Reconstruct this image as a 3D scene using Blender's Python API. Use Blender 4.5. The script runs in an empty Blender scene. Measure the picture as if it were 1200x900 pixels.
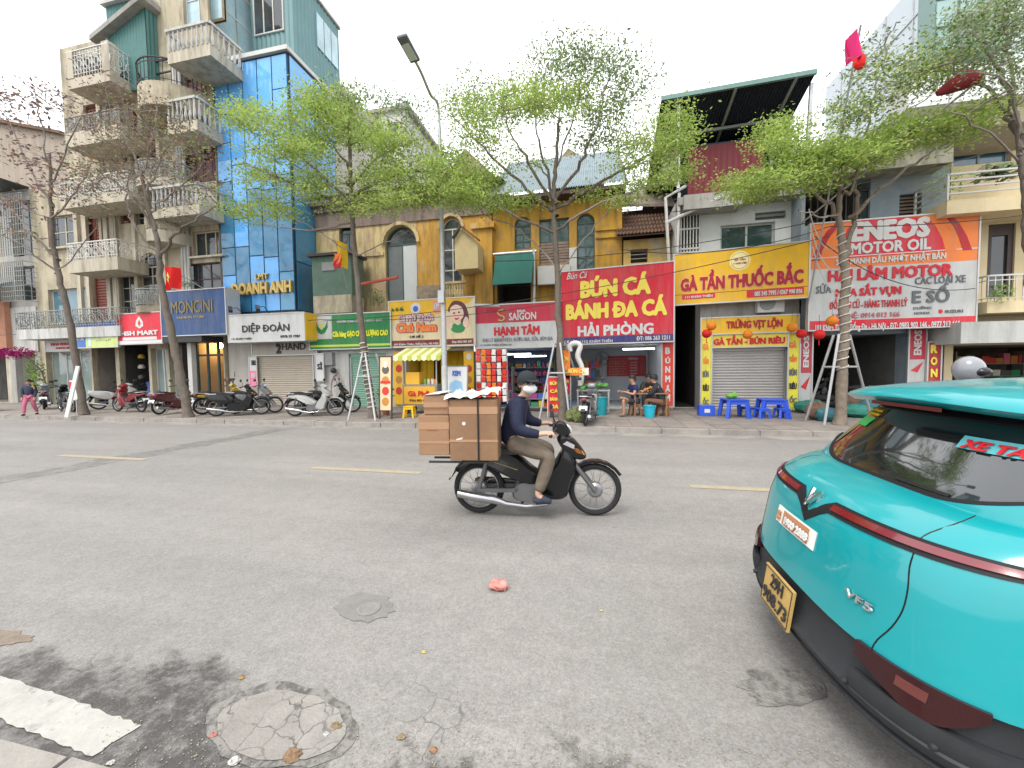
import bpy, bmesh, math, random
import numpy as np
from mathutils import Vector, Matrix
from mathutils.bvhtree import BVHTree
random.seed(7); np.random.seed(7)
SC = bpy.context.scene
COL = SC.collection
PI = math.pi

# ------------------------------------------------------------------ camera
CAM = Vector((0.0, 0.0, 1.55))
YAW, PITCH, ROLL = math.radians(12.0), math.radians(2.55), math.radians(0.7)
FPX = 450.0                                   # focal length in pixels of a 1200 px wide picture
fw = Vector((-math.sin(YAW)*math.cos(PITCH), math.cos(YAW)*math.cos(PITCH), -math.sin(PITCH)))
rt0 = Vector((math.cos(YAW), math.sin(YAW), 0.0))
up0 = rt0.cross(fw)
rt = rt0*math.cos(ROLL) - up0*math.sin(ROLL)
up = up0*math.cos(ROLL) + rt0*math.sin(ROLL)
cd = bpy.data.cameras.new('camera'); cam = bpy.data.objects.new('camera', cd); COL.objects.link(cam)
cd.sensor_width = 36.0; cd.lens = 36.0*FPX/1200.0; cd.clip_start = 0.05; cd.clip_end = 3000.0
cam.matrix_world = Matrix(((rt.x, up.x, -fw.x, CAM.x), (rt.y, up.y, -fw.y, CAM.y), (rt.z, up.z, -fw.z, CAM.z), (0, 0, 0, 1)))
SC.camera = cam

# ------------------------------------------------------------------ sky and sun
SUN_EL, SUN_AZ = math.radians(58), math.radians(200)
w = bpy.data.worlds.new('World'); SC.world = w; w.use_nodes = True
nt = w.node_tree; nt.nodes.clear()
def _n(t, **k):
    n = nt.nodes.new(t)
    for a, b in k.items(): setattr(n, a, b)
    return n
out = _n('ShaderNodeOutputWorld'); mixs = _n('ShaderNodeMixShader')
bg1 = _n('ShaderNodeBackground'); bg2 = _n('ShaderNodeBackground')
sky = _n('ShaderNodeTexSky', sky_type='NISHITA', sun_disc=False, sun_elevation=SUN_EL, sun_rotation=SUN_AZ)
sky.dust_density = 4.0
nt.links.new(sky.outputs[0], bg1.inputs[0]); bg1.inputs[1].default_value = 0.10
tc = _n('ShaderNodeTexCoord'); nz = _n('ShaderNodeTexNoise'); nz.inputs['Scale'].default_value = 2.2; nz.inputs['Detail'].default_value = 5
rp = _n('ShaderNodeValToRGB'); rp.color_ramp.elements[0].position = .3; rp.color_ramp.elements[1].position = .75
rp.color_ramp.elements[0].color = (.93, .955, 1, 1); rp.color_ramp.elements[1].color = (1, 1, .99, 1)
nt.links.new(tc.outputs['Generated'], nz.inputs['Vector']); nt.links.new(nz.outputs[0], rp.inputs[0]); nt.links.new(rp.outputs[0], bg2.inputs[0])
bg2.inputs[1].default_value = 0.78             # closed bright cloud cover
mixs.inputs[0].default_value = 0.85
nt.links.new(bg1.outputs[0], mixs.inputs[1]); nt.links.new(bg2.outputs[0], mixs.inputs[2]); nt.links.new(mixs.outputs[0], out.inputs[0])
sl = bpy.data.lights.new('sun', 'SUN'); so = bpy.data.objects.new('sun', sl); COL.objects.link(so)
sl.energy = 0.9; sl.angle = math.radians(25); sl.color = (1, .96, .9)
d = Vector((math.sin(SUN_AZ)*math.cos(SUN_EL), math.cos(SUN_AZ)*math.cos(SUN_EL), math.sin(SUN_EL)))
so.rotation_euler = d.to_track_quat('Z', 'Y').to_euler(); so.location = (0, -5, 30)
vs = SC.view_settings; vs.view_transform = 'Standard'; vs.look = 'None'; vs.gamma = 1.0; vs.exposure = 1.6; vs.use_curve_mapping = False
SC.cycles.max_bounces = 6; SC.cycles.transparent_max_bounces = 6; SC.cycles.use_denoising = True
SC.cycles.caustics_reflective = False; SC.cycles.caustics_refractive = False

# ------------------------------------------------------------------ picture pixel -> place in the street
def ray(px, py):
    return (fw + rt*((px-600.0)/FPX) - up*((py-450.0)/FPX))
def P(px, py, Y):
    d = ray(px, py); return CAM + d*((Y-CAM.y)/d.y)
def G(px, py, z=0.0):
    d = ray(px, py); return CAM + d*((z-CAM.z)/d.z)
def RECT(px0, py0, px1, py1, Y):
    xm, ym = (px0+px1)/2, (py0+py1)/2
    return P(px0, ym, Y).x, P(px1, ym, Y).x, P(xm, py1, Y).z, P(xm, py0, Y).z     # x0 x1 z0 z1

# ------------------------------------------------------------------ materials
MATS = {}
def mat(key, rgb=None, rough=.75, var=.12, scale=4.0, bump=.08, metal=0.0, dirt=0.0, dirtcol=(.07, .06, .05), spec=.35,
        coat=0.0, emit=None, estr=0.0, streak=False, bscale=None, trans=0.0, second=None, sec_amt=.5, sec_scale=1.5):
    if key in MATS: return MATS[key]
    m = bpy.data.materials.new(key); m.use_nodes = True; t = m.node_tree; N = t.nodes; L = t.links
    b = N['Principled BSDF']; b.inputs['Roughness'].default_value = rough; b.inputs['Metallic'].default_value = metal
    b.inputs['Specular IOR Level'].default_value = spec; b.inputs['Coat Weight'].default_value = coat; b.inputs['Coat Roughness'].default_value = .06
    m.diffuse_color = (*rgb, 1)
    if emit: b.inputs['Emission Color'].default_value = (*emit, 1); b.inputs['Emission Strength'].default_value = estr
    geo = N.new('ShaderNodeNewGeometry')
    n1 = N.new('ShaderNodeTexNoise'); n1.inputs['Scale'].default_value = scale; n1.inputs['Detail'].default_value = 6; n1.inputs['Roughness'].default_value = .65
    L.new(geo.outputs['Position'], n1.inputs['Vector'])
    mr = N.new('ShaderNodeMapRange'); mr.inputs[1].default_value = .25; mr.inputs[2].default_value = .75
    mr.inputs[3].default_value = 1-var; mr.inputs[4].default_value = 1+var*.8
    L.new(n1.outputs[0], mr.inputs[0])
    base = N.new('ShaderNodeMix'); base.data_type = 'RGBA'; base.blend_type = 'MULTIPLY'; base.inputs[0].default_value = 1
    base.inputs[6].default_value = (*rgb, 1); L.new(mr.outputs[0], base.inputs[7]); col = base.outputs[2]
    if second:
        n3 = N.new('ShaderNodeTexNoise'); n3.inputs['Scale'].default_value = sec_scale; n3.inputs['Detail'].default_value = 8; n3.inputs['Roughness'].default_value = .7
        L.new(geo.outputs['Position'], n3.inputs['Vector'])
        r3 = N.new('ShaderNodeMapRange'); r3.inputs[1].default_value = .62-.25*sec_amt; r3.inputs[2].default_value = .72-.25*sec_amt; L.new(n3.outputs[0], r3.inputs[0])
        x3 = N.new('ShaderNodeMix'); x3.data_type = 'RGBA'; L.new(r3.outputs[0], x3.inputs[0]); L.new(col, x3.inputs[6]); x3.inputs[7].default_value = (*second, 1); col = x3.outputs[2]
    if dirt > 0:
        mp = N.new('ShaderNodeMapping'); L.new(geo.outputs['Position'], mp.inputs[0])
        mp.inputs['Scale'].default_value = (2.2, 2.2, .35) if streak else (1, 1, 1)
        n2 = N.new('ShaderNodeTexNoise'); n2.inputs['Scale'].default_value = 1.6; n2.inputs['Detail'].default_value = 9; n2.inputs['Roughness'].default_value = .72
        L.new(mp.outputs[0], n2.inputs['Vector'])
        r2 = N.new('ShaderNodeMapRange'); r2.inputs[1].default_value = .45; r2.inputs[2].default_value = .66; r2.inputs[4].default_value = dirt; L.new(n2.outputs[0], r2.inputs[0])
        mx = N.new('ShaderNodeMix'); mx.data_type = 'RGBA'; L.new(r2.outputs[0], mx.inputs[0]); L.new(col, mx.inputs[6]); mx.inputs[7].default_value = (*dirtcol, 1); col = mx.outputs[2]
    L.new(col, b.inputs['Base Color'])
    if bump > 0:
        nb = N.new('ShaderNodeTexNoise'); nb.inputs['Scale'].default_value = bscale or scale*8; nb.inputs['Detail'].default_value = 4
        L.new(geo.outputs['Position'], nb.inputs['Vector'])
        bp = N.new('ShaderNodeBump'); bp.inputs['Strength'].default_value = bump; bp.inputs['Distance'].default_value = .02
        L.new(nb.outputs[0], bp.inputs['Height']); L.new(bp.outputs[0], b.inputs['Normal'])
    MATS[key] = m; return m
def flat(key, rgb=None, rough=.5, **k): return mat(key, rgb, rough, var=k.pop('var', .06), bump=k.pop('bump', 0.0), **k)
def glass(key, rgb=(.03, .04, .045), rough=.06, spec=.8, var=.3):
    return mat(key, rgb, rough, var=var, scale=1.2, bump=.12, bscale=1.3, spec=spec)

# ------------------------------------------------------------------ mesh building
ORG = {}
class MB:
    def __init__(s): s.v = []; s.f = []
    def add(s, vs, fs):
        n = len(s.v); s.v += [tuple(p) for p in vs]; s.f += [tuple(i+n for i in f) for f in fs]; return s
    def box(s, x0, x1, y0, y1, z0, z1):
        x0, x1 = min(x0, x1), max(x0, x1); y0, y1 = min(y0, y1), max(y0, y1); z0, z1 = min(z0, z1), max(z0, z1)
        return s.add([(x0,y0,z0),(x1,y0,z0),(x1,y1,z0),(x0,y1,z0),(x0,y0,z1),(x1,y0,z1),(x1,y1,z1),(x0,y1,z1)],
                     [(0,3,2,1),(4,5,6,7),(0,1,5,4),(1,2,6,5),(2,3,7,6),(3,0,4,7)])
    def bar(s, a, b, w, h=None, upv=(0,0,1)):
        a, b = Vector(a), Vector(b); d = (b-a); 
        if d.length < 1e-6: return s
        d.normalize(); u = Vector(upv)
        if abs(d.dot(u)) > .99: u = Vector((0,1,0))
        sx = d.cross(u).normalized()*(w/2); sy = sx.cross(d).normalized()*((h or w)/2)
        return s.add([a-sx-sy,a+sx-sy,a+sx+sy,a-sx+sy,b-sx-sy,b+sx-sy,b+sx+sy,b-sx+sy],[(0,3,2,1),(4,5,6,7),(0,1,5,4),(1,2,6,5),(2,3,7,6),(3,0,4,7)])
    def tube(s, pts, r, n=8, cap=True, closed=False):
        pts = [Vector(p) for p in pts]; m = len(pts); rs = r if isinstance(r, (list, tuple)) else [r]*m
        base = len(s.v); prev = None
        for i, p in enumerate(pts):
            if closed: d = pts[(i+1)%m]-pts[(i-1)%m]
            else: d = pts[min(i+1, m-1)]-pts[max(i-1, 0)]
            if d.length < 1e-9: d = Vector((0,0,1))
            d.normalize()
            if prev is None: a = d.orthogonal().normalized()
            else:
                a = prev - d*prev.dot(d)
                a = a.normalized() if a.length > 1e-6 else d.orthogonal().normalized()
            prev = a; b = d.cross(a)
            for k in range(n):
                t = 2*PI*k/n; s.v.append(tuple(p + (a*math.cos(t)+b*math.sin(t))*rs[i]))
        for i in range(m if closed else m-1):
            j = (i+1) % m
            for k in range(n):
                k2 = (k+1)%n; s.f.append((base+i*n+k, base+i*n+k2, base+j*n+k2, base+j*n+k))
        if cap and not closed:
            s.f.append(tuple(base+k for k in reversed(range(n)))); s.f.append(tuple(base+(m-1)*n+k for k in range(n)))
        return s
    def cyl(s, a, b, r, r2=None, n=12): return s.tube([a, b], [r, r if r2 is None else r2], n)
    def lathe(s, prof, c, axis='z', n=16):
        base = len(s.v); c = Vector(c)
        for (r, h) in prof:
            for k in range(n):
                t = 2*PI*k/n; a, b = r*math.cos(t), r*math.sin(t)
                s.v.append(tuple(c + Vector({'z': (a,b,h), 'y': (b,h,a), 'x': (h,a,b)}[axis])))
        m = len(prof)
        for i in range(m-1):
            for k in range(n):
                k2 = (k+1)%n; s.f.append((base+i*n+k, base+i*n+k2, base+(i+1)*n+k2, base+(i+1)*n+k))
        s.f.append(tuple(base+k for k in reversed(range(n)))); s.f.append(tuple(base+(m-1)*n+k for k in range(n)))
        return s
    def prism(s, poly, y0, y1, plane='xz'):
        m = len(poly)
        def q(p, y): return (p[0], y, p[1]) if plane == 'xz' else ((p[0], p[1], y) if plane == 'xy' else (y, p[0], p[1]))
        s.add([q(p, y0) for p in poly]+[q(p, y1) for p in poly],
              [tuple(range(m)), tuple(reversed(range(m, 2*m)))]+[(i, i+m, (i+1)%m+m, (i+1)%m) for i in range(m)])
        return s
    def puff(s, poly, hw, y=0.0, k=.55, smooth=True, pro=((-1, .55), (-.8, .86), (-.4, 1), (.4, 1), (.8, .86), (1, .55))):
        # rounded fairing: the outline at mid width, drawn in towards its middle at the sides
        pts = poly
        if smooth: pts = crom(poly, 3)
        cx = sum(p[0] for p in pts)/len(pts); cz = sum(p[1] for p in pts)/len(pts); m = len(pts); base = len(s.v)
        for (t, g) in pro:
            g = 1-(1-g)*k
            for p in pts: s.v.append((cx+(p[0]-cx)*g, y+t*hw, cz+(p[1]-cz)*g))
        for i in range(len(pro)-1):
            for j in range(m):
                j2 = (j+1)%m; s.f.append((base+i*m+j, base+i*m+j2, base+(i+1)*m+j2, base+(i+1)*m+j))
        s.f.append(tuple(base+j for j in reversed(range(m)))); s.f.append(tuple(base+(len(pro)-1)*m+j for j in range(m)))
        return s
    def ball(s, c, r, n=12, m=8):
        rx, ry, rz = r if isinstance(r, (tuple, list)) else (r, r, r); c = Vector(c); base = len(s.v)
        for i in range(1, m):
            a = PI*i/m
            for k in range(n):
                t = 2*PI*k/n; s.v.append((c.x+rx*math.sin(a)*math.cos(t), c.y+ry*math.sin(a)*math.sin(t), c.z+rz*math.cos(a)))
        s.v.append((c.x, c.y, c.z+rz)); s.v.append((c.x, c.y, c.z-rz)); T = base+(m-1)*n
        for i in range(m-2):
            for k in range(n):
                k2 = (k+1)%n; s.f.append((base+i*n+k, base+(i+1)*n+k, base+(i+1)*n+k2, base+i*n+k2))
        for k in range(n):
            k2 = (k+1)%n; s.f.append((T, base+k, base+k2)); s.f.append((T+1, base+(m-2)*n+k2, base+(m-2)*n+k))
        return s
    def mesh(s, name, o=(0,0,0), smooth=False):
        me = bpy.data.meshes.new(name)
        me.from_pydata([(p[0]-o[0], p[1]-o[1], p[2]-o[2]) for p in s.v], [], s.f); me.validate(clean_customdata=False)
        if smooth: smooth_me(me)
        bm = bmesh.new(); bm.from_mesh(me); bmesh.ops.recalc_face_normals(bm, faces=bm.faces); bm.to_mesh(me); bm.free()
        return me
def smooth_me(me, ang=40):
    me.polygons.foreach_set('use_smooth', [True]*len(me.polygons))
    try: me.set_sharp_from_angle(angle=math.radians(ang))
    except Exception: pass
def crom(p, k=3, closed=True):
    o = []; n = len(p)
    rng = range(n) if closed else range(n-1)
    for i in rng:
        if closed: a, b, c, e = p[i-1], p[i], p[(i+1)%n], p[(i+2)%n]
        else: a, b, c, e = p[max(i-1,0)], p[i], p[i+1], p[min(i+2,n-1)]
        for j in range(k):
            t = j/k
            o.append(tuple(.5*((2*b[d])+(-a[d]+c[d])*t+(2*a[d]-5*b[d]+4*c[d]-e[d])*t*t+(-a[d]+3*b[d]-3*c[d]+e[d])*t**3) for d in range(len(b))))
    if not closed: o.append(tuple(p[-1]))
    return o
def tag(o, label=None, cat=None, group=None, kind=None):
    if label: o['label'] = label
    if cat: o['category'] = cat
    if group: o['group'] = group
    if kind: o['kind'] = kind
    return o
def thing(name, label, cat, loc=(0,0,0), group=None, local=False, rotz=0.0):
    o = bpy.data.objects.new(name, None); COL.objects.link(o); o.location = loc; o.rotation_euler = (0, 0, rotz); o.empty_display_size = .2
    ORG[o.name] = (0,0,0) if local else tuple(loc)
    return tag(o, label, cat, group)
def part(name, mb, m, parent=None, smooth=False, label=None, kind=None, bevel=0.0):
    org = ORG[parent.name] if parent is not None else (0,0,0)
    me = mb if isinstance(mb, bpy.types.Mesh) else mb.mesh(name, org, smooth)
    ms = m if isinstance(m, (list, tuple)) else [m]
    if not me.materials:
        for q in ms: me.materials.append(q)
    o = bpy.data.objects.new(name, me); COL.objects.link(o); o.parent = parent; ORG[o.name] = org
    if bevel:
        bv = o.modifiers.new('bevel', 'BEVEL'); bv.width = bevel; bv.segments = 2; bv.limit_method = 'ANGLE'
    if label: o['label'] = label
    if kind: o['kind'] = kind
    return o
def structure(name, mb, m, smooth=False): return tag(part(name, mb, m, None, smooth), kind='structure')
def solo(name, mb, m, label, cat, group=None, smooth=False, loc=(0,0,0)):
    # a thing that is one mesh, its origin at loc
    ORG['__t'] = tuple(loc); me = mb.mesh(name, loc, smooth); me.materials.append(m)
    o = bpy.data.objects.new(name, me); COL.objects.link(o); o.location = loc; ORG[o.name] = tuple(loc)
    return tag(o, label, cat, group)
def kids(o): return [c for c in bpy.data.objects if c.parent == o]
def copy_tree(o, parent=None, swap=None):
    c = o.copy(); COL.objects.link(c); c.parent = parent; ORG[c.name] = ORG.get(o.name, (0,0,0))
    if swap and o.type == 'MESH' and o.name.split('.')[0] in swap:
        c.data = o.data.copy(); c.data.materials.clear(); c.data.materials.append(swap[o.name.split('.')[0]])
    for ch in KIDS(o): copy_tree(ch, c, swap)
    return c
_kc = {}
def KIDS(o):
    if o.name not in _kc: _kc[o.name] = kids(o)
    return _kc[o.name]

# ------------------------------------------------------------------ lettering on a plane
class Plane:
    """vertical (or leaning) board through two bottom corners and a height; u along it, v up it"""
    def __init__(s, A, B, T):          # A bottom-left, B bottom-right, T top-left
        s.A, s.B = Vector(A), Vector(B); s.u = (s.B-s.A).normalized(); w = Vector(T)-s.A; s.v = (w-s.u*w.dot(s.u)).normalized()
        s.W = (s.B-s.A).length; s.H = w.dot(s.v); s.n = s.u.cross(s.v).normalized()
        if s.n.dot(CAM-s.A) < 0: s.n.negate()
    def hit(s, px, py):
        d = ray(px, py); t = (s.A-CAM).dot(s.n)/d.dot(s.n); p = CAM+d*t-s.A
        return p.dot(s.u), p.dot(s.v)
    def at(s, a, b, o=0.0): return s.A+s.u*a+s.v*b+s.n*o
    def slab(s, mb, a0, a1, b0, b1, o0, o1):
        q = [s.at(a, b, o) for o in (o0, o1) for (a, b) in ((a0,b0),(a1,b0),(a1,b1),(a0,b1))]
        return mb.add(q, [(0,3,2,1),(4,5,6,7),(0,1,5,4),(1,2,6,5),(2,3,7,6),(3,0,4,7)])
    def poly(s, mb, pts, o0, o1):
        m = len(pts)
        return mb.add([s.at(a,b,o0) for a,b in pts]+[s.at(a,b,o1) for a,b in pts], [tuple(range(m)), tuple(reversed(range(m,2*m)))]+[(i,i+m,(i+1)%m+m,(i+1)%m) for i in range(m)])
    def pxpoly(s, mb, pts, o0, o1): return s.poly(mb, [s.hit(*p) for p in pts], o0, o1)
def glyphs(txt, res=2, bold=0.0, ext=.02, spacing=1.0):
    f = bpy.data.curves.new('lettering', 'FONT'); f.body = txt.replace('\u0110', '\u00d0'); f.size = 1; f.resolution_u = res; f.extrude = ext; f.space_character = spacing
    o = bpy.data.objects.new('lettering', f); COL.objects.link(o)
    dg = bpy.context.evaluated_depsgraph_get(); dg.update(); me = bpy.data.meshes.new_from_object(o.evaluated_get(dg))
    n = len(me.vertices); a = np.empty(n*3, 'f'); me.vertices.foreach_get('co', a); a = a.reshape(-1, 3)
    fs = [tuple(p.vertices) for p in me.polygons]
    bpy.data.objects.remove(o); bpy.data.curves.remove(f); bpy.data.meshes.remove(me)
    if n == 0: return a, fs
    if bold > 0:
        V = []; F = []
        for k, (dx, dy) in enumerate(((-1,0),(1,0),(0,.8),(0,-.8),(.7,.6),(-.7,.6),(.7,-.6),(-.7,-.6),(0,0))):
            b = a.copy(); b[:,0] += dx*bold; b[:,1] += dy*bold; b[:,2] += k*.0025; F += [tuple(i+k*n for i in q) for q in fs]; V.append(b)
        a = np.concatenate(V); fs = F
    return a, fs
def letter(pl, txt, box, m, parent, bold=.03, o=.012, thick=.012, name='lettering', px=True, res=2, spacing=1.0, italic=0.0):
    """text stretched into box: pixel corners (x0,y0,x1,y1) at the text's middle lines, or plane units"""
    a, fs = glyphs(txt, res, bold, .02, spacing)
    if len(a) == 0: return None
    if px:
        x0, y0, x1, y1 = box; xm, ym = (x0+x1)/2, (y0+y1)/2
        u0 = pl.hit(x0, ym)[0]; u1 = pl.hit(x1, ym)[0]; v1 = pl.hit(xm, y0)[1]; v0 = pl.hit(xm, y1)[1]
    else: u0, v0, u1, v1 = box
    mn, mx = a.min(0), a.max(0); sc = (mx-mn); sc[sc < 1e-6] = 1
    # height is set by the full ink box
    t = (a-mn)/sc
    mb = MB(); zs = (a[:,2]-mn[2])/sc[2]
    for k in range(len(a)):
        v = v0+t[k,1]*(v1-v0)
        mb.v.append(tuple(pl.at(u0+t[k,0]*(u1-u0)+italic*(v-v0), v, o+zs[k]*thick)))
    mb.f = fs
    me = bpy.data.meshes.new(name); og = ORG[parent.name]
    me.from_pydata([(p[0]-og[0], p[1]-og[1], p[2]-og[2]) for p in mb.v], [], mb.f)
    me.materials.append(m)
    return part(name, me, m, parent)
def signplane(px0, px1, tl, bl, tr, br, YL, YR=None, lean=0.0):
    """board whose left edge is at x=px0 (rows tl..bl) and right edge at px1 (rows tr..br)"""
    YR = YL if YR is None else YR
    a, b = P(px0, bl, YL), P(px1, br, YR); ta, tb = P(px0, tl, YL), P(px1, tr, YR)
    zb = (a.z+b.z)/2; zt = (ta.z+tb.z)/2
    A = Vector((a.x, YL, zb)); B = Vector((b.x, YR, zb)); T = Vector((a.x, YL-lean, zt))
    return Plane(A, B, T)
# ================================================================== ground
def asphalt():
    m = bpy.data.materials.new('asphalt'); m.use_nodes = True; t = m.node_tree; N = t.nodes; L = t.links; b = N['Principled BSDF']
    geo = N.new('ShaderNodeNewGeometry')
    def noise(sc, det=6, ro=.6, vec=None):
        n = N.new('ShaderNodeTexNoise'); n.inputs['Scale'].default_value = sc; n.inputs['Detail'].default_value = det; n.inputs['Roughness'].default_value = ro
        L.new(vec or geo.outputs['Position'], n.inputs['Vector']); return n.outputs[0]
    def mrange(s, a, b_, c, d_):
        n = N.new('ShaderNodeMapRange'); n.inputs[1].default_value = a; n.inputs[2].default_value = b_; n.inputs[3].default_value = c; n.inputs[4].default_value = d_; L.new(s, n.inputs[0]); return n.outputs[0]
    def mix(f, a, b_, bt='MIX'):
        n = N.new('ShaderNodeMix'); n.data_type = 'RGBA'; n.blend_type = bt
        if isinstance(f, float): n.inputs[0].default_value = f
        else: L.new(f, n.inputs[0])
        for i, q in ((6, a), (7, b_)):
            if isinstance(q, tuple): n.inputs[i].default_value = (*q, 1)
            else: L.new(q, n.inputs[i])
        return n.outputs[2]
    def mul(a, c):
        n = N.new('ShaderNodeMath'); n.operation = 'MULTIPLY'
        for i, q in ((0, a), (1, c)):
            if isinstance(q, float): n.inputs[i].default_value = q
            else: L.new(q, n.inputs[i])
        return n.outputs[0]
    sep = N.new('ShaderNodeSeparateXYZ'); L.new(geo.outputs['Position'], sep.inputs[0]); Yc = sep.outputs[1]
    c = mix(mrange(noise(.35, 5), .35, .65, 0, 1), (.235, .222, .208), (.205, .196, .185))
    mp = N.new('ShaderNodeMapping'); mp.inputs['Scale'].default_value = (.12, 1.3, 1); L.new(geo.outputs['Position'], mp.inputs[0])
    c = mix(mrange(noise(1.0, 5, .6, mp.outputs[0]), .35, .7, .75, 1.12), (0, 0, 0), c, 'MIX') if False else mix(1.0, c, mrange(noise(1.0, 5, .6, mp.outputs[0]), .3, .7, .88, 1.1), 'MULTIPLY')
    # aggregate: light and dark chips
    v = N.new('ShaderNodeTexVoronoi'); v.inputs['Scale'].default_value = 130; L.new(geo.outputs['Position'], v.inputs['Vector'])
    sp = N.new('ShaderNodeSeparateXYZ'); L.new(v.outputs['Color'], sp.inputs[0])
    c = mix(1.0, c, mrange(sp.outputs[0], 0, 1, .85, 1.15), 'MULTIPLY')
    c = mix(1.0, c, mrange(noise(28, 4, .8), .3, .7, .86, 1.14), 'MULTIPLY')
    c = mix(1.0, c, mrange(noise(6, 6, .75), .3, .7, .9, 1.1), 'MULTIPLY')
    # damp dirt collected along the near kerb
    yw = N.new('ShaderNodeMath'); yw.operation = 'MULTIPLY_ADD'; L.new(noise(1.1, 8, .72), yw.inputs[0]); yw.inputs[1].default_value = 1.7; L.new(mul(Yc, -1.0), yw.inputs[2])
    wet = mrange(yw.outputs[0], -.62, -.48, 0, 1)
    lim = mrange(Yc, 1.75, 1.9, 1, 0)
    wet = mul(wet, lim)
    wetp = mul(wet, mrange(noise(9, 7, .8), .38, .55, .25, 1))
    c = mix(wetp, c, (.062, .058, .054))
    # crocodile cracking beside the kerb
    wv = N.new('ShaderNodeVectorMath'); wv.operation = 'ADD'
    nn = N.new('ShaderNodeTexNoise'); nn.inputs['Scale'].default_value = 5; nn.inputs['Detail'].default_value = 3; L.new(geo.outputs['Position'], nn.inputs['Vector'])
    sc_ = N.new('ShaderNodeVectorMath'); sc_.operation = 'SCALE'; sc_.inputs['Scale'].default_value = .13; L.new(nn.outputs['Color'], sc_.inputs[0])
    L.new(geo.outputs['Position'], wv.inputs[0]); L.new(sc_.outputs[0], wv.inputs[1])
    vo = N.new('ShaderNodeTexVoronoi'); vo.feature = 'DISTANCE_TO_EDGE'; vo.inputs['Scale'].default_value = 7.5; L.new(wv.outputs[0], vo.inputs['Vector'])
    crk = mul(mrange(vo.outputs['Distance'], .008, .035, 1, 0), mul(mrange(noise(1.6, 4), .52, .6, 0, 1), mrange(Yc, 1.6, 1.8, 1, 0)))
    c = mix(mul(crk, .6), c, (.08, .075, .07))
    # scattered dark oil spots
    oil = mrange(noise(2.3, 9, .8), .70, .76, 0, .55)
    c = mix(oil, c, (.1, .095, .09))
    L.new(c, b.inputs['Base Color'])
    L.new(mrange(wet, 0, 1, .82, .42), b.inputs['Roughness']); b.inputs['Specular IOR Level'].default_value = .35
    bp = N.new('ShaderNodeBump'); bp.inputs['Strength'].default_value = .18; bp.inputs['Distance'].default_value = .006
    ad = N.new('ShaderNodeMath'); ad.operation = 'ADD'; L.new(mul(v.outputs['Distance'], 1.0), ad.inputs[0]); L.new(mul(crk, -2.0), ad.inputs[1]); L.new(ad.outputs[0], bp.inputs['Height']); L.new(bp.outputs[0], b.inputs['Normal'])
    return m
M_ASPH = asphalt()
M_PAVE = mat('paving', (.25, .225, .2), .85, var=.22, scale=.8, bump=.2, bscale=30, dirt=.45, dirtcol=(.16, .14, .12), second=(.22, .2, .18), sec_amt=.5, sec_scale=.6)
M_KERB = mat('kerb_concrete', (.29, .27, .245), .85, var=.2, scale=5, bump=.25, bscale=60, dirt=.5, dirtcol=(.14, .13, .12))
M_EARTH = mat('earth', (.12, .11, .09), .95, var=.3)
M_LINE = mat('road_paint', (.37, .36, .33), .7, var=.15, scale=14, bump=.15, bscale=60, dirt=.35, dirtcol=(.2, .19, .175), second=(.22, .21, .195), sec_amt=.25, sec_scale=9)
M_PATCH = mat('patch_asphalt', (.15, .143, .135), .85, var=.2, scale=10, bump=.4, bscale=110)

structure('ground', MB().box(-900, 900, -900, 900, -.6, -.25), M_EARTH)
rb = MB()
xs = [-140, -40, -12, -6, -3, 0, 3, 6, 12, 60]
for a, c in zip(xs, xs[1:]): rb.box(a, c, 1.12, 9.14, -.3, 0) if False else None
rb.add([(-140,1.0,0),(60,1.0,0),(60,9.2,0),(-140,9.2,0)], [(0,1,2,3)])
structure('road', rb, M_ASPH)
# pavement across the road: slabs on a bed, the nearest rows as real slabs
structure('pavement', MB().box(-140, 60, 9.3, 40, -.3, .112), M_PAVE)
structure('near_pavement', MB().box(-140, 60, -8, .86, -.3, .018), M_PAVE)
kst = MB().box(-.49, .49, 0, .19, -.2, .12)
kme = kst.mesh('kerb_stone'); kme.materials.append(M_KERB)
kr = tag(part('kerb', MB().box(-140, 60, 9.15, 9.31, -.3, .09), M_KERB), kind='structure')
random.seed(3)
for i in range(36):
    o = part('kerb_stone', kme, M_KERB, kr); o.location = (-27+i, 9.12+random.uniform(-.012, .012), random.uniform(-.012, .006)); o.rotation_euler = (0, 0, random.uniform(-.008, .008))
kr2 = tag(part('near_kerb', MB().box(-140, 60, .862, .96, -.3, .005), M_KERB), kind='structure')
for i in range(12):
    o = part('kerb_stone', kme, M_KERB, kr2); o.location = (-6.55+i, .87, -.102); o.rotation_euler = (0, 0, random.uniform(-.008, .008))
# pavement slabs (40 cm) on the far walkway, those large enough to tell apart
smats = [mat('pave_slab_%d' % i, c, .85, var=.2, scale=2.5, bump=.2, bscale=40, dirt=.5, dirtcol=(.12, .105, .09)) for i, c in enumerate([(.235, .205, .185), (.215, .195, .18), (.25, .22, .195)])]
sl_ = MB().box(-.293, .293, -.293, .293, 0, .012); sms = []
for q in smats:
    me = sl_.mesh('pavement_slab'); me.materials.append(q); sms.append(me)
pv = bpy.data.objects['pavement']
n = 0
for i in range(36):
    for j in range(6):
        x, y = -13.2+i*.6, 9.62+j*.6
        if n >= 290: break
        o = part('pavement_slab', sms[(i*7+j*5+i*j) % 3], None, pv); o.location = (x, y, .110+random.uniform(0, .004)); n += 1
# gutter strip
structure('gutter', MB().add([(-140,8.72,.003),(60,8.72,.003),(60,9.14,.003),(-140,9.14,.003)], [(0,1,2,3)]), mat('gutter_concrete', (.27, .255, .235), .8, var=.2, scale=3, bump=.2, dirt=.5, dirtcol=(.1, .09, .08)))
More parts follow.
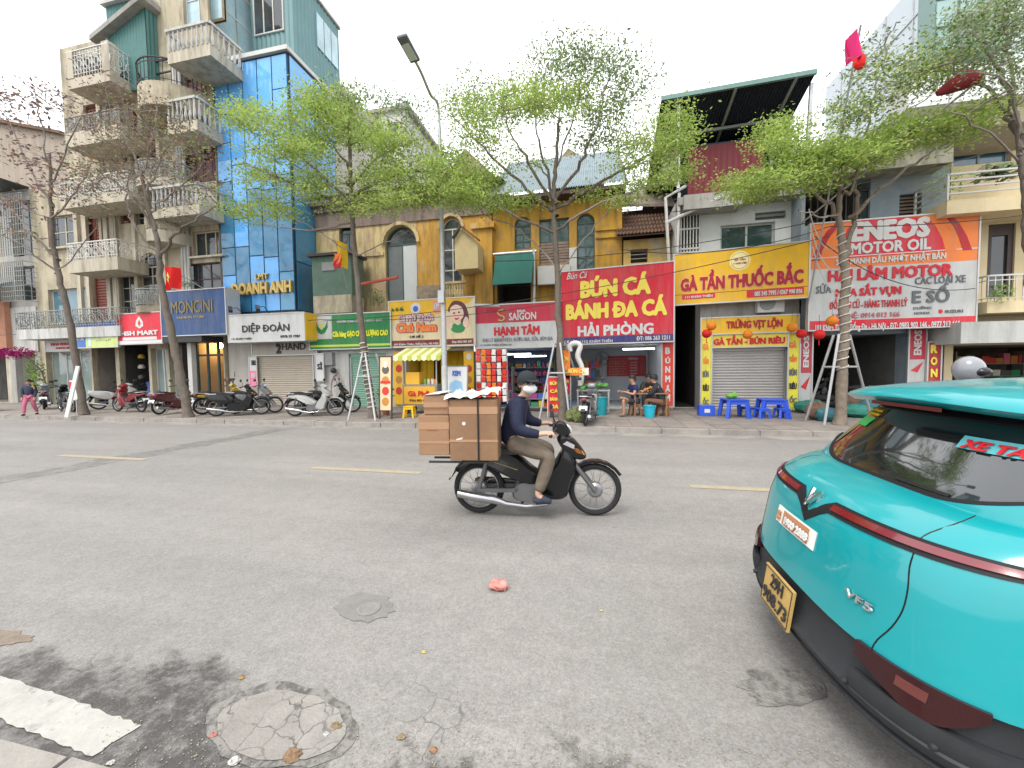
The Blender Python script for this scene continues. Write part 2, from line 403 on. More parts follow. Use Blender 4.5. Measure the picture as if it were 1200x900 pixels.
# markings
def quadmark(name, pts, m, z=.004):
    return tag(part(name, MB().add([(p[0], p[1], z) for p in pts], [(0,1,2,3)]), m), kind='structure')
YM = 5.2
for k, (xa, xb) in enumerate([(-9.75, -7.72), (-4.35, -2.5), (1.2, 2.22+.6), (6.4, 8.6), (-15.3, -13.3), (-21, -19)]):
    quadmark('lane_marking', [(xa, YM-.065), (xb, YM-.065), (xb, YM+.065), (xa, YM+.065)], mat('lane_paint', (.33, .28, .19), .75, var=.2, scale=9, dirt=.4, dirtcol=(.3, .27, .22)))
e = [G(165, 850), G(109, 887), G(0, 835), G(0, 785)]
dx = -3.2
rj = random.Random(6); ce = [(e[0].x, e[0].y), (e[1].x, e[1].y), (e[2].x+dx, e[2].y+.2), (e[3].x+dx, e[3].y+.2)]; ep = []
for a, b in zip(ce, ce[1:]+ce[:1]):
    L_ = math.hypot(b[0]-a[0], b[1]-a[1]); n_ = max(6, int(L_/.035)); nx, ny = -(b[1]-a[1])/L_, (b[0]-a[0])/L_
    for k in range(n_): t = k/n_; j = rj.uniform(-.006, .009); ep.append((a[0]+(b[0]-a[0])*t+nx*j, a[1]+(b[1]-a[1])*t+ny*j, .004))
tag(part('edge_marking', MB().add(ep, [tuple(range(len(ep)))]), M_LINE), kind='structure')
# round concrete patch, cracked, and smaller patches
def blob(name, px, py, rx, ry, m, z, n=26, ir=.08, seed=1):
    rr = random.Random(seed); c = G(px, py); vs_ = []
    for k in range(n):
        t = 2*PI*k/n; f = 1+rr.uniform(-ir, ir); q = G(px+rx*math.cos(t)*f, py+ry*math.sin(t)*f); vs_.append((q.x, q.y, z))
    return tag(part(name, MB().add(vs_, [tuple(range(n))]), m), kind='structure')
def cracked():
    m = mat('cracked_patch', (.25, .235, .215), .85, var=.25, scale=7, bump=.3, bscale=80, dirt=.3, dirtcol=(.12, .1, .09)).copy(); t = m.node_tree; N = t.nodes; L = t.links; b = N['Principled BSDF']
    src = b.inputs['Base Color'].links[0].from_socket
    geo = N.new('ShaderNodeNewGeometry'); n1 = N.new('ShaderNodeTexNoise'); n1.inputs['Scale'].default_value = 7; n1.inputs['Detail'].default_value = 4; L.new(geo.outputs['Position'], n1.inputs['Vector'])
    s = N.new('ShaderNodeVectorMath'); s.operation = 'SCALE'; s.inputs['Scale'].default_value = .18; L.new(n1.outputs['Color'], s.inputs[0])
    a = N.new('ShaderNodeVectorMath'); L.new(geo.outputs['Position'], a.inputs[0]); L.new(s.outputs[0], a.inputs[1])
    v = N.new('ShaderNodeTexVoronoi'); v.feature = 'DISTANCE_TO_EDGE'; v.inputs['Scale'].default_value = 9; L.new(a.outputs[0], v.inputs['Vector'])
    r = N.new('ShaderNodeMapRange'); r.inputs[1].default_value = .01; r.inputs[2].default_value = .045; r.inputs[3].default_value = 1; r.inputs[4].default_value = 0; L.new(v.outputs['Distance'], r.inputs[0])
    n2 = N.new('ShaderNodeTexNoise'); n2.inputs['Scale'].default_value = 3.5; L.new(geo.outputs['Position'], n2.inputs['Vector'])
    r2 = N.new('ShaderNodeMapRange'); r2.inputs[1].default_value = .4; r2.inputs[2].default_value = .55; L.new(n2.outputs[0], r2.inputs[0])
    mu = N.new('ShaderNodeMath'); mu.operation = 'MULTIPLY'; L.new(r.outputs[0], mu.inputs[0]); L.new(r2.outputs[0], mu.inputs[1])
    x = N.new('ShaderNodeMix'); x.data_type = 'RGBA'; L.new(mu.outputs[0], x.inputs[0]); L.new(src, x.inputs[6]); x.inputs[7].default_value = (.105, .097, .088, 1); L.new(x.outputs[2], b.inputs['Base Color'])
    return m
blob('patch_rim', 329, 851, 90, 50, mat('rim_tar', (.10, .095, .088), .7, var=.3, scale=18, second=(.2, .19, .175), sec_amt=.7, sec_scale=14), .003, seed=5, ir=.07)
blob('round_patch', 329, 852, 76, 41, cracked(), .007, seed=5, ir=.05)
blob('asphalt_patch', 427, 712, 34, 17, mat('manhole_patch', (.185, .177, .168), .85, var=.2, scale=12, bump=.3, bscale=110), .004, seed=8, ir=.12)
blob('pothole', 918, 805, 50, 24, mat('pothole_tar', (.14, .133, .125), .8, var=.4, scale=16, bump=.5, bscale=90, second=(.22, .21, .195), sec_amt=.7, sec_scale=12), .004, seed=11, ir=.18)
blob('pothole', 3, 748, 34, 9, mat('rust_patch', (.2, .16, .125), .85, var=.3, scale=16, bump=.3), .004, seed=12, ir=.2)
c = G(432, 714)
mh = solo('valve_cover', MB().lathe([(.03, 0), (.075, 0), (.075, .006), (.055, .008), (.05, .005), (.0, .006)], (c.x, c.y, .003), n=20), mat('cast_iron', (.2, .19, .18), .6, var=.2, scale=30), 'small round iron valve cover set in the dark patch on the road', 'valve cover', loc=(c.x, c.y, .003))
# a darker, uneven-edged strip that crosses the lanes at the far left
a, b_ = G(-60, 574), G(330, 503)
dv = Vector((b_.x-a.x, b_.y-a.y)).normalized(); nx, ny = -dv.y*.28, dv.x*.28
strip_pts = []
for k in range(13):
    t = k/12; f = 1+.35*math.sin(k*1.9); strip_pts.append((a.x+(b_.x-a.x)*t+nx*f, a.y+(b_.y-a.y)*t+ny*f))
for k in range(12, -1, -1):
    t = k/12; f = 1+.3*math.sin(k*2.7+1); strip_pts.append((a.x+(b_.x-a.x)*t-nx*f, a.y+(b_.y-a.y)*t-ny*f))
tag(part('road_dark_strip', MB().add([(p[0], min(p[1], 8.7), .0025) for p in strip_pts], [tuple(range(len(strip_pts)))]), mat('dark_strip', (.155, .15, .143), .8, var=.15, scale=8, second=(.2, .193, .183), sec_amt=.55, sec_scale=4)), kind='structure')
# ================================================================== building helpers
YF = 13.0
def plaster(key, rgb=None, **k):
    k.setdefault('dirt', .5); k.setdefault('streak', True); k.setdefault('var', .1); k.setdefault('bump', .12); k.setdefault('scale', 1.5)
    return mat(key, rgb, .88, **k)
M_CREAM = plaster('cream_plaster', (.45, .40, .29), dirtcol=(.12,.10,.075), dirt=.7, second=(.37,.32,.24), sec_amt=.5)
M_CREAM2 = plaster('pale_cream_plaster', (.47,.43,.34), dirtcol=(.15,.13,.1), dirt=.65)
M_WHITEW = plaster('white_plaster', (.48,.48,.46), dirtcol=(.17,.16,.14), dirt=.6)
M_GREYW = plaster('grey_render', (.36, .35, .33), dirtcol=(.17, .16, .15), dirt=.55)
M_TAUPE = plaster('taupe_render', (.33, .28, .23), dirtcol=(.18, .15, .13))
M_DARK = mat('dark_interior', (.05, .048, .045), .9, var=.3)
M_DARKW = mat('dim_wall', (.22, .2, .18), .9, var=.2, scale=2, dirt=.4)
M_WHITE = flat('white_paint', (.52, .52, .5), .5, var=.08, dirt=.25, dirtcol=(.4, .39, .36))
M_IRON = flat('black_iron', (.035, .035, .037), .5)
M_WIRON = flat('white_iron', (.6, .6, .57), .5, dirt=.3, dirtcol=(.3, .27, .22))
M_GIRON = flat('grey_iron', (.25, .26, .25), .5, dirt=.3)
M_GLS = glass('window_glass', (.03, .037, .042))
M_GLSB = glass('blue_window_glass', (.08, .17, .22), rough=.08)
M_WOOD = mat('brown_shutter_wood', (.15, .045, .032), .6, var=.25, scale=6, bump=.1)
M_WOODD = mat('dark_wood', (.07, .04, .035), .6, var=.3, scale=6)
M_CONC = mat('concrete', (.33, .32, .3), .9, var=.2, scale=2, bump=.2, dirt=.5, streak=True, dirtcol=(.13, .12, .1))
M_STEEL = mat('galvanised_steel', (.45, .46, .46), .45, var=.12, scale=8, metal=.5)
M_TILE = mat('clay_tile', (.16, .085, .055), .85, var=.4, scale=5, bump=.2, second=(.07, .07, .04), sec_amt=.6, sec_scale=1.4)

def wall(mb, x0, x1, z0, z1, Y, holes=(), depth=.22, back=True):
    """front skin of a wall with real openings (x0,x1,z0,z1[,'arch']) and their reveals"""
    xs = sorted(set([x0, x1]+[h[0] for h in holes]+[h[1] for h in holes])); zs = sorted(set([z0, z1]+[h[2] for h in holes]+[h[3] for h in holes]))
    xs = [a for a in xs if x0-1e-6 <= a <= x1+1e-6]; zs = [a for a in zs if z0-1e-6 <= a <= z1+1e-6]
    for a, b in zip(xs, xs[1:]):
        for c, d in zip(zs, zs[1:]):
            mx, mz = (a+b)/2, (c+d)/2
            if any(h[0] < mx < h[1] and h[2] < mz < h[3] for h in holes): continue
            mb.add([(a,Y,c),(b,Y,c),(b,Y,d),(a,Y,d)], [(0,1,2,3)])
    for h in holes:
        a, b, c, d = h[:4]; D = Y+depth
        mb.add([(a,Y,c),(a,D,c),(a,D,d),(a,Y,d)], [(0,1,2,3)]); mb.add([(b,Y,c),(b,D,c),(b,D,d),(b,Y,d)], [(3,2,1,0)])
        mb.add([(a,Y,c),(b,Y,c),(b,D,c),(a,D,c)], [(0,1,2,3)]); mb.add([(a,Y,d),(b,Y,d),(b,D,d),(a,D,d)], [(3,2,1,0)])
        if len(h) > 4:
            r = (b-a)/2; cx = (a+b)/2; cz = d-r; n = 10
            for s in (-1, 1):
                pts = [(cx+s*r*math.cos(t*PI/2/n), cz+r*math.sin(t*PI/2/n)) for t in range(n+1)]
                cor = (cx+s*r, d)
                for p, q in zip(pts, pts[1:]):
                    mb.add([(p[0],Y-.002,p[1]),(q[0],Y-.002,q[1]),(cor[0],Y-.002,cor[1])], [(0,1,2)])
                    mb.add([(p[0],Y,p[1]),(q[0],Y,q[1]),(q[0],D,q[1]),(p[0],D,p[1])], [(0,1,2,3)])
    return mb
def shell(mb, x0, x1, z0, z1, Y, Yb, roof=True):
    mb.add([(x0,Y,z0),(x0,Yb,z0),(x0,Yb,z1),(x0,Y,z1)], [(0,1,2,3)]); mb.add([(x1,Y,z0),(x1,Yb,z0),(x1,Yb,z1),(x1,Y,z1)], [(3,2,1,0)])
    mb.add([(x0,Yb,z0),(x1,Yb,z0),(x1,Yb,z1),(x0,Yb,z1)], [(3,2,1,0)])
    if roof: mb.add([(x0,Y,z1),(x1,Y,z1),(x1,Yb,z1),(x0,Yb,z1)], [(0,1,2,3)])
    return mb
def window(par, x0, x1, z0, z1, Y, cols=2, rows=1, fm=None, gm=None, fw_=.05, name='window', sill=None, panes=True, split=None):
    fm = fm or M_WHITE; gm = gm or M_GLS
    f = MB(); f.box(x0, x1, Y, Y+.06, z0, z0+fw_); f.box(x0, x1, Y, Y+.06, z1-fw_, z1); f.box(x0, x0+fw_, Y, Y+.06, z0+fw_, z1-fw_); f.box(x1-fw_, x1, Y, Y+.06, z0+fw_, z1-fw_)
    cw = (x1-x0-fw_)/cols; rh = (z1-z0-fw_)/rows
    for i in range(1, cols): f.box(x0+cw*i, x0+cw*i+fw_, Y+.002, Y+.058, z0+fw_, z1-fw_)
    for j in range(1, rows): f.box(x0+fw_, x1-fw_, Y+.004, Y+.056, z0+rh*j, z0+rh*j+fw_*.8)
    fo = part(name, f, fm, par)
    if panes:
        for i in range(cols):
            for j in range(rows):
                part('pane', MB().box(x0+cw*i+fw_, x0+cw*(i+1), Y+.025, Y+.035, z0+rh*j+fw_*.9, z0+rh*(j+1)), gm[(i+j) % len(gm)] if isinstance(gm, list) else gm, fo)
    else: part('pane', MB().box(x0+fw_, x1-fw_, Y+.025, Y+.035, z0+fw_, z1-fw_), gm, fo)
    if sill: part('sill', MB().box(x0-.08, x1+.08, Y-.26, Y-.003, z0-.08, z0-.003), sill, fo)
    return fo
def archwin(par, x0, x1, z0, z1, Y, fm, gm, cols=2, rows=3, name='window', leaf=None):
    r = (x1-x0)/2; cx = (x0+x1)/2; cz = z1-r; f = MB(); w_ = .05
    n = 12; o_ = [(cx+r*math.cos(PI*t/n), cz+r*math.sin(PI*t/n)) for t in range(n+1)]; i_ = [(cx+(r-w_)*math.cos(PI*t/n), cz+(r-w_)*math.sin(PI*t/n)) for t in range(n+1)]
    for k in range(n):
        q = [o_[k], o_[k+1], i_[k+1], i_[k]]; f.prism(q, Y, Y+.06)
    f.box(x0, x0+w_, Y, Y+.06, z0, cz); f.box(x1-w_, x1, Y, Y+.06, z0, cz); f.box(x0+w_, x1-w_, Y, Y+.06, z0, z0+w_); f.box(x0+w_, x1-w_, Y+.002, Y+.058, cz-w_/2, cz+w_/2)
    for k in range(1, cols): xx = x0+(x1-x0)*k/cols; f.box(xx-.02, xx+.02, Y+.004, Y+.056, z0+w_, cz-w_/2)
    for k in range(1, rows): zz = z0+(cz-z0)*k/rows; f.box(x0+w_, x1-w_, Y+.006, Y+.054, zz-.02, zz+.02)
    fo = part(name, f, fm, par)
    part('fanlight', MB().prism([p for p in i_], Y+.025, Y+.035), gm, fo)
    for k in range(cols):
        a = x0+(x1-x0)*k/cols; part('pane', MB().box(a+.02, a+(x1-x0)/cols-.02, Y+.025, Y+.035, z0+w_, cz-w_/2), (leaf or gm) if not isinstance(leaf, list) else leaf[k], fo)
    return fo
def shutter_leaf(mb, x0, x1, z0, z1, Y, n=None):
    """louvred leaf"""
    mb.box(x0, x0+.05, Y, Y+.05, z0, z1); mb.box(x1-.05, x1, Y, Y+.05, z0, z1); mb.box(x0+.05, x1-.05, Y, Y+.05, z0, z0+.07); mb.box(x0+.05, x1-.05, Y, Y+.05, z1-.07, z1)
    n = n or max(3, int((z1-z0)/.13)); h = (z1-z0-.14)/n
    for i in range(n):
        z = z0+.07+i*h; mb.add([(x0+.05,Y+.01,z),(x1-.05,Y+.01,z),(x1-.05,Y+.04,z+h),(x0+.05,Y+.04,z+h)], [(0,1,2,3)])
    return mb
def shutters(par, x0, x1, z0, z1, Y, n=2, m=None, name='shutter'):
    w_ = (x1-x0)/n
    for i in range(n): part(name, shutter_leaf(MB(), x0+w_*i+.01, x0+w_*(i+1)-.01, z0, z1, Y), m or M_WOOD, par)
def rollshutter(par, x0, x1, z0, z1, Y, m, pitch=.085):
    mb = MB(); n = int((z1-z0)/pitch); h = (z1-z0)/n
    for i in range(n):
        z = z0+i*h; mb.add([(x0,Y,z),(x1,Y,z),(x1,Y-.018,z+h*.5),(x0,Y-.018,z+h*.5),(x1,Y,z+h*.97),(x0,Y,z+h*.97)], [(0,1,2,3),(3,2,4,5)])
    part('roller_shutter', mb, m, par)
    part('shutter_box', MB().box(x0-.03, x1+.03, Y-.05, Y+.1, z1+.003, z1+.14), m, par)
    g = MB(); g.box(x0-.06, x0-.004, Y-.06, Y+.02, z0, z1); part('guide_rail', g, M_STEEL, par); part('guide_rail', MB().box(x1+.004, x1+.06, Y-.06, Y+.02, z0, z1), M_STEEL, par)
def balcony(par, px0, px1, yr, ys, yb, Yf, Yw, style='baluster', m=None, rm=None, curve=0.0, world=None, side=True):
    """yr rail top row, ys slab top row, yb slab bottom row in the picture, at the balcony's front face"""
    m = m or M_CREAM2; rm = rm or m
    x0, x1, zs, zr = RECT(px0, yr, px1, ys, Yf); x1 = min(x1, P(px1, ys, Yw).x) if style == 'baluster' else x1; zb = P((px0+px1)/2, yb, Yf).z
    n = 14 if curve else 1
    def fy(t): return Yf - curve*math.sin(PI*t)*1.0 if curve else Yf
    out = [(x0+(x1-x0)*k/n, (Yw-(Yw-Yf)*math.sin(PI*k/n)**.6) if curve else Yf) for k in range(n+1)]
    poly = [(x0, Yw)]+([] if curve else [])+out+[(x1, Yw)]
    if curve: poly = out
    part('balcony_slab', MB().prism(poly, zb, zs, 'xy'), m, par)
    lip = MB()
    path = ([(x0, Yw)] if not curve else [])+[(p[0], p[1]) for p in out]+([(x1, Yw)] if not curve else [])
    L3 = [Vector((p[0], p[1], zr)) for p in path]
    for a, b in zip(L3, L3[1:]): lip.bar(a, b, .12 if style in ('baluster', 'solid') else .045, .09 if style in ('baluster', 'solid') else .04)
    part('handrail', lip, rm, par)
    bal = MB()
    for a, b in zip(L3, L3[1:]):
        ln = (b-a).length
        if style == 'baluster':
            k = max(1, int(ln/.2))
            for i in range(k):
                p = a+(b-a)*((i+.5)/k); H = zr-zs; bal.lathe([(.035, 0), (.06, H*.25), (.03, H*.55), (.03, H*.8), (.05, H-.02)], (p.x, p.y, zs), n=5)
        elif style == 'iron' or style == 'scroll':
            k = max(1, int(ln/.14))
            for i in range(k+(b is L3[-1])):
                p = a+(b-a)*(i/k); bal.bar((p.x, p.y, zs), (p.x, p.y, zr), .018)
            for hz in (.12, .82):
                bal.bar((a.x, a.y, zs+(zr-zs)*hz), (b.x, b.y, zs+(zr-zs)*hz), .02)
            if style == 'scroll':
                k = max(1, int(ln/.42)); dd = (b-a).normalized()
                for i in range(k):
                    p = a+(b-a)*((i+.5)/k); R_ = (zr-zs)*.27
                    for rr_, zz in ((R_, .48), (R_*.5, .48), (R_*.35, .8), (R_*.35, .2)):
                        c = Vector((p.x, p.y, zs+(zr-zs)*zz)); bal.tube([c+dd*rr_*math.cos(t*PI/5)+Vector((0,0,1))*rr_*math.sin(t*PI/5) for t in range(10)], .016, 4, closed=True)
        elif style == 'rail':
            k = max(1, int(ln/1.3))
            for i in range(k+(b is L3[-1])):
                p = a+(b-a)*(i/k); bal.bar((p.x, p.y, zs), (p.x, p.y, zr), .045)
            for hz in (.25, .5, .75): bal.bar((a.x, a.y, zs+(zr-zs)*hz), (b.x, b.y, zs+(zr-zs)*hz), .035)
        elif style == 'solid':
            bal.bar((a.x, a.y, (zs+zr)/2), (b.x, b.y, (zs+zr)/2), .1, (zr-zs))
    part('railing', bal, rm, par)
    return x0, x1, zb, zs, zr
def corrugated(mb, x0, x1, z0, z1, Y, pitch=.12, d=.025, axis='x', X=None):
    n = max(2, int(abs(x1-x0)/pitch*2)); pts = []
    for i in range(n+1):
        t = x0+(x1-x0)*i/n; o = (d if i % 2 else 0); pts.append((t, o))
    for (a, oa), (b, ob) in zip(pts, pts[1:]):
        if axis == 'x': mb.add([(a,Y-oa,z0),(b,Y-ob,z0),(b,Y-ob,z1),(a,Y-oa,z1)], [(0,1,2,3)])
        else: mb.add([(X+oa,a,z0),(X+ob,b,z0),(X+ob,b,z1),(X+oa,a,z1)], [(0,1,2,3)])
    return mb
def tileroof(mb, x0, x1, ya, za, yb, zb, over=0):
    """sloping sheet of barrel tile rows from front edge (ya,za) up to (yb,zb)"""
    n = max(4, int((x1-x0)/.11)); m_ = max(2, int(math.hypot(yb-ya, zb-za)/.3))
    for i in range(n):
        a = x0+(x1-x0)*i/n; b = x0+(x1-x0)*(i+1)/n; c = (a+b)/2
        for j in range(m_):
            t0, t1 = j/m_, (j+1)/m_; lz = .03
            y0, z0, y1, z1 = ya+(yb-ya)*t0, za+(zb-za)*t0, ya+(yb-ya)*t1, za+(zb-za)*t1
            mb.add([(a,y0,z0+lz),(c,y0,z0+.06+lz),(b,y0,z0+lz),(a,y1,z1),(c,y1,z1+.06),(b,y1,z1)], [(0,1,4,3),(1,2,5,4)])
    return mb
def house(name, label, px0, px1, Y, cat='building', row=400):
    xa, xb = P(px0, row, Y).x, P(px1, row, Y).x
    o = thing(name, label, cat, ((xa+xb)/2, Y, .12)); return o, xa, xb
def ZT(px, py, Y): return P(px, py, Y).z
def room(par, x0, x1, z1, Y, depth, wm, fm=None, z0=.125, name='shop_interior'):
    mb = MB(); D = Y+depth
    mb.add([(x0,Y,z0),(x1,Y,z0),(x1,D,z0),(x0,D,z0)], [(0,1,2,3)]); mb.add([(x0,Y,z1),(x1,Y,z1),(x1,D,z1),(x0,D,z1)], [(3,2,1,0)])
    mb.add([(x0,Y,z0),(x0,D,z0),(x0,D,z1),(x0,Y,z1)], [(3,2,1,0)]); mb.add([(x1,Y,z0),(x1,D,z0),(x1,D,z1),(x1,Y,z1)], [(0,1,2,3)])
    mb.add([(x0,D,z0),(x1,D,z0),(x1,D,z1),(x0,D,z1)], [(0,1,2,3)])
    return part(name, mb, wm, par)
# ================================================================== buildings, left to right
def holesrc(rects, Y): return [RECT(*r[:4], Y)+((r[4],) if len(r) > 4 else ()) for r in rects]
# ---- big plain gable far left, behind
o = thing('apartment_block', 'tall plain taupe blank gable wall rising behind the narrow houses at far left', 'building', (-33, 19, .12))
x1 = P(78, 200, 19).x; mb = MB(); z1 = ZT(78, 158, 19); z0_ = ZT(0, 130, 19)
part('wall', MB().prism([(-60, .12), (x1, .12), (x1, z1), (-60, z1+7.2)], 19, 30), M_TAUPE, o)
part('coping', MB().bar((x1+.1, 18.9, z1+.05), (-60, 18.9, z1+7.25), .35, .18), M_TILE, o)
# ---- far-left shop, mostly outside
o, xa, xb = house('shop_house', 'low white shop house at far left edge with blue awning above it', -160, 10, YF)
zt = ZT(5, 300, YF)
hs = [(P(-140,440,YF).x, P(8,440,YF).x, .13, ZT(0, 412, YF))]
part('wall', shell(wall(MB(), xa, xb, .12, zt, YF, hs), xa, xb, .12, zt, YF, 22), M_CREAM2, o)
part('awning', MB().add([(xa,YF,zt-1.2),(xb+.6,YF,zt-1.2),(xb+.6,YF-1.4,zt-1.9),(xa,YF-1.4,zt-1.9)], [(0,1,2,3)]).box(xa, xb+.6, YF-1.45, YF-1.4, zt-2.05, zt-1.88), mat('blue_awning', (.1,.22,.33), .6, var=.2), o)
x0, x1, z0, z1 = RECT(-60, 355, 8, 410, 12.8); part('fascia_board', MB().box(x0, x1, 12.75, 12.95, z0, z1), mat('terracotta_panel', (.42,.2,.12), .7, var=.15, dirt=.3), o)
room(o, hs[0][0], hs[0][1], hs[0][3], YF+.23, 4, M_DARKW)
# ---- white and dark narrow house
o, xa, xb = house('shop_house', 'narrow house with dark iron window cages above white ground floor, left of cream balconies', 10, 46, YF)
zt = ZT(28, 222, YF); up0_ = ZT(28, 345, YF)
h1 = holesrc([(14, 235, 44, 300), (18, 312, 44, 352)], YF); h2 = [(xa+.35, xb-.35, .13, ZT(28, 412, YF))]
part('wall', shell(wall(MB(), xa, xb, .12, zt, YF, h1+h2), xa, xb, .12, zt, YF, 22), M_GREYW, o)
for h in h1:
    window(o, h[0], h[1], h[2], h[3], YF+.15, 2, 2, M_GIRON)
    g = MB(); 
    for i in range(12): xx = h[0]+(h[1]-h[0])*i/11; g.bar((xx, YF-.45, h[2]-.1), (xx, YF-.45, h[3]+.1), .025)
    for i in range(9): zz = h[2]-.1+(h[3]-h[2]+.2)*i/8; g.bar((h[0], YF-.45, zz), (h[1], YF-.45, zz), .022); g.bar((h[1], YF-.45, zz), (h[1], YF, zz), .022)
    part('window_cage', g, M_GIRON, o)
part('cage_roof', MB().box(xa, xb, YF-.9, YF, zt+.003, zt+.08), M_IRON, o)
part('lower_facing', MB().box(xa+.003, xb-.003, YF-.05, YF-.005, h2[0][3], ZT(28, 360, YF)), M_WHITEW, o)
room(o, h2[0][0], h2[0][1], h2[0][3], YF+.23, 3, M_WHITEW)
# ---- cream house with white iron balconies (px 45-135)
o, xa, xb = house('narrow_house', 'cream house with white ironwork balconies and brown shutters, teal box room on its roof', 46, 136, YF)
zr = ZT(100, 50, YF)
H = holesrc([(57, 338, 104, 378), (109, 318, 128, 378), (100, 250, 116, 300), (119, 250, 135, 300), (56, 252, 92, 290), (97, 190, 114, 226), (118, 190, 134, 226), (98, 120, 134, 158)], YF)
G0 = [(xa+.35, P(107, 440, YF).x, .13, ZT(80, 411, YF)), (P(109, 440, YF).x, xb-.1, .13, ZT(120, 400, YF))]
zwin = ZT(60, 222, YF)
xu = P(77, 180, YF).x
part('wall', shell(wall(MB(), xa, xb, .12, zwin, YF, [h for h in H+G0 if h[2] < zwin]), xa, xb, .12, zwin, YF, 24), M_CREAM, o)
part('upper_wall', shell(wall(MB(), xu, xb, zwin+.002, zr, YF+.003, [h for h in H if h[2] >= zwin]), xu, xb, zwin+.002, zr, YF+.003, 24), M_CREAM, o)
window(o, *H[0], YF+.15, 3, 1, M_WHITE, M_GLSB, sill=M_CREAM2)
for i in (1,): shutters(o, *H[i], YF+.1, 1)
for i in (2, 3, 5, 6, 7): shutters(o, *H[i], YF+.1, 2)
window(o, *H[4], YF+.1, 2, 2, M_CREAM2, sill=M_CREAM2)
for a in (104, 128.5, 94, 136):
    x = P(a, 300, YF).x; part('pilaster', MB().box(x-.11, x+.11, YF-.12, YF-.003, ZT(a, 395, YF), zr-.3 if a > 110 else zwin-.1), M_CREAM2, o)
balcony(o, 18, 140, 363, 384, 396, 12.1, YF, 'scroll', M_WHITEW, M_GIRON)
balcony(o, 79, 137, 283, 303, 318, 11.9, YF, 'scroll', M_CREAM2, M_WIRON)
balcony(o, 70, 150, 206, 228, 240, 11.9, YF, 'scroll', M_CREAM2, M_WIRON)
balcony(o, 76, 140, 133, 151, 168, 11.9, YF, 'scroll', M_CREAM2, M_GIRON)
cl = balcony(o, 78, 128, 56, 88, 100, 11.9, YF, 'scroll', M_CREAM2, M_WIRON)
part('terrace_pier', MB().box(cl[0], cl[0]+.35, 11.88, 12.2, cl[3], cl[4]+.1), M_CREAM2, o); part('terrace_pier', MB().box(cl[1]-.35, cl[1], 11.88, 12.2, cl[3], cl[4]+.1), M_CREAM2, o)
part('terrace_screen', MB().box(cl[0]+.35, cl[1]-.35, 12.25, 12.3, cl[3], cl[4]), M_IRON, o)
M_TEALP = mat('teal_sheet', (.055, .165, .155), .55, var=.12, dirt=.25, dirtcol=(.12,.16,.15))
ax0, ax1, az0, az1 = RECT(127, 32, 173, 95, 12.6)
tb = MB(); corrugated(tb, ax0, ax1, cl[3]-.3, az1+1.0, 12.6, .15); corrugated(tb, 12.6, 16.5, cl[3]-.3, az1+1.0, 0, .15, axis='y', X=ax1); part('roof_room', tb, M_TEALP, o)
rm_ = MB().box(ax0-.1, ax1+.12, 12.45, 16.6, az1+1.0, az1+1.12); part('room_trim', rm_, M_WHITE, o)
rx0, rx1, rz0, rz1 = RECT(103, 12, 167, 36, 12.3); part('canopy_roof', MB().add([(rx0,12.3,rz0-.1),(rx1,12.3,rz0+1.0),(rx1,16,rz0+1.1),(rx0,16,rz0),(rx0,12.3,rz0+.1),(rx1,12.3,rz0+1.2),(rx1,16,rz0+1.3),(rx0,16,rz0+.2)], [(0,3,2,1),(4,5,6,7),(0,1,5,4),(1,2,6,5),(2,3,7,6),(3,0,4,7)]), M_CONC, o)
part('canopy_post', MB().bar((rx0+.5,12.6,cl[4]), (rx0+.5,12.6,rz0+.1), .1), M_CREAM2, o); part('canopy_post', MB().bar((rx1-.3,12.7,az1+1.1), (rx1-.3,12.7,rz0+1.0), .1), M_CREAM2, o)
room(o, *G0[0][:2], G0[0][3], YF+.23, 3, M_WHITEW)
room(o, *G0[1][:2], G0[1][3], YF+.23, 4, M_DARKW)
window(o, G0[0][0], G0[0][1], .14, G0[0][3], YF+.2, 3, 1, M_WHITE, glass('shop_glass', (.22, .28, .27)), name='shop_window')
# ---- cream house with curved balconies (px 136-196)
o, xa, xb = house('narrow_house', 'cream house with bowed black and mossy curved balconies beside the flag', 136, 196, YF)
zr = ZT(165, 70, YF)
H = holesrc([(140, 310, 158, 368, 1), (163, 296, 188, 345, 1), (158, 215, 190, 262, 1), (142, 130, 162, 190), (168, 130, 190, 190), (140, 215, 154, 262)], YF)
G0 = [(xa+.12, P(175, 440, YF).x, .13, ZT(155, 404, YF)), (P(178, 440, YF).x, xb-.1, .13, ZT(185, 408, YF))]
part('wall', shell(wall(MB(), xa, xb, .12, zr, YF, H+G0), xa, xb, .12, zr, YF, 24), M_CREAM, o)
for h in H:
    if len(h) > 4: archwin(o, *h[:4], YF+.1, M_CREAM2, M_GLS)
    else: shutters(o, *h, YF+.1, 2)
for a in (138, 160.5, 194): x = P(a, 300, YF).x; part('pilaster', MB().box(x-.09, x+.09, YF-.1, YF-.003, ZT(a, 395, YF), zr-.3), M_CREAM2, o)
balcony(o, 140, 189, 338, 358, 366, 12.0, YF, 'scroll', mat('mossy_concrete', (.3,.26,.19), .9, var=.3, scale=3, dirt=.7, dirtcol=(.12,.1,.07)), M_GIRON, curve=1)
balcony(o, 155, 193, 246, 268, 282, 12.0, YF, 'scroll', M_CREAM2, M_CREAM2, curve=1)
balcony(o, 138, 196, 186, 206, 216, 12.0, YF, 'scroll', M_CREAM2, M_GIRON, curve=1)
bb = balcony(o, 133, 206, 66, 94, 122, 11.7, YF, 'iron', M_CREAM, M_IRON, curve=1)
part('balcony_back_rail', MB().bar((bb[0], 12.9, bb[4]+.9), (bb[1], 12.9, bb[4]+.9), .06).bar((bb[0], 12.9, bb[4]+.4), (bb[1], 12.9, bb[4]+.4), .05), M_IRON, o)
room(o, *G0[0][:2], G0[0][3], YF+.23, 4, M_DARK)
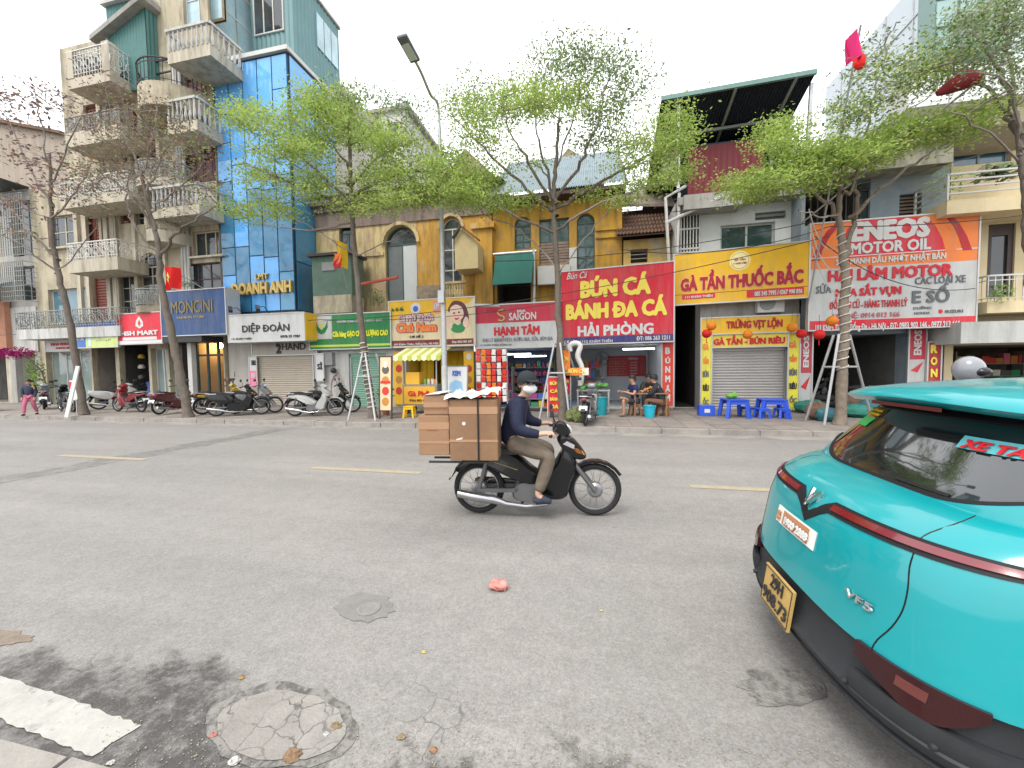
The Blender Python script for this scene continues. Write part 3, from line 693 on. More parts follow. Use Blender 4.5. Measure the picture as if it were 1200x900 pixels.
room(o, *G0[1][:2], G0[1][3], YF+.23, 3, mat('pale_green_wall', (.4,.5,.47), .8, var=.1))
window(o, G0[1][0], G0[1][1], .14, G0[1][3], YF+.2, 2, 1, M_WHITE, glass('shop_glass'), name='shop_window')
# ---- cream house with straight baluster balconies (px 196-262)
o, xa, xb = house('narrow_house', 'tall cream house with straight baluster balconies and glazed top floor, beside blue glass tower', 196, 262, YF)
zr = ZT(235, -75, YF); zg = ZT(285, 68, YF)
H = holesrc([(214, 308, 260, 345), (226, 270, 262, 300), (214, 158, 259, 214), (214, 62, 259, 116), (214, -40, 259, 26), (214, 225, 259, 240)], YF)
G0 = [(P(199, 440, YF).x, P(222, 440, YF).x, .13, ZT(210, 402, YF)), (P(228, 440, YF).x, xb+.0-.05, .13, ZT(245, 396, YF))]
part('wall', shell(wall(MB(), xa, xb, .12, zr, YF, H[:5]+G0), xa, xb, .12, zr, YF, 24), M_CREAM, o)
window(o, *H[0], YF+.12, 3, 2, M_WOODD, M_GLS); window(o, *H[1], YF+.12, 3, 1, M_CREAM2, M_GLS, sill=M_CREAM2)
M_PURP = mat('maroon_wood', (.11, .05, .055), .55, var=.25, scale=6)
for h in (H[2], H[3]):
    n = 4; w_ = (h[1]-h[0])/n; zm = h[2]+(h[3]-h[2])*.55
    for i in range(n):
        a = h[0]+w_*i; dl = MB(); dl.box(a+.02, a+w_-.02, YF+.15, YF+.2, h[2], h[3]); dl.box(a+.12, a+w_-.12, YF+.13, YF+.149, zm, h[3]-.15); dl.box(a+.12, a+w_-.12, YF+.13, YF+.149, h[2]+.15, zm-.15)
        part('door_leaf', dl, M_PURP, o)
    part('transom', MB().box(h[0], h[1], YF+.08, YF+.15, zm-.05, zm+.05), M_PURP, o)
window(o, *H[4], YF+.12, 3, 2, M_WHITE, glass('sky_glass', (.35,.5,.55), rough=.1))
pa, pb = P(212, 200, YF).x, P(219, 200, YF).x
pp = MB()
for xx in (pa, (pa+pb)/2, pb): pp.cyl((xx, YF-.1, 3.2), (xx, YF-.1, ZT(215, 70, YF)), .06, n=8)
part('drain_pipe', pp, M_WHITEW, o, smooth=True)
balcony(o, 195, 283, 27, 52, 66, 11.7, YF, 'baluster', M_CREAM2, M_WHITEW)
balcony(o, 195, 260, 114, 140, 153, 12.0, YF, 'baluster', M_CREAM2, M_WHITEW)
balcony(o, 177, 262, 216, 240, 252, 12.0, YF, 'baluster', M_CREAM2, M_WHITEW)
# glazed upper side wall
zA, zB = ZT(262, 105, YF), ZT(262, 25, YF)
f = MB(); ys = [YF+.05+i*1.15 for i in range(7)]
sg = part('side_glazing', MB().box(xb+.005, xb+.05, ys[0]-.05, ys[-1], zB-.08, zB).box(xb+.005, xb+.05, ys[0]-.05, ys[-1], zr-1.0, zr-.9).box(xb+.005, xb+.05, ys[0]-.05, ys[-1], (zB+zr-1)/2-.03, (zB+zr-1)/2+.03), M_WHITE, o)
for a, b in zip(ys, ys[1:]):
    part('pane', MB().box(xb+.01, xb+.03, a+.04, b-.04, zB, (zB+zr-1)/2-.03), glass('sky_glass'), sg); part('pane', MB().box(xb+.01, xb+.03, a+.04, b-.04, (zB+zr-1)/2+.03, zr-1.0), glass('sky_glass'), sg)
part('corner_pillar', MB().box(xb-.3, xb+.06, YF-.08, YF+.01-.012, zB-3, zr), M_CREAM, o)
room(o, *G0[0][:2], G0[0][3], YF+.23, 3, mat('pale_green_wall'))
ri = room(o, *G0[1][:2], G0[1][3], YF+.23, 4, mat('warm_wall', (.5,.4,.26), .8, var=.1, scale=2))
window(o, G0[0][0], G0[0][1], .14, G0[0][3], YF+.2, 1, 1, M_WHITE, glass('shop_glass'), name='shop_window')
x0, x1 = G0[1][:2]; zz = G0[1][3]
dfm = MB(); 
for xx in (x0, x0+(x1-x0)*.36, x0+(x1-x0)*.72, x1-.08): dfm.box(xx, xx+.08, YF+.1, YF+.17, .13, zz)
dfm.box(x0, x1, YF+.102, YF+.168, 2.15, 2.23); part('shopfront_frame', dfm, flat('dark_teal_frame', (.03,.07,.08)), o)
part('marquee', MB().box(P(190.5, 394, 12.1).x, xb+.0, 12.1, YF-.01, ZT(230, 401, 12.3), ZT(230, 391, 12.3)), M_IRON, o)
for xx in (P(218, 440, 12.9).x,): part('column', MB().box(xx-.12, xx+.12, 12.7, 12.95, .12, ZT(218, 396, 12.9)), M_IRON, o)
xx = P(226, 440, 12.6).x; part('column', MB().box(xx-.1, xx+.1, 12.5, 12.69, .12, ZT(226, 396, 12.6)), M_WHITE, o)
# ---- blue glass tower
o, xa, xb = house('glass_tower', 'narrow tower clad in bright blue mirror glass panes above a white shop sign', 262, 346, YF, row=355)
zr = ZT(300, 64, YF); zl = ZT(300, 366, YF); zm = ZT(300, 205, YF)
YB = 34.0
bm_ = MB(); wall(bm_, xa, xb, .12, zr-.15, YF+.12, [(P(303, 440, YF).x, P(368, 440, YF).x if False else xb-.12, .13, ZT(330, 416, YF))]); shell(bm_, xa, xb, .12, zr-.15, YF+.12, YB); part('wall', bm_, plaster('side_render', (.42,.4,.36), dirtcol=(.24,.22,.2)), o)
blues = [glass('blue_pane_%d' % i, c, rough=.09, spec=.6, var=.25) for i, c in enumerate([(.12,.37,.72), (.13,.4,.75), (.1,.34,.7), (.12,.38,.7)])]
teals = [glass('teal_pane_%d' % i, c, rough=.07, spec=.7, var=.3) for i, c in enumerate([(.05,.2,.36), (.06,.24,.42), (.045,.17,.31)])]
cols = 5; cw = (xb-xa)/cols; rr_ = random.Random(4)
cwall = part('curtain_wall', MB().box(xa, xb, YF+.03, YF+.1, zl, zr-.1), flat('dark_mullion', (.02,.045,.08)), o)
for i in range(cols):
    z = zl+.04; k = 0
    while z < zr-.2:
        hgt = [1.5, 2.1, 1.1, 2.6][(i*3+k*2+(i*k)%3) % 4]; z2 = min(z+hgt, zr-.15)
        if zr-.15-z2 < .5: z2 = zr-.15
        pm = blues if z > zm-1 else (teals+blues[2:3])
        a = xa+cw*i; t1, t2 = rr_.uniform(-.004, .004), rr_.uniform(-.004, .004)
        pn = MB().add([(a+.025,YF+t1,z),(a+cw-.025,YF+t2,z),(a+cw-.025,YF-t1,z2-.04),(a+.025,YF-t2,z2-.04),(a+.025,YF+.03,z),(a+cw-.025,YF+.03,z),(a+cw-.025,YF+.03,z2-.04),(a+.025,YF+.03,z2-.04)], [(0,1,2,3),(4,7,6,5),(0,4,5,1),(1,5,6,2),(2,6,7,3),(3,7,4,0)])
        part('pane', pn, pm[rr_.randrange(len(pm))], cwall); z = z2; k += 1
sw = part('side_curtain_wall', MB().box(xb+.002, xb+.03, YF+.1, YF+2.7, zl, zr-.1), flat('dark_mullion'), o)
for i in range(2):
    z = zl+.04; k = 0
    while z < zr-.2:
        z2 = min(z+[1.9, 2.4, 1.3][(i+k) % 3], zr-.15)
        if zr-.15-z2 < .5: z2 = zr-.15
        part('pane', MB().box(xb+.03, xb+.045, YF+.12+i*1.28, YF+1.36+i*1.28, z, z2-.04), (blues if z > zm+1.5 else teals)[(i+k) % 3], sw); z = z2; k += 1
part('parapet_cap', MB().box(xa-.05, xb+.12, YF-.1, YB, zr-.1, zr+.06), M_WHITE, o)
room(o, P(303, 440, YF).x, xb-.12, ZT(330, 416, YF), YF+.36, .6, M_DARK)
x0, x1, z0, z1 = P(303, 440, 12.95).x, P(368, 440, 12.95).x, .12, ZT(335, 417, 12.95)
rollshutter(o, x0, x1, .13, z1, 12.93, mat('beige_shutter', (.42,.37,.30), .6, var=.06, scale=2, metal=.1))
# teal corrugated storeys on top, set back
tX = xa+.7; tz0 = ZT(340, 60, 14.2)-.6
t_ = MB(); corrugated(t_, YF+1.6, YF+4.6, zr+.06, zr+4.7, 0, .22, .04, axis='y', X=xb-1.0); corrugated(t_, xa+.3, xb-1.0, zr+.06, zr+4.7, YF+1.6, .22, .04); part('roof_storey', t_, mat('teal_grey_sheet', (.12,.24,.25), .5, var=.1, scale=1, dirt=.3, dirtcol=(.2,.25,.25)), o)
window(o, xa+.3+.2, xb-1.4, zr+2.2, zr+3.8, YF+1.52, 3, 1, M_WHITE, M_GLS)
part('roof_sheet', MB().box(xa+.2, xb-.9, YF+1.5, YF+4.7, zr+4.7, zr+4.82), M_GREYW, o)
for i in range(3):
    part('side_window', MB().box(xb-.99+.02, xb-.93, YF+3.0+i*.5, YF+3.45+i*.5, zr+2.6, zr+4.1), glass('sky_glass'), o)
part('roof_storey_base', MB().box(xa+.3, xb-1.05, YF+4.62, YF+8, zr+.07, zr+2.0), M_GREYW, o)
# ---- building behind right of the tower (pale, over the yellow roofs)
o = thing('rear_building', 'pale grey flat roofed building behind the yellow houses, seen between tree crowns', 'building', (-9.5, 30, .12))
x0, x1, z0, z1 = RECT(428, 132, 476, 240, 34.2); part('wall', MB().box(x0, x1, 34.2, 42, .12, z1), plaster('pale_grey_far', (.5,.5,.48), dirt=.3, dirtcol=(.3,.3,.28)), o); part('roof', MB().box(x0-.4, x1+.5, 33.9, 42.4, z1+.003, z1+.3), M_CONC, o)
for i in range(2): window(o, x0+.8+i*1.7, x0+1.9+i*1.7, z1-2.6, z1-1, 34.1, 2, 1)

# ---- cream and yellow old house (px 370-575), upper wall set back
YU = 14.2
M_YELC = plaster('cream_yellow_limewash', (.52,.41,.21), dirtcol=(.1,.075,.05), dirt=.75, second=(.45,.33,.22), sec_amt=.4)
M_ORNG = plaster('orange_limewash', (.5,.28,.055), dirtcol=(.14,.09,.045), dirt=.75, second=(.48,.33,.16), sec_amt=.35)
M_OCHR = plaster('ochre_limewash', (.48,.27,.04), dirtcol=(.12,.08,.04), dirt=.7, second=(.36,.22,.07), sec_amt=.4)
M_MOLD = plaster('moulded_plaster', (.22,.17,.15), dirtcol=(.09,.07,.06), dirt=.7)
M_GREEND = mat('green_wood', (.05,.1,.085), .7, var=.2, scale=6, dirt=.3)
o = thing('old_villa', 'old cream and orange plastered house with arched doorways above a rice shop and food shop', 'building', (P(460,400,YU).x, YU, .12))
xa, xm, xb = P(372, 330, YU).x, P(489, 330, YU).x, P(577, 330, YU).x; ze = ZT(460, 236, YU); zf = ZT(460, 372, YU)
ad = holesrc([(452, 265, 489, 372, 1)], YU)[0]; aw = holesrc([(518, 255, 541, 340, 1)], YU)[0]; am = holesrc([(398, 262, 417, 345, 1)], YU)[0]
part('wall', shell(wall(MB(), xa, xm, zf-.14, ze, YU, [ad, am]), xa, xm, zf-.14, ze, YU, 22), M_YELC, o)
part('orange_wall', shell(wall(MB(), xm+.003, xb, zf-.14, ze, YU+.01, [aw]), xm+.003, xb, zf-.14, ze, YU+.01, 22), M_ORNG, o)
part('stained_band', MB().box(xa, xb, YU-.05, YU-.004, ZT(460, 262, YU), ze), M_MOLD, o)
part('cornice', MB().box(xa-.05, xb+.05, YU-.3, YU, ze+.003, ze+.14).box(xa, xb, YU-.16, YU-.052, ze-.2, ze), M_MOLD, o)
part('string_course', MB().box(xa, P(450, 300, YU).x, YU-.06, YU-.004, ZT(430, 301, YU), ZT(430, 297, YU)), M_YELC, o)
archwin(o, *am[:4], YU+.1, M_GREEND, M_GLS)
dgrey = flat('grey_door', (.13,.145,.15), .6, var=.15)
archwin(o, *ad[:4], YU+.12, M_GREEND, M_GLS, cols=2, rows=1, name='arched_door', leaf=[dgrey, flat('pale_curtain', (.5,.52,.52), .8)])
mr_ = MB()
for (a, r0, r1) in ((ad, .03, .16), (aw, .03, .14)):
    cx = (a[0]+a[1])/2; R_ = (a[1]-a[0])/2; cz = a[3]-R_; mr_ = MB()
    for k in range(14):
        t0, t1 = PI*k/14, PI*(k+1)/14; mr_.prism([(cx+(R_+q)*math.cos(t), cz+(R_+q)*math.sin(t)) for q, t in ((r0,t0),(r1,t0),(r1,t1),(r0,t1))], YU-.1, YU-.056)
    part('arch_moulding', mr_, M_YELC, o)
archwin(o, *aw[:4], YU+.12, M_WHITE, M_GLS, cols=2, rows=3)
x0, x1, z0, z1 = RECT(556, 268, 577, 360, 13.95); part('pilaster', MB().box(x0, x1, 13.95, YU, z0, z1).box(x0-.1, x1+.1, 13.85, YU, z1+.003, z1+.2), M_ORNG, o)
x0, x1, z0, z1 = RECT(533, 285, 560, 315, 13.3); xmid = x0+(x1-x0)*.32
part('bay_closet', MB().prism([(x0, z0), (x1, z0), (x1, z1), (xmid, z1+.55), (x0, z1+.15)], 13.3, YU-.005), mat('cream_board', (.58,.47,.26), .7, var=.1, dirt=.3, dirtcol=(.35,.27,.16)), o)
part('closet_roof', MB().bar((xmid, 13.2, z1+.58), (x1+.1, 13.2, z1+.02), .1, .05).bar((x0-.05, 13.2, z1+.18), (xmid, 13.2, z1+.6), .1, .05), M_TILE, o)
x0, x1, z0, z1 = RECT(520, 330, 547, 352, 13.7); bl = MB(); bl.box(x0, x1, 13.62, 13.78, z1-.08, z1).box(x0, x1, 13.62, 13.78, z0, z0+.08)
for i in range(7): bl.lathe([(.04, 0), (.07, .15), (.035, .35), (.06, z1-z0-.18)], (x0+.15+i*(x1-x0-.3)/6, 13.7, z0+.085), n=6)
part('balustrade', bl, M_YELC, o)
part('ledge', MB().box(xa, xb, 13.5, YU, zf-.15, zf), M_MOLD, o)
# stone like worn base band
part('worn_band', MB().box(P(489,350,YU).x, P(516,350,YU).x, YU-.05, YU-.004, ZT(500, 358, YU), ZT(500, 335, YU)), mat('worn_stone', (.3,.24,.18), .9, var=.4, scale=6, bump=.5, bscale=12, dirt=.6), o)
x0, x1, z0, z1 = RECT(366, 300, 412, 346, 13.1)
part('metal_closet', MB().box(x0, x1, 13.1, 13.9, z0, z1), mat('green_metal', (.09,.16,.12), .6, var=.15, scale=3, dirt=.35), o)
part('closet_cap', MB().box(x0-.12, x1+.1, 12.95, 14, z1+.003, z1+.1), M_IRON, o)
part('closet_base', MB().box(x0+.02, x1-.02, 13.08, 13.9, ZT(388, 367, 13.1), z0-.003), M_CREAM, o)
part('closet_vent', MB().box(*RECT(377, 307, 392, 317, 13.07)[:2], 13.07, 13.096, *RECT(377, 307, 392, 317, 13.07)[2:]), M_GIRON, o)
# roof
rf = MB(); tileroof(rf, xa-.2, P(520, 240, YU).x, YU-.5, ze+.2, 19, ze+2.7); part('tiled_roof', rf, M_TILE, o)
x0, x1, z0, z1 = RECT(520, 172, 592, 240, 16.5); part('gable', MB().prism([(x0, ze), (x1, ze), (x1, z1-1.8), ((x0+x1)/2-.4, z1), (x0, z1-1.2)], 16.5, 17.5), mat('mossy_gable', (.28,.24,.15), .9, var=.3, dirt=.6, dirtcol=(.12,.11,.06)), o)
rf = MB(); tileroof(rf, x0-.4, x1+.4, YU-.5, ze+.2, 16.4, z1-2.0); part('tiled_roof', rf, M_TILE, o)
# ground floor rooms
g1 = (P(370, 440, YF).x, P(463, 440, YF).x); g2 = (P(465, 440, YF).x, P(556, 440, YF).x); zg1 = ZT(420, 411, YF); zg2 = ZT(510, 409, YF)
gw = MB(); xl, xr = g1[0], g2[1]; so1 = (P(409, 440, YF).x, P(453, 440, YF).x, .13, ZT(430, 414, YF)); so2 = (P(476, 440, YF).x, P(545, 440, YF).x, .13, ZT(510, 411, YF))
wall(gw, xl, (g1[1]+g2[0])/2, .12, zf-.003, YF, [so1]); part('ground_floor_wall', gw, M_WHITEW, o)
gw = MB(); wall(gw, (g1[1]+g2[0])/2+.003, xr, .12, zf-.003, YF, [so2]); part('ground_floor_wall', gw, M_CREAM2, o)
part('ground_floor_roof', MB().box(xl, xr, YF+.003, YU-.05, zf-.15, zf-.004), M_CONC, o)
rollshutter(o, so1[0]+.07, so1[1]-.07, .13, so1[3]-.15, YF+.12, mat('green_shutter', (.2,.36,.28), .6, var=.08, scale=2))
room(o, so2[0], so2[1], so2[3], YF+.23, 2.6, mat('mustard_wall', (.5,.34,.03), .7, var=.08))
cu = MB(); corrugated(cu, so2[0]+.1, so2[0]+(so2[1]-so2[0])*.3, 1.0, so2[3], YF+1.0, .2, .06); corrugated(cu, so2[0]+(so2[1]-so2[0])*.36, so2[1], .6, so2[3], YF+1.3, .25, .07)
part('curtain', cu, mat('yellow_curtain', (.58,.38,.02), .8, var=.12, scale=3), o)
# ---- ochre house (577-728)
o = thing('old_villa', 'deep ochre house with arched green windows and green blind above the fish noodle sign', 'building', (P(650,400,YU).x, YU, .12))
xa, xb = P(578, 300, YU).x, P(729, 300, YU).x; ze = ZT(650, 236, YU); zf = ZT(640, 368, YU)
Hs = holesrc([(603, 254, 622, 292, 1), (632, 256, 667, 310), (676, 250, 697, 315, 1), (582, 296, 622, 360)], YU)
part('wall', shell(wall(MB(), xa, xb, zf-.14, ze, YU, Hs), xa, xb, zf-.14, ze, YU, 22), M_OCHR, o)
archwin(o, *Hs[0][:4], YU+.1, M_GREEND, glass('green_glass', (.04,.08,.08))); archwin(o, *Hs[2][:4], YU+.1, M_GREEND, glass('green_glass'), rows=4)
h = Hs[1]; window(o, h[0], h[1], h[2]+(h[3]-h[2])*.5, h[3], YU+.1, 3, 1, M_GREEND, glass('green_glass'))
for i in range(8):
    zz = h[2]+(h[3]-h[2])*.5*i/8; part('plank', MB().box(h[0]+.02, h[1]-.02, YU+.06+.01*(i % 2), YU+.1, zz+.01, zz+(h[3]-h[2])*.0625-.01), mat('weathered_plank', (.25,.19,.15), .85, var=.3, scale=4, dirt=.4), o)
room(o, *Hs[3][:2], Hs[3][3], YU+.23, 1.5, M_DARK, z0=Hs[3][2])
x0, x1, z0, z1 = RECT(577, 292, 623, 333, 13.35); aw_ = MB(); aw_.add([(x0,13.9,z1),(x1,13.9,z1),(x1,13.3,z0),(x0,13.3,z0),(x0,13.88,z1-.02),(x1,13.88,z1-.02),(x1,13.28,z0),(x0,13.28,z0)], [(0,1,2,3),(7,6,5,4),(0,3,7,4),(1,5,6,2)])
part('green_blind', aw_, mat('green_canvas', (.018,.13,.105), .75, var=.15, scale=3, dirt=.25), o); part('blind_rod', MB().cyl((x0-.1,13.9,z1+.03), (x1+.1,13.9,z1+.03), .05, n=8), M_STEEL, o)
part('downpipe', MB().cyl((P(626,330,13.9).x,13.9,zf), (P(626,330,13.9).x,13.9,ZT(626,292,13.9)), .06, n=8), M_STEEL, o)
x0, x1, z0, z1 = RECT(630, 311, 668, 333, 13.9); part('white_panel', MB().box(x0, x1, 13.9, 14.1, z0, z1), M_WHITE, o)
x0, x1, z0, z1 = RECT(667, 290, 676, 330, 14.1); part('white_panel', MB().box(x0, x1, 14.1, 14.19, z0, z1), M_WHITE, o)
part('ledge', MB().box(xa, xb, YF, YU-.005, zf-.15, zf), M_MOLD, o)
for a, b in ((668, 706), (698, 727)):
    x0, x1, z0, z1 = RECT(a, 268, b, 270, YU-.03)
part('moulding', MB().box(P(698,268,YU).x, xb, YU-.05, YU-.004, ZT(712, 270, YU), ZT(712, 267, YU)).box(P(698,275,YU).x, xb, YU-.05, YU-.004, ZT(712, 279, YU), ZT(712, 276, YU)), M_OCHR, o)
x0, x1, z0, z1 = RECT(566, 184, 705, 246, 15.6)
part('eaves', MB().box(xa-.1, xb+.1, YU-.55, YU+.5, ze+.003, ze+.12), M_WOODD, o)
me_ = mat('blue_grey_roofing', (.22,.28,.30), .5, var=.12, scale=1.5, dirt=.25)
rr = MB(); n_ = 60; X0, X1 = xa-.15, xb+.15; zt_ = ZT(640, 187, 18)
for i in range(n_):
    a, b = X0+(X1-X0)*i/n_, X0+(X1-X0)*(i+1)/n_; c_ = (a+b)/2; rr.add([(a,YU-.6,ze+.15),(c_,YU-.6,ze+.21),(b,YU-.6,ze+.15),(a,18,zt_),(c_,18,zt_+.06),(b,18,zt_)], [(0,1,4,3),(1,2,5,4)])
part('metal_roof', rr, me_, o)
x0, x1, z0, z1 = RECT(645, 172, 708, 215, 18.2); part('gable', MB().prism([(x0, ze), (x1, ze), (x1, z1-1.2), (x1-1.6, z1), (x0, z1-.9)], 18.2, 19), mat('mossy_gable'), o)
zgt = ZT(610, 408, YF); s1 = (P(566, 440, YF).x, P(655, 440, YF).x, .13, zgt); s2 = (P(664, 440, YF).x, P(776, 440, YF).x, .13, ZT(720, 404, YF))
xL, xR = P(557.5, 440, YF).x, P(789, 440, YF).x
part('ground_floor_wall', wall(MB(), xL, (s1[1]+s2[0])/2, .12, zf-.16, YF, [s1]), M_GREYW, o); part('ground_floor_wall', wall(MB(), (s1[1]+s2[0])/2+.003, xR, .12, zf-.16, YF+.004, [s2]), M_CREAM2, o)
room(o, s1[0], s1[1], s1[3], YF+.23, 3.5, mat('shop_blue_wall', (.16,.2,.3), .8, var=.2, scale=2)); room(o, s2[0], s2[1], s2[3], YF+.234, 3.2, mat('clinic_white', (.52,.55,.58), .75, var=.05))
VILLA2 = o
# ---- low brown roofed shed (729-786)
o = thing('roof_shed', 'low yellow soot stained wall under rusty brown roof, between ochre house and white house', 'building', (P(757,400,YU).x, YU, 2.3))
xa, xb = P(730.5, 290, YU).x, P(786, 290, YU).x; zt = ZT(757, 280, YU); h = holesrc([(739, 292, 759, 308)], YU)[0]
part('wall', shell(wall(MB(), xa, xb, 2.3, zt, YU-.02, [h]), xa, xb, 2.3, zt, YU-.02, 18), mat('sooty_yellow', (.6,.42,.13), .85, var=.15, dirt=.6, dirtcol=(.25,.2,.14), second=(.5,.46,.36), sec_amt=.35), o)
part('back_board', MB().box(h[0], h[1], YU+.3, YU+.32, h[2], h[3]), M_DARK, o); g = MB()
for i in range(2): g.box(h[0], h[1], YU+.1, YU+.13, h[2]+(h[3]-h[2])*(.35+.3*i), h[2]+(h[3]-h[2])*(.4+.3*i))
part('window_bars', g, M_WHITE, o)
rf = MB(); tileroof(rf, xa-.25, xb, YU-.45, zt+.02, 15.0, ZT(757, 252, 15.0)); rf.add([(xa-.25,YU-.43,zt),(xb,YU-.43,zt),(xb,15.0,ZT(757,252,15.0)-.02),(xa-.25,15.0,ZT(757,252,15.0)-.02)],[(0,1,2,3)]); part('rusty_roof', rf, mat('rusty_sheet', (.13,.07,.045), .85, var=.35, scale=5, dirt=.5), o)
x0, x1, z0, z1 = RECT(728, 236, 789, 256, 15.0); part('gable_board', MB().box(xa-.2, xb, 15.35, 15.4, zt, ZT(757, 246, 15.4)), M_WOODD, o); part('upper_roof', MB().add([(x0,15.0,z0+.6),(x1,14.6,z0+.3),(x1,17,z1+1.4),(x0,17,z1+1.2),(x0,15,z0+.5),(x1,14.6,z0+.2),(x1,17,z1+1.3),(x0,17,z1+1.1)], [(0,1,2,3),(7,6,5,4),(0,4,5,1),(1,5,6,2),(3,2,6,7),(0,3,7,4)]), M_MOLD, o)
pf = MB(); a = P(780, 228, 13.2); b = P(792, 228, 13.2); c_ = P(787, 310, 13.2); pf.tube([(a.x+.6,13.2,a.z+.2), (a.x,13.2,a.z-.1), (a.x+.12,13.2,c_.z)], .05, 6).tube([(b.x+.1,13.2,a.z), (b.x+.05,13.2,c_.z)], .05, 6).tube([(a.x,13.2,a.z-.9), (a.x+1.6,13.0,a.z-.3)], .05, 6)
part('pipe_frame', pf, M_WHITE, o)
# ---- white house with the red and black roof shed
YW = 13.6
o = thing('white_house', 'white house topped by a red corrugated shed with a large dark lean-to roof', 'building', (P(862,400,YW).x, YW, .12))
xa, xb = P(791, 300, YW).x, P(936, 300, YW).x; zt = ZT(860, 232, YW)
Hs = holesrc([(794, 246, 819, 318), (844, 262, 908, 305), (885, 248, 921, 257), (846, 255, 880, 259), (792, 405, 818, 480)], YW)
alley = (P(791,440,YF).x, P(819,440,YF).x)
Hs[4] = (xa+.02, alley[1]+.1, .125, ZT(805, 345, YW)); Hs = Hs[:3]+Hs[4:]
part('wall', shell(wall(MB(), xa, xb, .12, zt, YW, Hs), xa, xb, .12, zt, YW, 20), plaster('bright_white_wall', (.58,.6,.6), dirtcol=(.5,.5,.48), dirt=.3), o)
room(o, Hs[3][0], Hs[3][1], Hs[3][3], YW+.23, 6, M_DARK, name='passage')
h = Hs[0]; g = MB(); 
for i in range(8): xx = h[0]+(h[1]-h[0])*i/7; g.bar((xx, YW-.06, h[2]), (xx, YW-.06, h[3]), .035)
for t in (0, .3, .36, .68, 1): zz = h[2]+(h[3]-h[2])*t; g.bar((h[0], YW-.062, zz), (h[1], YW-.062, zz), .05)
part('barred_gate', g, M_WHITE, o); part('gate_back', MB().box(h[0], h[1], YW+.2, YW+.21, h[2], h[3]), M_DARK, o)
window(o, *Hs[1], YW+.08, 2, 1, M_STEEL, glass('deep_green_glass', (.025,.06,.06)), fw_=.06, sill=M_WHITEW)
h = Hs[2]; part('louvre', MB().box(h[0], h[1], YW+.1, YW+.12, h[2], h[3]).box(h[0], h[1], YW, YW+.08, (h[2]+h[3])/2-.03, (h[2]+h[3])/2+.03), M_GIRON, o)
part('cornice', MB().box(P(800,240,13.2).x, P(868,240,13.2).x, 13.0, YW-.003, ZT(830, 246, 13.2), ZT(830, 229, 13.2)), M_CONC, o)
x0, x1 = P(806, 200, 13.25).x, P(895, 200, 13.25).x; z0, z1 = zt+.003, ZT(850, 168, 13.25)
rc = MB(); corrugated(rc, x0, x1, z0, z1, 13.25, .16, .03); corrugated(rc, 13.25, 19, z0, z1, 0, .16, .03, axis='y', X=x1); part('red_shed_wall', rc, mat('red_sheet', (.15,.014,.02), .55, var=.12, scale=2, dirt=.2), o)
part('shed_back', MB().box(x0-.05, xb, 14.3, 14.4, z0, ZT(850, 112, 14.3)).box(x0-.05, xb-.3, 13.3, 14.3, z1+.02, z1+.08), mat('navy_back', (.035,.04,.055), .7), o)
TL, TR = P(775, 116, 12.3), P(957, 84, 12.3); bk = 5.5
dz = -1.7
rfm = mat('navy_roof_sheet', (.025,.03,.045), .5, var=.2, scale=2)
q0 = MB(); N_ = 44
for i in range(N_):
    t0, t1 = i/N_, (i+1)/N_; tm = (t0+t1)/2
    A0 = TL.lerp(TR, t0); A1 = TL.lerp(TR, t1); Am = TL.lerp(TR, tm)
    q0.add([A0, (Am.x, Am.y, Am.z+.05), A1, (A0.x, A0.y+bk, A0.z+dz), (Am.x, Am.y+bk, Am.z+dz+.05), (A1.x, A1.y+bk, A1.z+dz)], [(0,1,4,3),(1,2,5,4)])
part('lean_to_roof', q0, rfm, o)
part('roof_edge', MB().bar(TL, TR, .08, .12), mat('green_trim', (.14,.24,.22), .5), o)
pu = MB()
for k in (1.2, 2.6, 4.0): pu.bar((TL.x, TL.y+k, TL.z+dz*k/bk-.1), (TR.x, TR.y+k, TR.z+dz*k/bk-.1), .08)
for t in (.12, .5, .88):
    a = TL.lerp(TR, t); pu.bar((a.x, a.y, a.z-.05), (a.x, a.y+bk, a.z+dz-.05), .07)
part('purlins', pu, M_GIRON, o)
ps = MB(); 
for t, yy in ((.13, 12.5), (.97, 12.5), (.9, 14)):
    a = TL.lerp(TR, t); ps = MB(); ps.bar((a.x, yy, zt if t < .9 else zt-.2), (a.x+(.1 if t > .9 else 0), yy, a.z-.1+(dz*(yy-12.3)/bk)), .08); part('roof_post', ps, M_STEEL, o)
part('roof_terrace', MB().box(xa, xb, 13.1, YW-.003, zt-.25, zt-.02), M_CONC, o)
part('parapet', MB().box(P(896,240,13.2).x, xb, 13.12, 13.2, zt-.02, zt+.35), M_WHITEW, o)
x0, x1, z0, z1 = RECT(776, 135, 797, 215, 14.0); part('side_screen', MB().box(x0, x1, 14.0, 14.06, z0, z0+(z1-z0)*.65), M_WHITE, o, label='white sheet screen'); part('side_screen', MB().box(x0, x1, 14.0, 14.06, z0+(z1-z0)*.66, z1-.3), mat('scarlet_sheet', (.5,.03,.04), .6), o, label='red sheet screen')
# ground floor of the chicken shop
s = (P(833,440,YF).x, P(923,440,YF).x, .13, ZT(878, 405, YF)); xl, xr = P(820,440,YF).x, P(937,440,YF).x
part('ground_floor_wall', wall(MB(), xl, xr, .12, ZT(878, 352, YF), YF, [s]), M_CONC, o)
rollshutter(o, s[0]+.07, s[1]-.07, .13, s[3]-.16, YF+.08, mat('grey_shutter', (.4,.38,.36), .55, var=.05, scale=2, metal=.2))
part('side_wall', MB().box(xl, xl+.1, YF+.02, YW-.003, .12, ZT(878, 352, YF)), M_CONC, o)
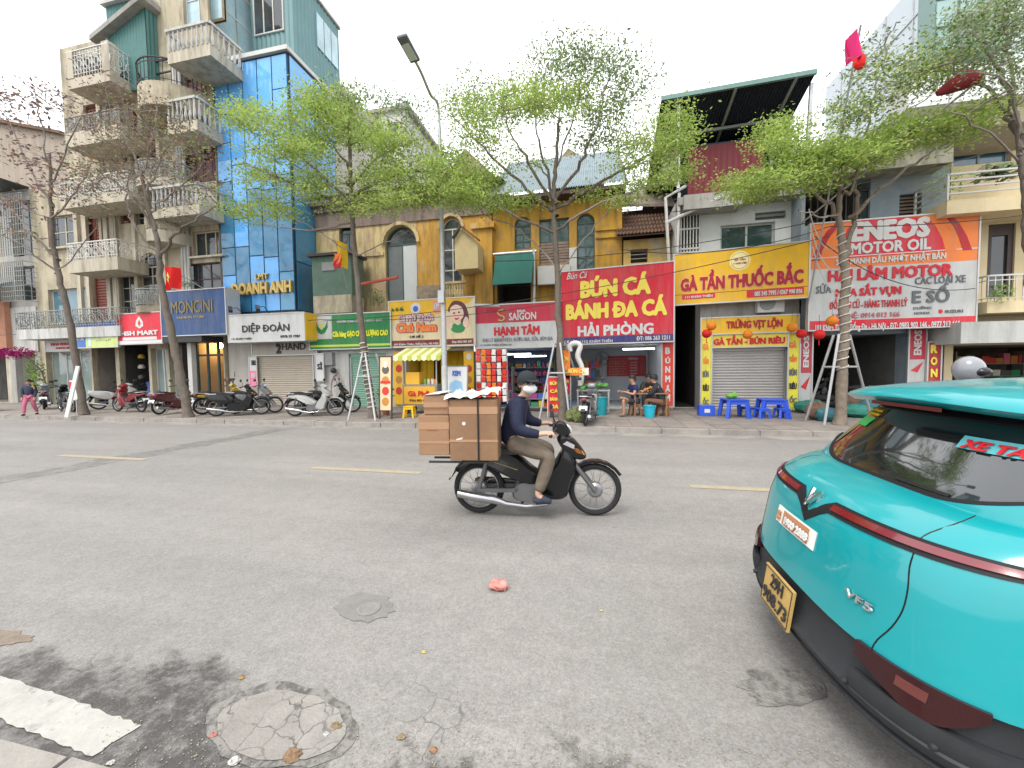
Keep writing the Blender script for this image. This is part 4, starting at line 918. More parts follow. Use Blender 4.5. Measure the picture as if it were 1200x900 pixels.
# ---- grey house behind the motor oil sign
o = thing('grey_house', 'blue grey rendered house with mossy concrete cornice behind the motor oil sign', 'building', (P(1022,400,YF).x, YF, .12))
xa, xb = P(938, 300, YF).x, P(1110, 300, YF).x; zt = ZT(1040, 203, YF); xn = P(1020, 230, YF).x
rec = (xa+.1, xn, ZT(980, 262, YF), zt-.1); vt = holesrc([(1054, 227, 1080, 252)], YF)[0]; gr = (P(951,440,YF).x, P(1064,440,YF).x, .13, ZT(1000, 392, YF)); gr2 = (P(1070,440,YF).x, P(1109,440,YF).x, .13, ZT(1090, 392, YF))
part('wall', shell(wall(MB(), xa, xb, .12, zt, YF, [rec, vt, gr, gr2], depth=.5), xa, xb, .12, zt, YF, 20), mat('blue_grey_render', (.24,.29,.33), .85, var=.14, scale=2.5, dirt=.35, dirtcol=(.12,.13,.13), second=(.26,.29,.3), sec_amt=.5), o)
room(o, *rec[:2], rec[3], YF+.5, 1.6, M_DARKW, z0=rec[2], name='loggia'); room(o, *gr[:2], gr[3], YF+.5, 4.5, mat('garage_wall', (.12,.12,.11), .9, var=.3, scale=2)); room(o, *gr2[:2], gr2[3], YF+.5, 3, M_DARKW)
x0, x1, z0, z1 = RECT(957, 176, 1113, 202, 12.5); part('cornice', MB().box(x0, x1, 12.4, YF-.003, z0+.05, z1).box(x0-.1, x1+.1, 12.25, YF+.4, z1+.003, z1+.15), mat('mossy_cornice', (.33,.31,.25), .9, var=.25, scale=4, dirt=.7, streak=True, dirtcol=(.13,.13,.08)), o)
part('vent_slot', MB().box(P(1004,184,12.38).x, P(1020,184,12.38).x, 12.37, 12.396, ZT(1012, 189, 12.38), ZT(1012, 181, 12.38)), M_DARK, o)
g = MB(); h = vt
for i in range(6): g.box(h[0], h[1], YF+.1, YF+.16, h[2]+(h[3]-h[2])*i/6, h[2]+(h[3]-h[2])*(i/6+.09))
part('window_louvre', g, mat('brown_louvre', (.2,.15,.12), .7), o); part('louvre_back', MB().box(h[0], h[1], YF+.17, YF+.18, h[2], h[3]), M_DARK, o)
g = MB(); 
for i in range(10): xx = rec[0]+(rec[1]-rec[0])*i/9; g.bar((xx, YF+.1, rec[2]), (xx, YF+.1, rec[2]+.9), .03)
g.bar((rec[0], YF+.1, rec[2]+.9), (rec[1], YF+.1, rec[2]+.9), .05); part('loggia_rail', g, M_IRON, o)
# ---- tall pale building behind on the right
o = thing('tall_building', 'tall pale glass and white panel building rising out of frame at the right', 'building', (14, 19, .12))
X = 9.85; ztop = 13.4
pw = mat('pale_cladding', (.52,.58,.62), .35, var=.06, scale=1)
part('side_wall', MB().box(X, X+14, 13.8, 19.6, 5.6, ztop).box(X+.5, X+14, 17.6, 19.6, .12, 5.6), pw, o)
sj = MB(); 
for yy in (14.9, 16.1, 17.3, 18.5): sj.box(X-.02, X-.002, yy, yy+.05, 8, ztop)
for zz in (9.6, 11, 12.3): sj.box(X-.03, X-.003, 13.8, 19.6, zz, zz+.05)
part('cladding_joint', sj, M_STEEL, o)
x0, x1, z0, z1 = RECT(1096, -40, 1180, 60, 13.2); gf = part('green_glazing', MB().box(x0, x1, 13.25, 13.79, z0, z1), flat('green_frame', (.2,.3,.28)), o)
n_ = 3
for i in range(n_):
    a = x0+(x1-x0)*i/n_; 
    for j in range(3): part('pane', MB().box(a+.04, a+(x1-x0)/n_-.04, 13.2, 13.24, z0+(z1-z0)*j/3+.04, z0+(z1-z0)*(j+1)/3-.04), [glass('green_pane', (.2,.34,.31), rough=.15), glass('pale_green_pane', (.27,.4,.38), rough=.1)][(i*2+j) % 2], gf)
x0, x1, z0, z1 = RECT(1066, 62, 1330, 110, 13.0); wp = part('white_panel_band', MB().box(x0, x1, 13.1, 13.79, z0, z1-.01), M_WHITE, o)
for i in range(5): a = x0+(x1-x0)*i/5; part('panel', MB().box(a+.02, a+(x1-x0)/5-.02, 13.04, 13.095, z0+.03, z1-.04), flat('white_panel_face', (.68,.7,.7), .35), wp)
# ---- cream house at the right with railing balcony
o = thing('cream_house', 'cream house at right edge with white pipe railing balconies and deep tan canopy', 'building', (P(1200,400,YF).x, YF, .12))
xa, xb = P(1111, 300, YF).x, P(1420, 300, YF).x; zt = ZT(1150, 146, YF)
Hs = holesrc([(1118, 152, 1186, 192), (1192, 152, 1290, 192), (1157, 262, 1189, 348), (1116, 402, 1400, 482)], YF); Hs[3] = (xa+.2, xb-.4, .13, Hs[3][3])
part('wall', shell(wall(MB(), xa, xb, .12, zt, YF, Hs), xa, xb, .12, zt, YF, 20), plaster('warm_cream_plaster', (.62,.52,.33), dirtcol=(.4,.32,.2), dirt=.3), o)
window(o, *Hs[0], YF+.1, 2, 1, M_GIRON, M_GLSB); window(o, *Hs[1], YF+.1, 3, 1, M_GIRON, M_GLSB)
h = Hs[2]; df = part('balcony_door', MB().box(h[0], h[0]+.12, YF+.05, YF+.15, h[2], h[3]).box(h[1]-.12, h[1], YF+.05, YF+.15, h[2], h[3]).box(h[0]+.12, h[1]-.12, YF+.05, YF+.15, h[3]-.3, h[3]), flat('dark_brown_door', (.06,.045,.045)), o); part('pane', MB().box(h[0]+.12, h[1]-.12, YF+.1, YF+.11, h[2], h[3]-.3), M_GLS, df)
balcony(o, 1111, 1400, 191, 223, 240, 12.0, YF, 'rail', plaster('warm_cream_plaster'), M_WHITE)
balcony(o, 1158, 1330, 319, 350, 364, 12.2, YF, 'iron', plaster('warm_cream_plaster'), M_WHITE)
x0, x1, z0, z1 = RECT(1085, 112, 1420, 148, 12.2); part('canopy', MB().add([(x0+.6,YF,z0-.1),(x1,YF,z0-.1),(x1,12.2,z0+.2),(x0+.2,12.3,z0+.3),(x0+.6,YF,z1-.3),(x1,YF,z1),(x1,12.2,z1+.1),(x0+.2,12.3,z1-.2)], [(0,3,2,1),(4,5,6,7),(0,1,5,4),(1,2,6,5),(2,3,7,6),(3,0,4,7)]), mat('tan_fascia', (.28,.24,.18), .8, var=.1, dirt=.3), o)
x0, x1, z0, z1 = RECT(1122, 374, 1400, 400, 12.1); part('shop_canopy', MB().box(x0, x1, 12.0, YF-.005, z0, z1), plaster('grey_canopy', (.45,.46,.44), dirtcol=(.2,.2,.18), dirt=.5), o)
room(o, *Hs[3][:2], Hs[3][3], YF+.23, 4, mat('brown_shop_wall', (.16,.13,.1), .9, var=.4, scale=3))
# ---- further row beyond both ends so the street goes on
for i, (a, b, hh, m, lb) in enumerate([(-46, -38.5, 9, M_CREAM, 'cream three storey house far left beyond the frame edge'), (-38.4, -32.2, 7.5, M_WHITEW, 'white two storey house far left beyond the frame edge')]):
    o = thing('narrow_house', lb, 'building', ((a+b)/2, YF, .12)); hs = [(a+.8+k*2.2, a+2.2+k*2.2, 3.6+j*3, 5.2+j*3) for k in range(3) for j in range(int((hh-4)//3)+1) if a+2.2+k*2.2 < b-.3 and 5.2+j*3 < hh]
    part('wall', shell(wall(MB(), a, b, .12, hh, YF, hs), a, b, .12, hh, YF, 22), m, o)
    for h in hs: window(o, *h, YF+.12, 2, 1, M_WHITE)
# ================================================================== shop signs
def col(key, rgb, **k): return mat(key, rgb, k.pop('rough', .45), var=.09, scale=2, bump=.35, bscale=1.6, dirt=k.pop('dirt', .3), dirtcol=k.pop('dirtcol', (.25,.22,.18)), streak=True, **k)
K_RED = col('sign_red', (.62,.012,.035)); K_NAVY = col('sign_navy', (.035,.03,.16)); K_WHITE = col('sign_white', (.52,.53,.52)); K_YEL = col('sign_yellow', (.78,.45,.012)); K_GREEN = col('sign_green', (.012,.2,.055))
K_CREAM = col('sign_cream', (.74,.62,.38)); K_MAROON = col('sign_maroon', (.2,.025,.03)); K_ORANGE = col('sign_orange', (.8,.2,.03)); K_CRIM = col('sign_crimson', (.5,.03,.06)); K_BLUE = col('sign_blue', (.025,.07,.19)); K_DRED = col('sign_deep_red', (.42,.015,.02))
T_YEL = flat('letter_yellow', (.82,.66,.1)); T_WHITE = flat('letter_white', (.6,.6,.59)); T_RED = flat('letter_red', (.55,.02,.035)); T_BLACK = flat('letter_black', (.03,.03,.03)); T_GOLD = flat('letter_gold', (.5,.36,.12), .35, metal=.4); T_GREY = flat('letter_grey', (.13,.14,.15)); T_DRED = flat('letter_dark_red', (.38,.015,.03)); T_BLUE = flat('letter_blue', (.05,.12,.5)); T_ORG = flat('letter_orange', (.85,.22,.05)); T_PURP = flat('letter_purple', (.12,.06,.2)); T_GREEN = flat('letter_green', (.02,.2,.07))
M_FRAME = flat('aluminium_trim', (.5,.5,.49), .4, metal=.4)
def board(label, px0, px1, tl, bl, tr, br, YL, YR, m, d=.14, frame=M_FRAME, lean=.0, group='shop signs along the street', name='shop_sign', cat='sign', wires=True):
    pl = signplane(px0, px1, tl, bl, tr, br, YL, YR, lean)
    o = thing(name, label, cat, tuple(pl.at(pl.W/2, 0, 0)), group)
    pn = part('panel', pl.slab(MB(), 0, pl.W, 0, pl.H, -d, 0), m, o)
    f = MB(); e = .035
    pl.slab(f, -e, pl.W+e, -e, 0, -d+.01, .018); pl.slab(f, -e, pl.W+e, pl.H, pl.H+e, -d+.01, .018); pl.slab(f, -e, 0, 0, pl.H, -d+.01, .018); pl.slab(f, pl.W, pl.W+e, 0, pl.H, -d+.01, .018)
    part('frame', f, frame, o)
    br_ = MB(); dep = 1.2
    for t in (.12, .88):
        a = pl.at(pl.W*t, pl.H*.8, -d); br_.bar(a, (a.x, YF-.004 if a.y < YF-.3 else a.y+.3, a.z), .05)
    part('bracket', br_, M_STEEL, o)
    return o, pl
def band(pl, o, name, px0, py0, px1, py1, m, off=.004, full=False):
    xm, ym = (px0+px1)/2, (py0+py1)/2
    a0, a1 = pl.hit(px0, ym)[0], pl.hit(px1, ym)[0]; b0, b1 = pl.hit(xm, py1)[1], pl.hit(xm, py0)[1]
    if full: a0, a1 = .003, pl.W-.003
    return part(name, pl.slab(MB(), max(a0, .003), min(a1, pl.W-.003), max(b0, .003), min(b1, pl.H-.003), .0, off), m, o)
def disc(pl, o, name, px, py, rx, ry, m, off=.006, n=20, base=0.0):
    c = pl.hit(px, py); ex = pl.hit(px+rx, py); ey = pl.hit(px, py-ry); a, b = abs(ex[0]-c[0]), abs(ey[1]-c[1])
    return part(name, pl.poly(MB(), [(c[0]+a*math.cos(2*PI*k/n), c[1]+b*math.sin(2*PI*k/n)) for k in range(n)], base, off), m, o)
def pxp(pl, o, name, pts, m, off=.006, base=0.0, sm=False):
    q = [pl.hit(*p) for p in pts]
    if sm: q = crom(q, 4)
    return part(name, pl.poly(MB(), q, base, off), m, o)
# -- fish noodle sign
o, pl = board('large red sign with yellow BÚN CÁ lettering above smaller white words', 658, 789, 319, 403, 307, 400, 12.75, 12.3, K_RED)
band(pl, o, 'address_strip', 658, 393.5, 789, 403, K_NAVY, full=True)
letter(pl, 'BÚN CÁ', (680, 321, 763, 347.5), T_YEL, o, bold=.07); letter(pl, 'BÁNH ĐA CÁ', (663, 348.5, 782, 372.5), T_YEL, o, bold=.07)
letter(pl, 'HẢI PHÒNG', (677, 376, 766, 393), T_WHITE, o, bold=.05); letter(pl, 'CƠ SỞ 6: 111G KHÂM THIÊN', (661, 397.5, 718, 402), T_WHITE, o, bold=.02); letter(pl, 'ĐT: 086 263 1211', (746, 393.5, 785, 398.5), T_WHITE, o, bold=.03)
letter(pl, 'Bún Cá', (664, 319, 687, 327), T_WHITE, o, bold=.01, italic=.3)
# -- GA TAN
o, pl = board('wide yellow sign reading GÀ TẦN THUỐC BẮC in dark red letters', 790, 947, 299, 355, 283, 350, 12.75, 12.3, K_YEL)
for k, (a, b) in enumerate(((23, 23),)): disc(pl, o, 'emblem', 867, 305.5, 12.5, 11.5, flat('cream_disc', (.8,.72,.4)), .006); disc(pl, o, 'emblem_ring', 867, 305.5, 11, 10, flat('gold_ring', (.6,.42,.08)), .009); disc(pl, o, 'emblem_face', 867, 305.5, 10, 9, flat('cream_disc'), .012)
letter(pl, 'GÀ TẦN', (860.5, 302, 873.5, 305.5), T_DRED, o, bold=.04, o=.014, thick=.006); letter(pl, '111 KHÂM THIÊN', (859, 307, 875, 309.5), T_DRED, o, bold=.03, o=.014, thick=.006)
T_RW = flat('letter_edge_pink', (.8,.5,.42))
letter(pl, 'GÀ TẦN THUỐC BẮC', (797, 312, 942, 337.5), T_RW, o, bold=.09, o=.004, thick=.006); letter(pl, 'GÀ TẦN THUỐC BẮC', (797.5, 312.5, 941.5, 337), T_DRED, o, bold=.06)
part('rule', pl.slab(MB(), .02, pl.W-.02, pl.H*.185, pl.H*.195, 0, .004), T_DRED, o)
def pill(pl, o, x0, y0, x1, y1, m): return band(pl, o, 'phone_strip', x0, y0, x1, y1, m, .006)
pill(pl, o, 799, 344.5, 838, 350, K_RED); letter(pl, '111 KHÂM THIÊN', (803, 345.5, 835, 349), T_WHITE, o, bold=.04); pill(pl, o, 875, 338.5, 942, 347, K_RED); letter(pl, '085 345 7995 / 0367 990 896', (884, 340, 940, 345.5), T_WHITE, o, bold=.04)
# -- chicken shop lower boards and pillars
o, pl = board('yellow board reading TRỨNG VỊT LỘN above the grey shutter', 822, 935.5, 374.5, 391.5, 368, 388, 12.9, 12.75, K_YEL, d=.1)
letter(pl, 'TRỨNG VỊT LỘN', (851, 372.5, 917, 386.5), T_DRED, o, bold=.06)
o, pl = board('pale yellow board reading GÀ TẦN BÚN RIÊU directly above the grey shutter', 833, 922.5, 392, 406.5, 389, 405.5, 12.92, 12.82, col('sign_pale_yellow', (.78,.62,.08)), d=.08)
letter(pl, 'GÀ TẦN - BÚN RIÊU', (836, 392, 920, 403.5), T_RED, o, bold=.06)
for (x0, x1, tl, br, lb, cols_) in ((821.5, 832.5, 393, 478, 'yellow vertical banner on the left of the grey shutter', 0), (923, 935.5, 391, 480, 'yellow vertical banner on the right of the grey shutter', 1)):
    o, pl = board(lb, x0, x1, tl, br, tl-1, br, 12.9, 12.87, col('banner_yellow', (.8,.72,.06)), d=.05, name='banner', cat='banner', group='vertical shop banners')
    for k, (t, m) in enumerate((('GÀ', T_ORG), ('TẦN', T_ORG), ('BÚN', T_GREY), ('RIÊU', T_BLACK), ('ỐC', T_GREY))):
        y = tl+8+k*16; letter(pl, t, (x0+2, y, x1-2, y+9), m, o, bold=.06)
# -- motor oil sign
o, pl = board('motor oil sign, orange ENEOS top above white field with HẢI LÂM MOTOR', 948, 1142.5, 263, 390, 248, 378, 12.35, 12.3, K_WHITE)
part('orange_field', pl.slab(MB(), .004, pl.W-.004, pl.H*.575, pl.H-.004, 0, .004), K_ORANGE, o)
def H_(px, py): return pl.hit(px, py)
pxp(pl, o, 'red_fan', [(984, 303), (986, 285), (993, 268), (1003, 258.8), (1100, 252.5), (1112, 268), (1118, 294)], K_RED, .008)
pxp(pl, o, 'red_swoosh', [(951, 306.3), (957, 290), (968, 272), (979, 261.5), (986, 261), (972, 278), (963, 295), (961, 305.6)], K_DRED, .008)
pxp(pl, o, 'orange_swoosh', [(1085, 253.5), (1096, 265), (1104, 280), (1108, 295), (1121, 294), (1117, 278), (1108, 263), (1099, 252.5)], K_ORANGE, .011, .008)
pxp(pl, o, 'red_swoosh', [(1106, 252), (1118, 266), (1124, 280), (1128, 293.5), (1139, 292.8), (1133, 277), (1124, 262), (1114, 251.5)], K_DRED, .011, .006)
part('divider', pl.slab(MB(), .004, pl.W-.004, pl.H*.675, pl.H*.683, .004, .01), T_WHITE, o)
letter(pl, 'ENEOS', (997, 257, 1089.5, 281), T_WHITE, o, bold=.07); letter(pl, 'MOTOR OIL', (996.5, 282, 1090.5, 295.5), T_WHITE, o, bold=.045)
letter(pl, 'SỨC MẠNH DẦU NHỚT NHẬT BẢN', (979, 296.5, 1108, 309), T_WHITE, o, bold=.045)
letter(pl, 'HẢI LÂM MOTOR', (970, 308, 1116, 327), T_RED, o, bold=.055); letter(pl, 'CÁC LOẠI XE', (1072, 321.5, 1131, 334.5), T_GREY, o, bold=.02); letter(pl, 'SỬA', (956, 332, 974, 344), T_GREY, o, bold=.02)
letter(pl, 'E SỐ', (1068.5, 332, 1112.5, 355), T_GREY, o, bold=.04); letter(pl, 'MUA SẮT VỤN', (979, 332, 1056, 349), T_RED, o, bold=.055); letter(pl, 'ĐỒ ĐIỆN CŨ - HÀNG THANH LÝ', (972, 347.5, 1063, 363), T_RED, o, bold=.03)
letter(pl, 'LIÊN HỆ: 0914 012 166', (976, 364.5, 1054, 374), flat('letter_rose', (.5,.12,.14)), o, bold=.02); letter(pl, 'DƯỠNG', (1070, 358.5, 1091, 362.5), T_GREY, o, bold=.0); letter(pl, 'SUZUKI', (1107, 363, 1128, 366.5), T_GREY, o, bold=.02); disc(pl, o, 'round_logo', 1102, 365, 2.6, 2.6, T_RED); letter(pl, 'HONDA', (1071, 365.5, 1089, 368.5), T_GREY, o, bold=.0)
part('red_strip', pl.slab(MB(), .004, pl.W-.004, .004, pl.H*.085, 0, .005), K_RED, o)
letter(pl, '103 Khâm Thiên - Đống Đa - Hà Nội - ĐT: 0983 902 146 - 0977 213 666', (955, 376, 1124, 388), T_WHITE, o, bold=.04)
# -- vertical red oil banners
for (x0, x1, t, b_, lb) in ((936.5, 950, 388, 470, 'red vertical oil banner left of the supported tree, lower part white'), (1064.5, 1083, 383, 447, 'red vertical oil banner right of the garage opening')):
    o, pl = board(lb, x0, x1, t, b_, t-1, b_, 12.88, 12.86, K_CRIM, d=.05, name='banner', cat='banner', group='vertical shop banners')
    part('white_field', pl.slab(MB(), .003, pl.W-.003, .003, pl.H*.4, 0, .004), K_WHITE, o); part('red_wing', pl.poly(MB(), [(pl.W*.1, pl.H*.2), (pl.W*.9, pl.H*.36), (pl.W*.55, pl.H*.16)], .004, .008), K_RED, o)
    a, fs = glyphs('ENEOS', 2, .05); mn, mx = a.min(0), a.max(0); mb = MB(); 
    for q in a:
        u = (q[1]-mn[1])/(mx[1]-mn[1]); v = (q[0]-mn[0])/(mx[0]-mn[0]); mb.v.append(tuple(pl.at(pl.W*(.75-u*.5), pl.H*(.48+v*.45), .006+.008*(q[2]-mn[2])/(mx[2]-mn[2]))))
    mb.f = fs; part('lettering', mb, T_WHITE, o)
o, pl = board('dark red vertical board with yellow letters RON beside the garage', 1087, 1101, 402, 448, 401, 448, 12.8, 12.78, K_DRED, d=.06, name='banner', cat='banner', group='vertical shop banners')
for k, t in enumerate('RON'): letter(pl, t, (1090, 404+k*14, 1098, 414+k*14), T_YEL, o, bold=.06)
o, pl = board('red vertical banner with white letters BÚN MẮM beside the dark alley', 776, 788.5, 402, 476, 401, 476, 12.75, 12.7, col('banner_scarlet', (.72,.05,.02)), d=.05, name='banner', cat='banner', group='vertical shop banners')
for k, t in enumerate('BÚNMẮM'): letter(pl, t, (779.5, 407+k*11, 785.5, 415+k*11), T_WHITE, o, bold=.06)
# -- beer / grocery sign
o, pl = board('white and crimson grocery sign reading BIA SAIGON and HẠNH TÂM', 557.5, 656, 360.5, 408, 352, 405, 12.7, 12.6, K_WHITE)
q = pl.hit(607, 380)[1]; part('crimson_field', pl.slab(MB(), .004, pl.W-.004, pl.H*.58, pl.H-.004, 0, .004), K_CRIM, o)
letter(pl, 'BIA', (606, 363, 616.5, 366), T_WHITE, o, bold=.04); letter(pl, 'SAIGON', (596.5, 366, 628.5, 375), T_WHITE, o, bold=.03)
sg = MB(); c = [(590,363),(585,364.5),(583.5,367),(586,369.5),(590,371),(591,374),(588,376),(584,375)]; pts = [Vector(pl.at(*pl.hit(*p), .02)) for p in crom(c, 4, False)]; sg.tube(pts, .03, 6); part('gold_emblem', sg, T_GOLD, o, smooth=True)
letter(pl, 'HẠNH TÂM', (579, 380, 632.5, 395.5), T_RED, o, bold=.06); letter(pl, 'ĐẠI LÝ BÁNH KẸO, RƯỢU BIA, SỮA, BỈM BIA', (566, 394, 648, 401), T_GREY, o, bold=.0); letter(pl, '111 KHÂM THIÊN, ĐỐNG ĐA', (563, 402, 600, 405.5), T_GREY, o, bold=.0)
# -- orange food sign with a girl's face
o, pl = board('orange and cream food shop sign with the smiling face of a girl', 457, 556.5, 354.5, 407.5, 347.5, 403.5, 12.75, 12.6, K_CREAM)
part('orange_field', pl.poly(MB(), [(.004, pl.H*.55), (pl.W*.3, pl.H*.72), (pl.W*.55, pl.H*.66), (pl.W*.95, pl.H*.9), (pl.W-.004, pl.H-.004), (.004, pl.H-.004)], 0, .004), K_YEL, o)
part('maroon_strip', pl.slab(MB(), pl.W*.02, pl.W*.6, pl.H*.02, pl.H*.14, 0, .005), K_MAROON, o); part('maroon_strip', pl.slab(MB(), pl.W*.66, pl.W*.985, pl.H*.02, pl.H*.14, 0, .005), K_MAROON, o)
letter(pl, '109 Khâm Thiên, Đống Đa, Hà Nội', (462, 401.2, 514, 405), T_WHITE, o, bold=.04); letter(pl, 'Ship: 0966 805 629', (530, 399, 553, 402.5), T_WHITE, o, bold=.04)
letter(pl, 'Gà Phở Thuật', (467, 367, 509, 379), T_PURP, o, bold=.1, o=.004); letter(pl, 'Gà Phở Thuật', (467.5, 367.5, 508.5, 378.5), flat('letter_pink', (.75,.5,.55)), o, bold=.03, o=.018)
letter(pl, 'Chú Nam', (464, 377.5, 513, 390), T_PURP, o, bold=.12, o=.004); letter(pl, 'Chú Nam', (465, 378, 512, 389.5), T_ORG, o, bold=.07, o=.018); letter(pl, 'CƠ SỞ 2', (480, 392.5, 496.5, 396), T_BLACK, o, bold=.03)
disc(pl, o, 'round_badge', 487, 361, 6, 6.5, T_WHITE); disc(pl, o, 'badge_face', 487, 362, 3, 3.5, T_BLUE, .009, base=.006)
pxp(pl, o, 'price_burst', [(506,355),(509,352.5),(513,353),(516,352),(516.5,358),(515,366),(510,367),(507,364),(508,360)], flat('pink_burst', (.7,.25,.25))); letter(pl, 'KM', (508.5, 355, 514.5, 363), T_WHITE, o, bold=.05, o=.01)
letter(pl, 'Bún - Phở - Miến', (459, 359, 473, 365), T_GREEN, o, bold=.02)
for nm, pts, m, o1 in (('hair_shape', [(527,358),(531,353),(537,352.5),(543,355),(547,361),(549.5,372),(548,381),(543,384),(540,378),(541,367),(532,361),(527,366),(525,363)], flat('print_brown', (.12,.04,.045)), .008),
                       ('face_shape', [(528,361),(534,357),(541,360),(543.5,368),(541,374),(535,378),(530,374),(527.5,367)], flat('print_skin', (.78,.55,.45)), .012),
                       ('shirt_shape', [(529,385),(532,379),(537,381),(542,378),(545,384),(542,389),(535,390),(530,388)], flat('print_green', (.04,.25,.09)), .010),
                       ('hand_shape', [(521,370),(524,366),(526,371),(528,378),(530,384),(526,383),(522,377)], flat('print_skin'), .011), ('hand_shape', [(543,376),(546,371),(549,374),(549,381),(546,384),(543,381)], flat('print_skin'), .013)):
    pxp(pl, o, nm, pts, m, o1, sm=True)
for p in ((532.3,367),(538,366)): disc(pl, o, 'eye_shape', p[0], p[1], 1.3, 1.0, T_BLACK, .015, 10, .011)
pxp(pl, o, 'mouth_shape', [(532.5,372),(535.5,373),(538.5,371.5),(537,374.5),(534,375)], T_RED, .015, .011)
# -- rice shop
o, pl = board('green rice shop sign with white emblem panel and yellow letters', 363.5, 458, 370.5, 409, 365.5, 407.5, 12.75, 12.7, K_GREEN)
band(pl, o, 'emblem_panel', 365, 370.5, 389, 397.5, K_WHITE, .006); part('yellow_stripe', pl.slab(MB(), .004, pl.W-.004, pl.H*.06, pl.H*.12, 0, .005), flat('stripe_lime', (.5,.6,.08)), o)
pxp(pl, o, 'leaf_emblem', [(370,375),(373,383),(377,387),(381,383),(384,375),(384,384),(381,390),(377,392),(373,390),(370,384)], T_GREEN, .012, .006); pxp(pl, o, 'grain_emblem', [(377,377),(379,381),(377,386),(375,381)], flat('stripe_lime'), .012, .006)
letter(pl, 'CHUYÊN CUNG CẤP GẠO NGON - SẠCH', (395, 373.5, 448, 378), T_WHITE, o, bold=.05); letter(pl, 'Cửa hàng GẠO CHẤT LƯỢNG CAO', (390, 384, 455, 396), flat('letter_lemon', (.75,.75,.03)), o, bold=.07)
# -- white DIEP DOAN box sign and 2HAND
o, pl = board('white box sign reading DIỆP ĐOÀN with black letters under the glass tower', 268.5, 357, 372, 400.5, 364.5, 398.5, 12.1, 12.15, K_WHITE, d=.7)
letter(pl, 'DIỆP ĐOÀN', (284, 377.5, 339.5, 391), T_BLACK, o, bold=.02); letter(pl, '111 KHÂM THIÊN', (272, 395.5, 295, 398), T_BLACK, o, bold=.0); letter(pl, '0978 29 1987', (329, 392.5, 352, 395.5), T_BLACK, o, bold=.02)
part('yellow_side', pl.slab(MB(), pl.W+.04, pl.W+.06, 0, pl.H, -.69, 0), K_YEL, o)
for px in (284, 315):
    a = pl.at(pl.hit(px, 370)[0], pl.H, 0); l = thing('sign_lamp', 'small black spotlight arched over the white box sign, %s one' % ('left' if px == 284 else 'right'), 'lamp', tuple(a), 'spotlights on the white box sign')
    part('arm', MB().tube([a+Vector((0,.1,0)), a+Vector((0,-.2,.25)), a+Vector((0,-.5,.2))], .015, 5), M_IRON, l); part('lamp_head', MB().bar(a+Vector((-.05,-.45,.23)), a+Vector((.2,-.65,.05)), .12, .1), M_IRON, l)
o, pl = board('grey board reading 2HAND just above the beige shutter', 296, 371, 402.5, 416.5, 400, 415, 12.85, 12.85, col('sign_greige', (.38,.35,.31)), d=.1)
letter(pl, '2', (323.5, 402.5, 330, 414.5), T_BLACK, o, bold=.08); letter(pl, 'HAND', (330.5, 402, 358.5, 410), T_BLACK, o, bold=.02)
# -- gold letters on the glass tower
plg = Plane((P(270,350,12.98).x, 12.98, ZT(305,352,12.98)), (P(345,350,12.98).x, 12.98, ZT(305,352,12.98)), (P(270,350,12.98).x, 12.98, ZT(305,320,12.98)))
o = thing('gold_letters', 'gold raised letters fixed on the blue glass front of the tower', 'lettering', tuple(plg.at(1.4, 0, 0)))
letter(plg, 'LMT', (300, 321, 315.5, 327.5), T_GOLD, o, bold=.04, thick=.06, o=.005); letter(plg, 'DOANH ANH', (273.5, 330.5, 343.5, 345), T_GOLD, o, bold=.07, thick=.1, o=.005)
# -- navy shop sign
o, pl = board('navy blue fashion shop sign with thin gold letters between red sign and white box sign', 190.5, 265.5, 344, 393.5, 336, 391, 12.1, 12.05, K_BLUE, d=.6)
letter(pl, 'MONCINI', (201, 352, 249.5, 367), flat('letter_dull_gold', (.22,.17,.07), .5), o, bold=.015); letter(pl, 'FASHION STORE', (208, 370.5, 240, 373), T_GOLD, o, bold=.0)
# -- red mart sign
o, pl = board('red mart sign with white drop emblem below the bowed balcony', 137.5, 190, 370, 404, 364.5, 401, 12.2, 12.1, K_RED)
letter(pl, 'HSH MART', (142, 387.5, 186, 393), T_WHITE, o, bold=.06); band(pl, o, 'white_strip', 144, 395, 184, 398.5, T_WHITE, .006); part('white_foot', pl.slab(MB(), .004, pl.W-.004, .004, pl.H*.1, 0, .006), T_WHITE, o)
dr = [(163,370.5),(167.5,377),(168,382),(163.5,385),(159,382),(159.5,376)]; pxp(pl, o, 'drop_emblem', dr, T_WHITE, .008); pxp(pl, o, 'drop_centre', [(163.3,374.5),(165.5,379),(163.4,382.5),(161.5,379)], K_RED, .012, .008)
# -- blue and lime banner
o, pl = board('lime banner with blue top edge and blue price panel, left of the red mart sign', 85.5, 138, 381, 409, 375, 404.5, 12.2, 12.15, col('sign_lime', (.5,.6,.2)), d=.08)
part('blue_panel', pl.slab(MB(), .004, pl.W*.3, .004, pl.H-.004, 0, .004), col('sign_cobalt', (.05,.14,.42)), o); part('blue_edge', pl.slab(MB(), pl.W*.3, pl.W-.004, pl.H*.84, pl.H-.004, 0, .005), T_BLUE, o); part('bottle_print', pl.slab(MB(), pl.W*.36, pl.W*.42, pl.H*.05, pl.H*.7, 0, .006), flat('print_pale_blue', (.5,.65,.75)), o)
letter(pl, 'SỬA XE', (88, 385, 99, 391), T_WHITE, o, bold=.05); letter(pl, 'THAY DẦU', (88, 395, 99, 399), T_WHITE, o, bold=.02); letter(pl, 'Castrol', (112, 386, 128, 391), T_RED, o, bold=.04); letter(pl, 'DẦU NHỚT', (113, 396, 130, 399), T_WHITE, o, bold=.02)
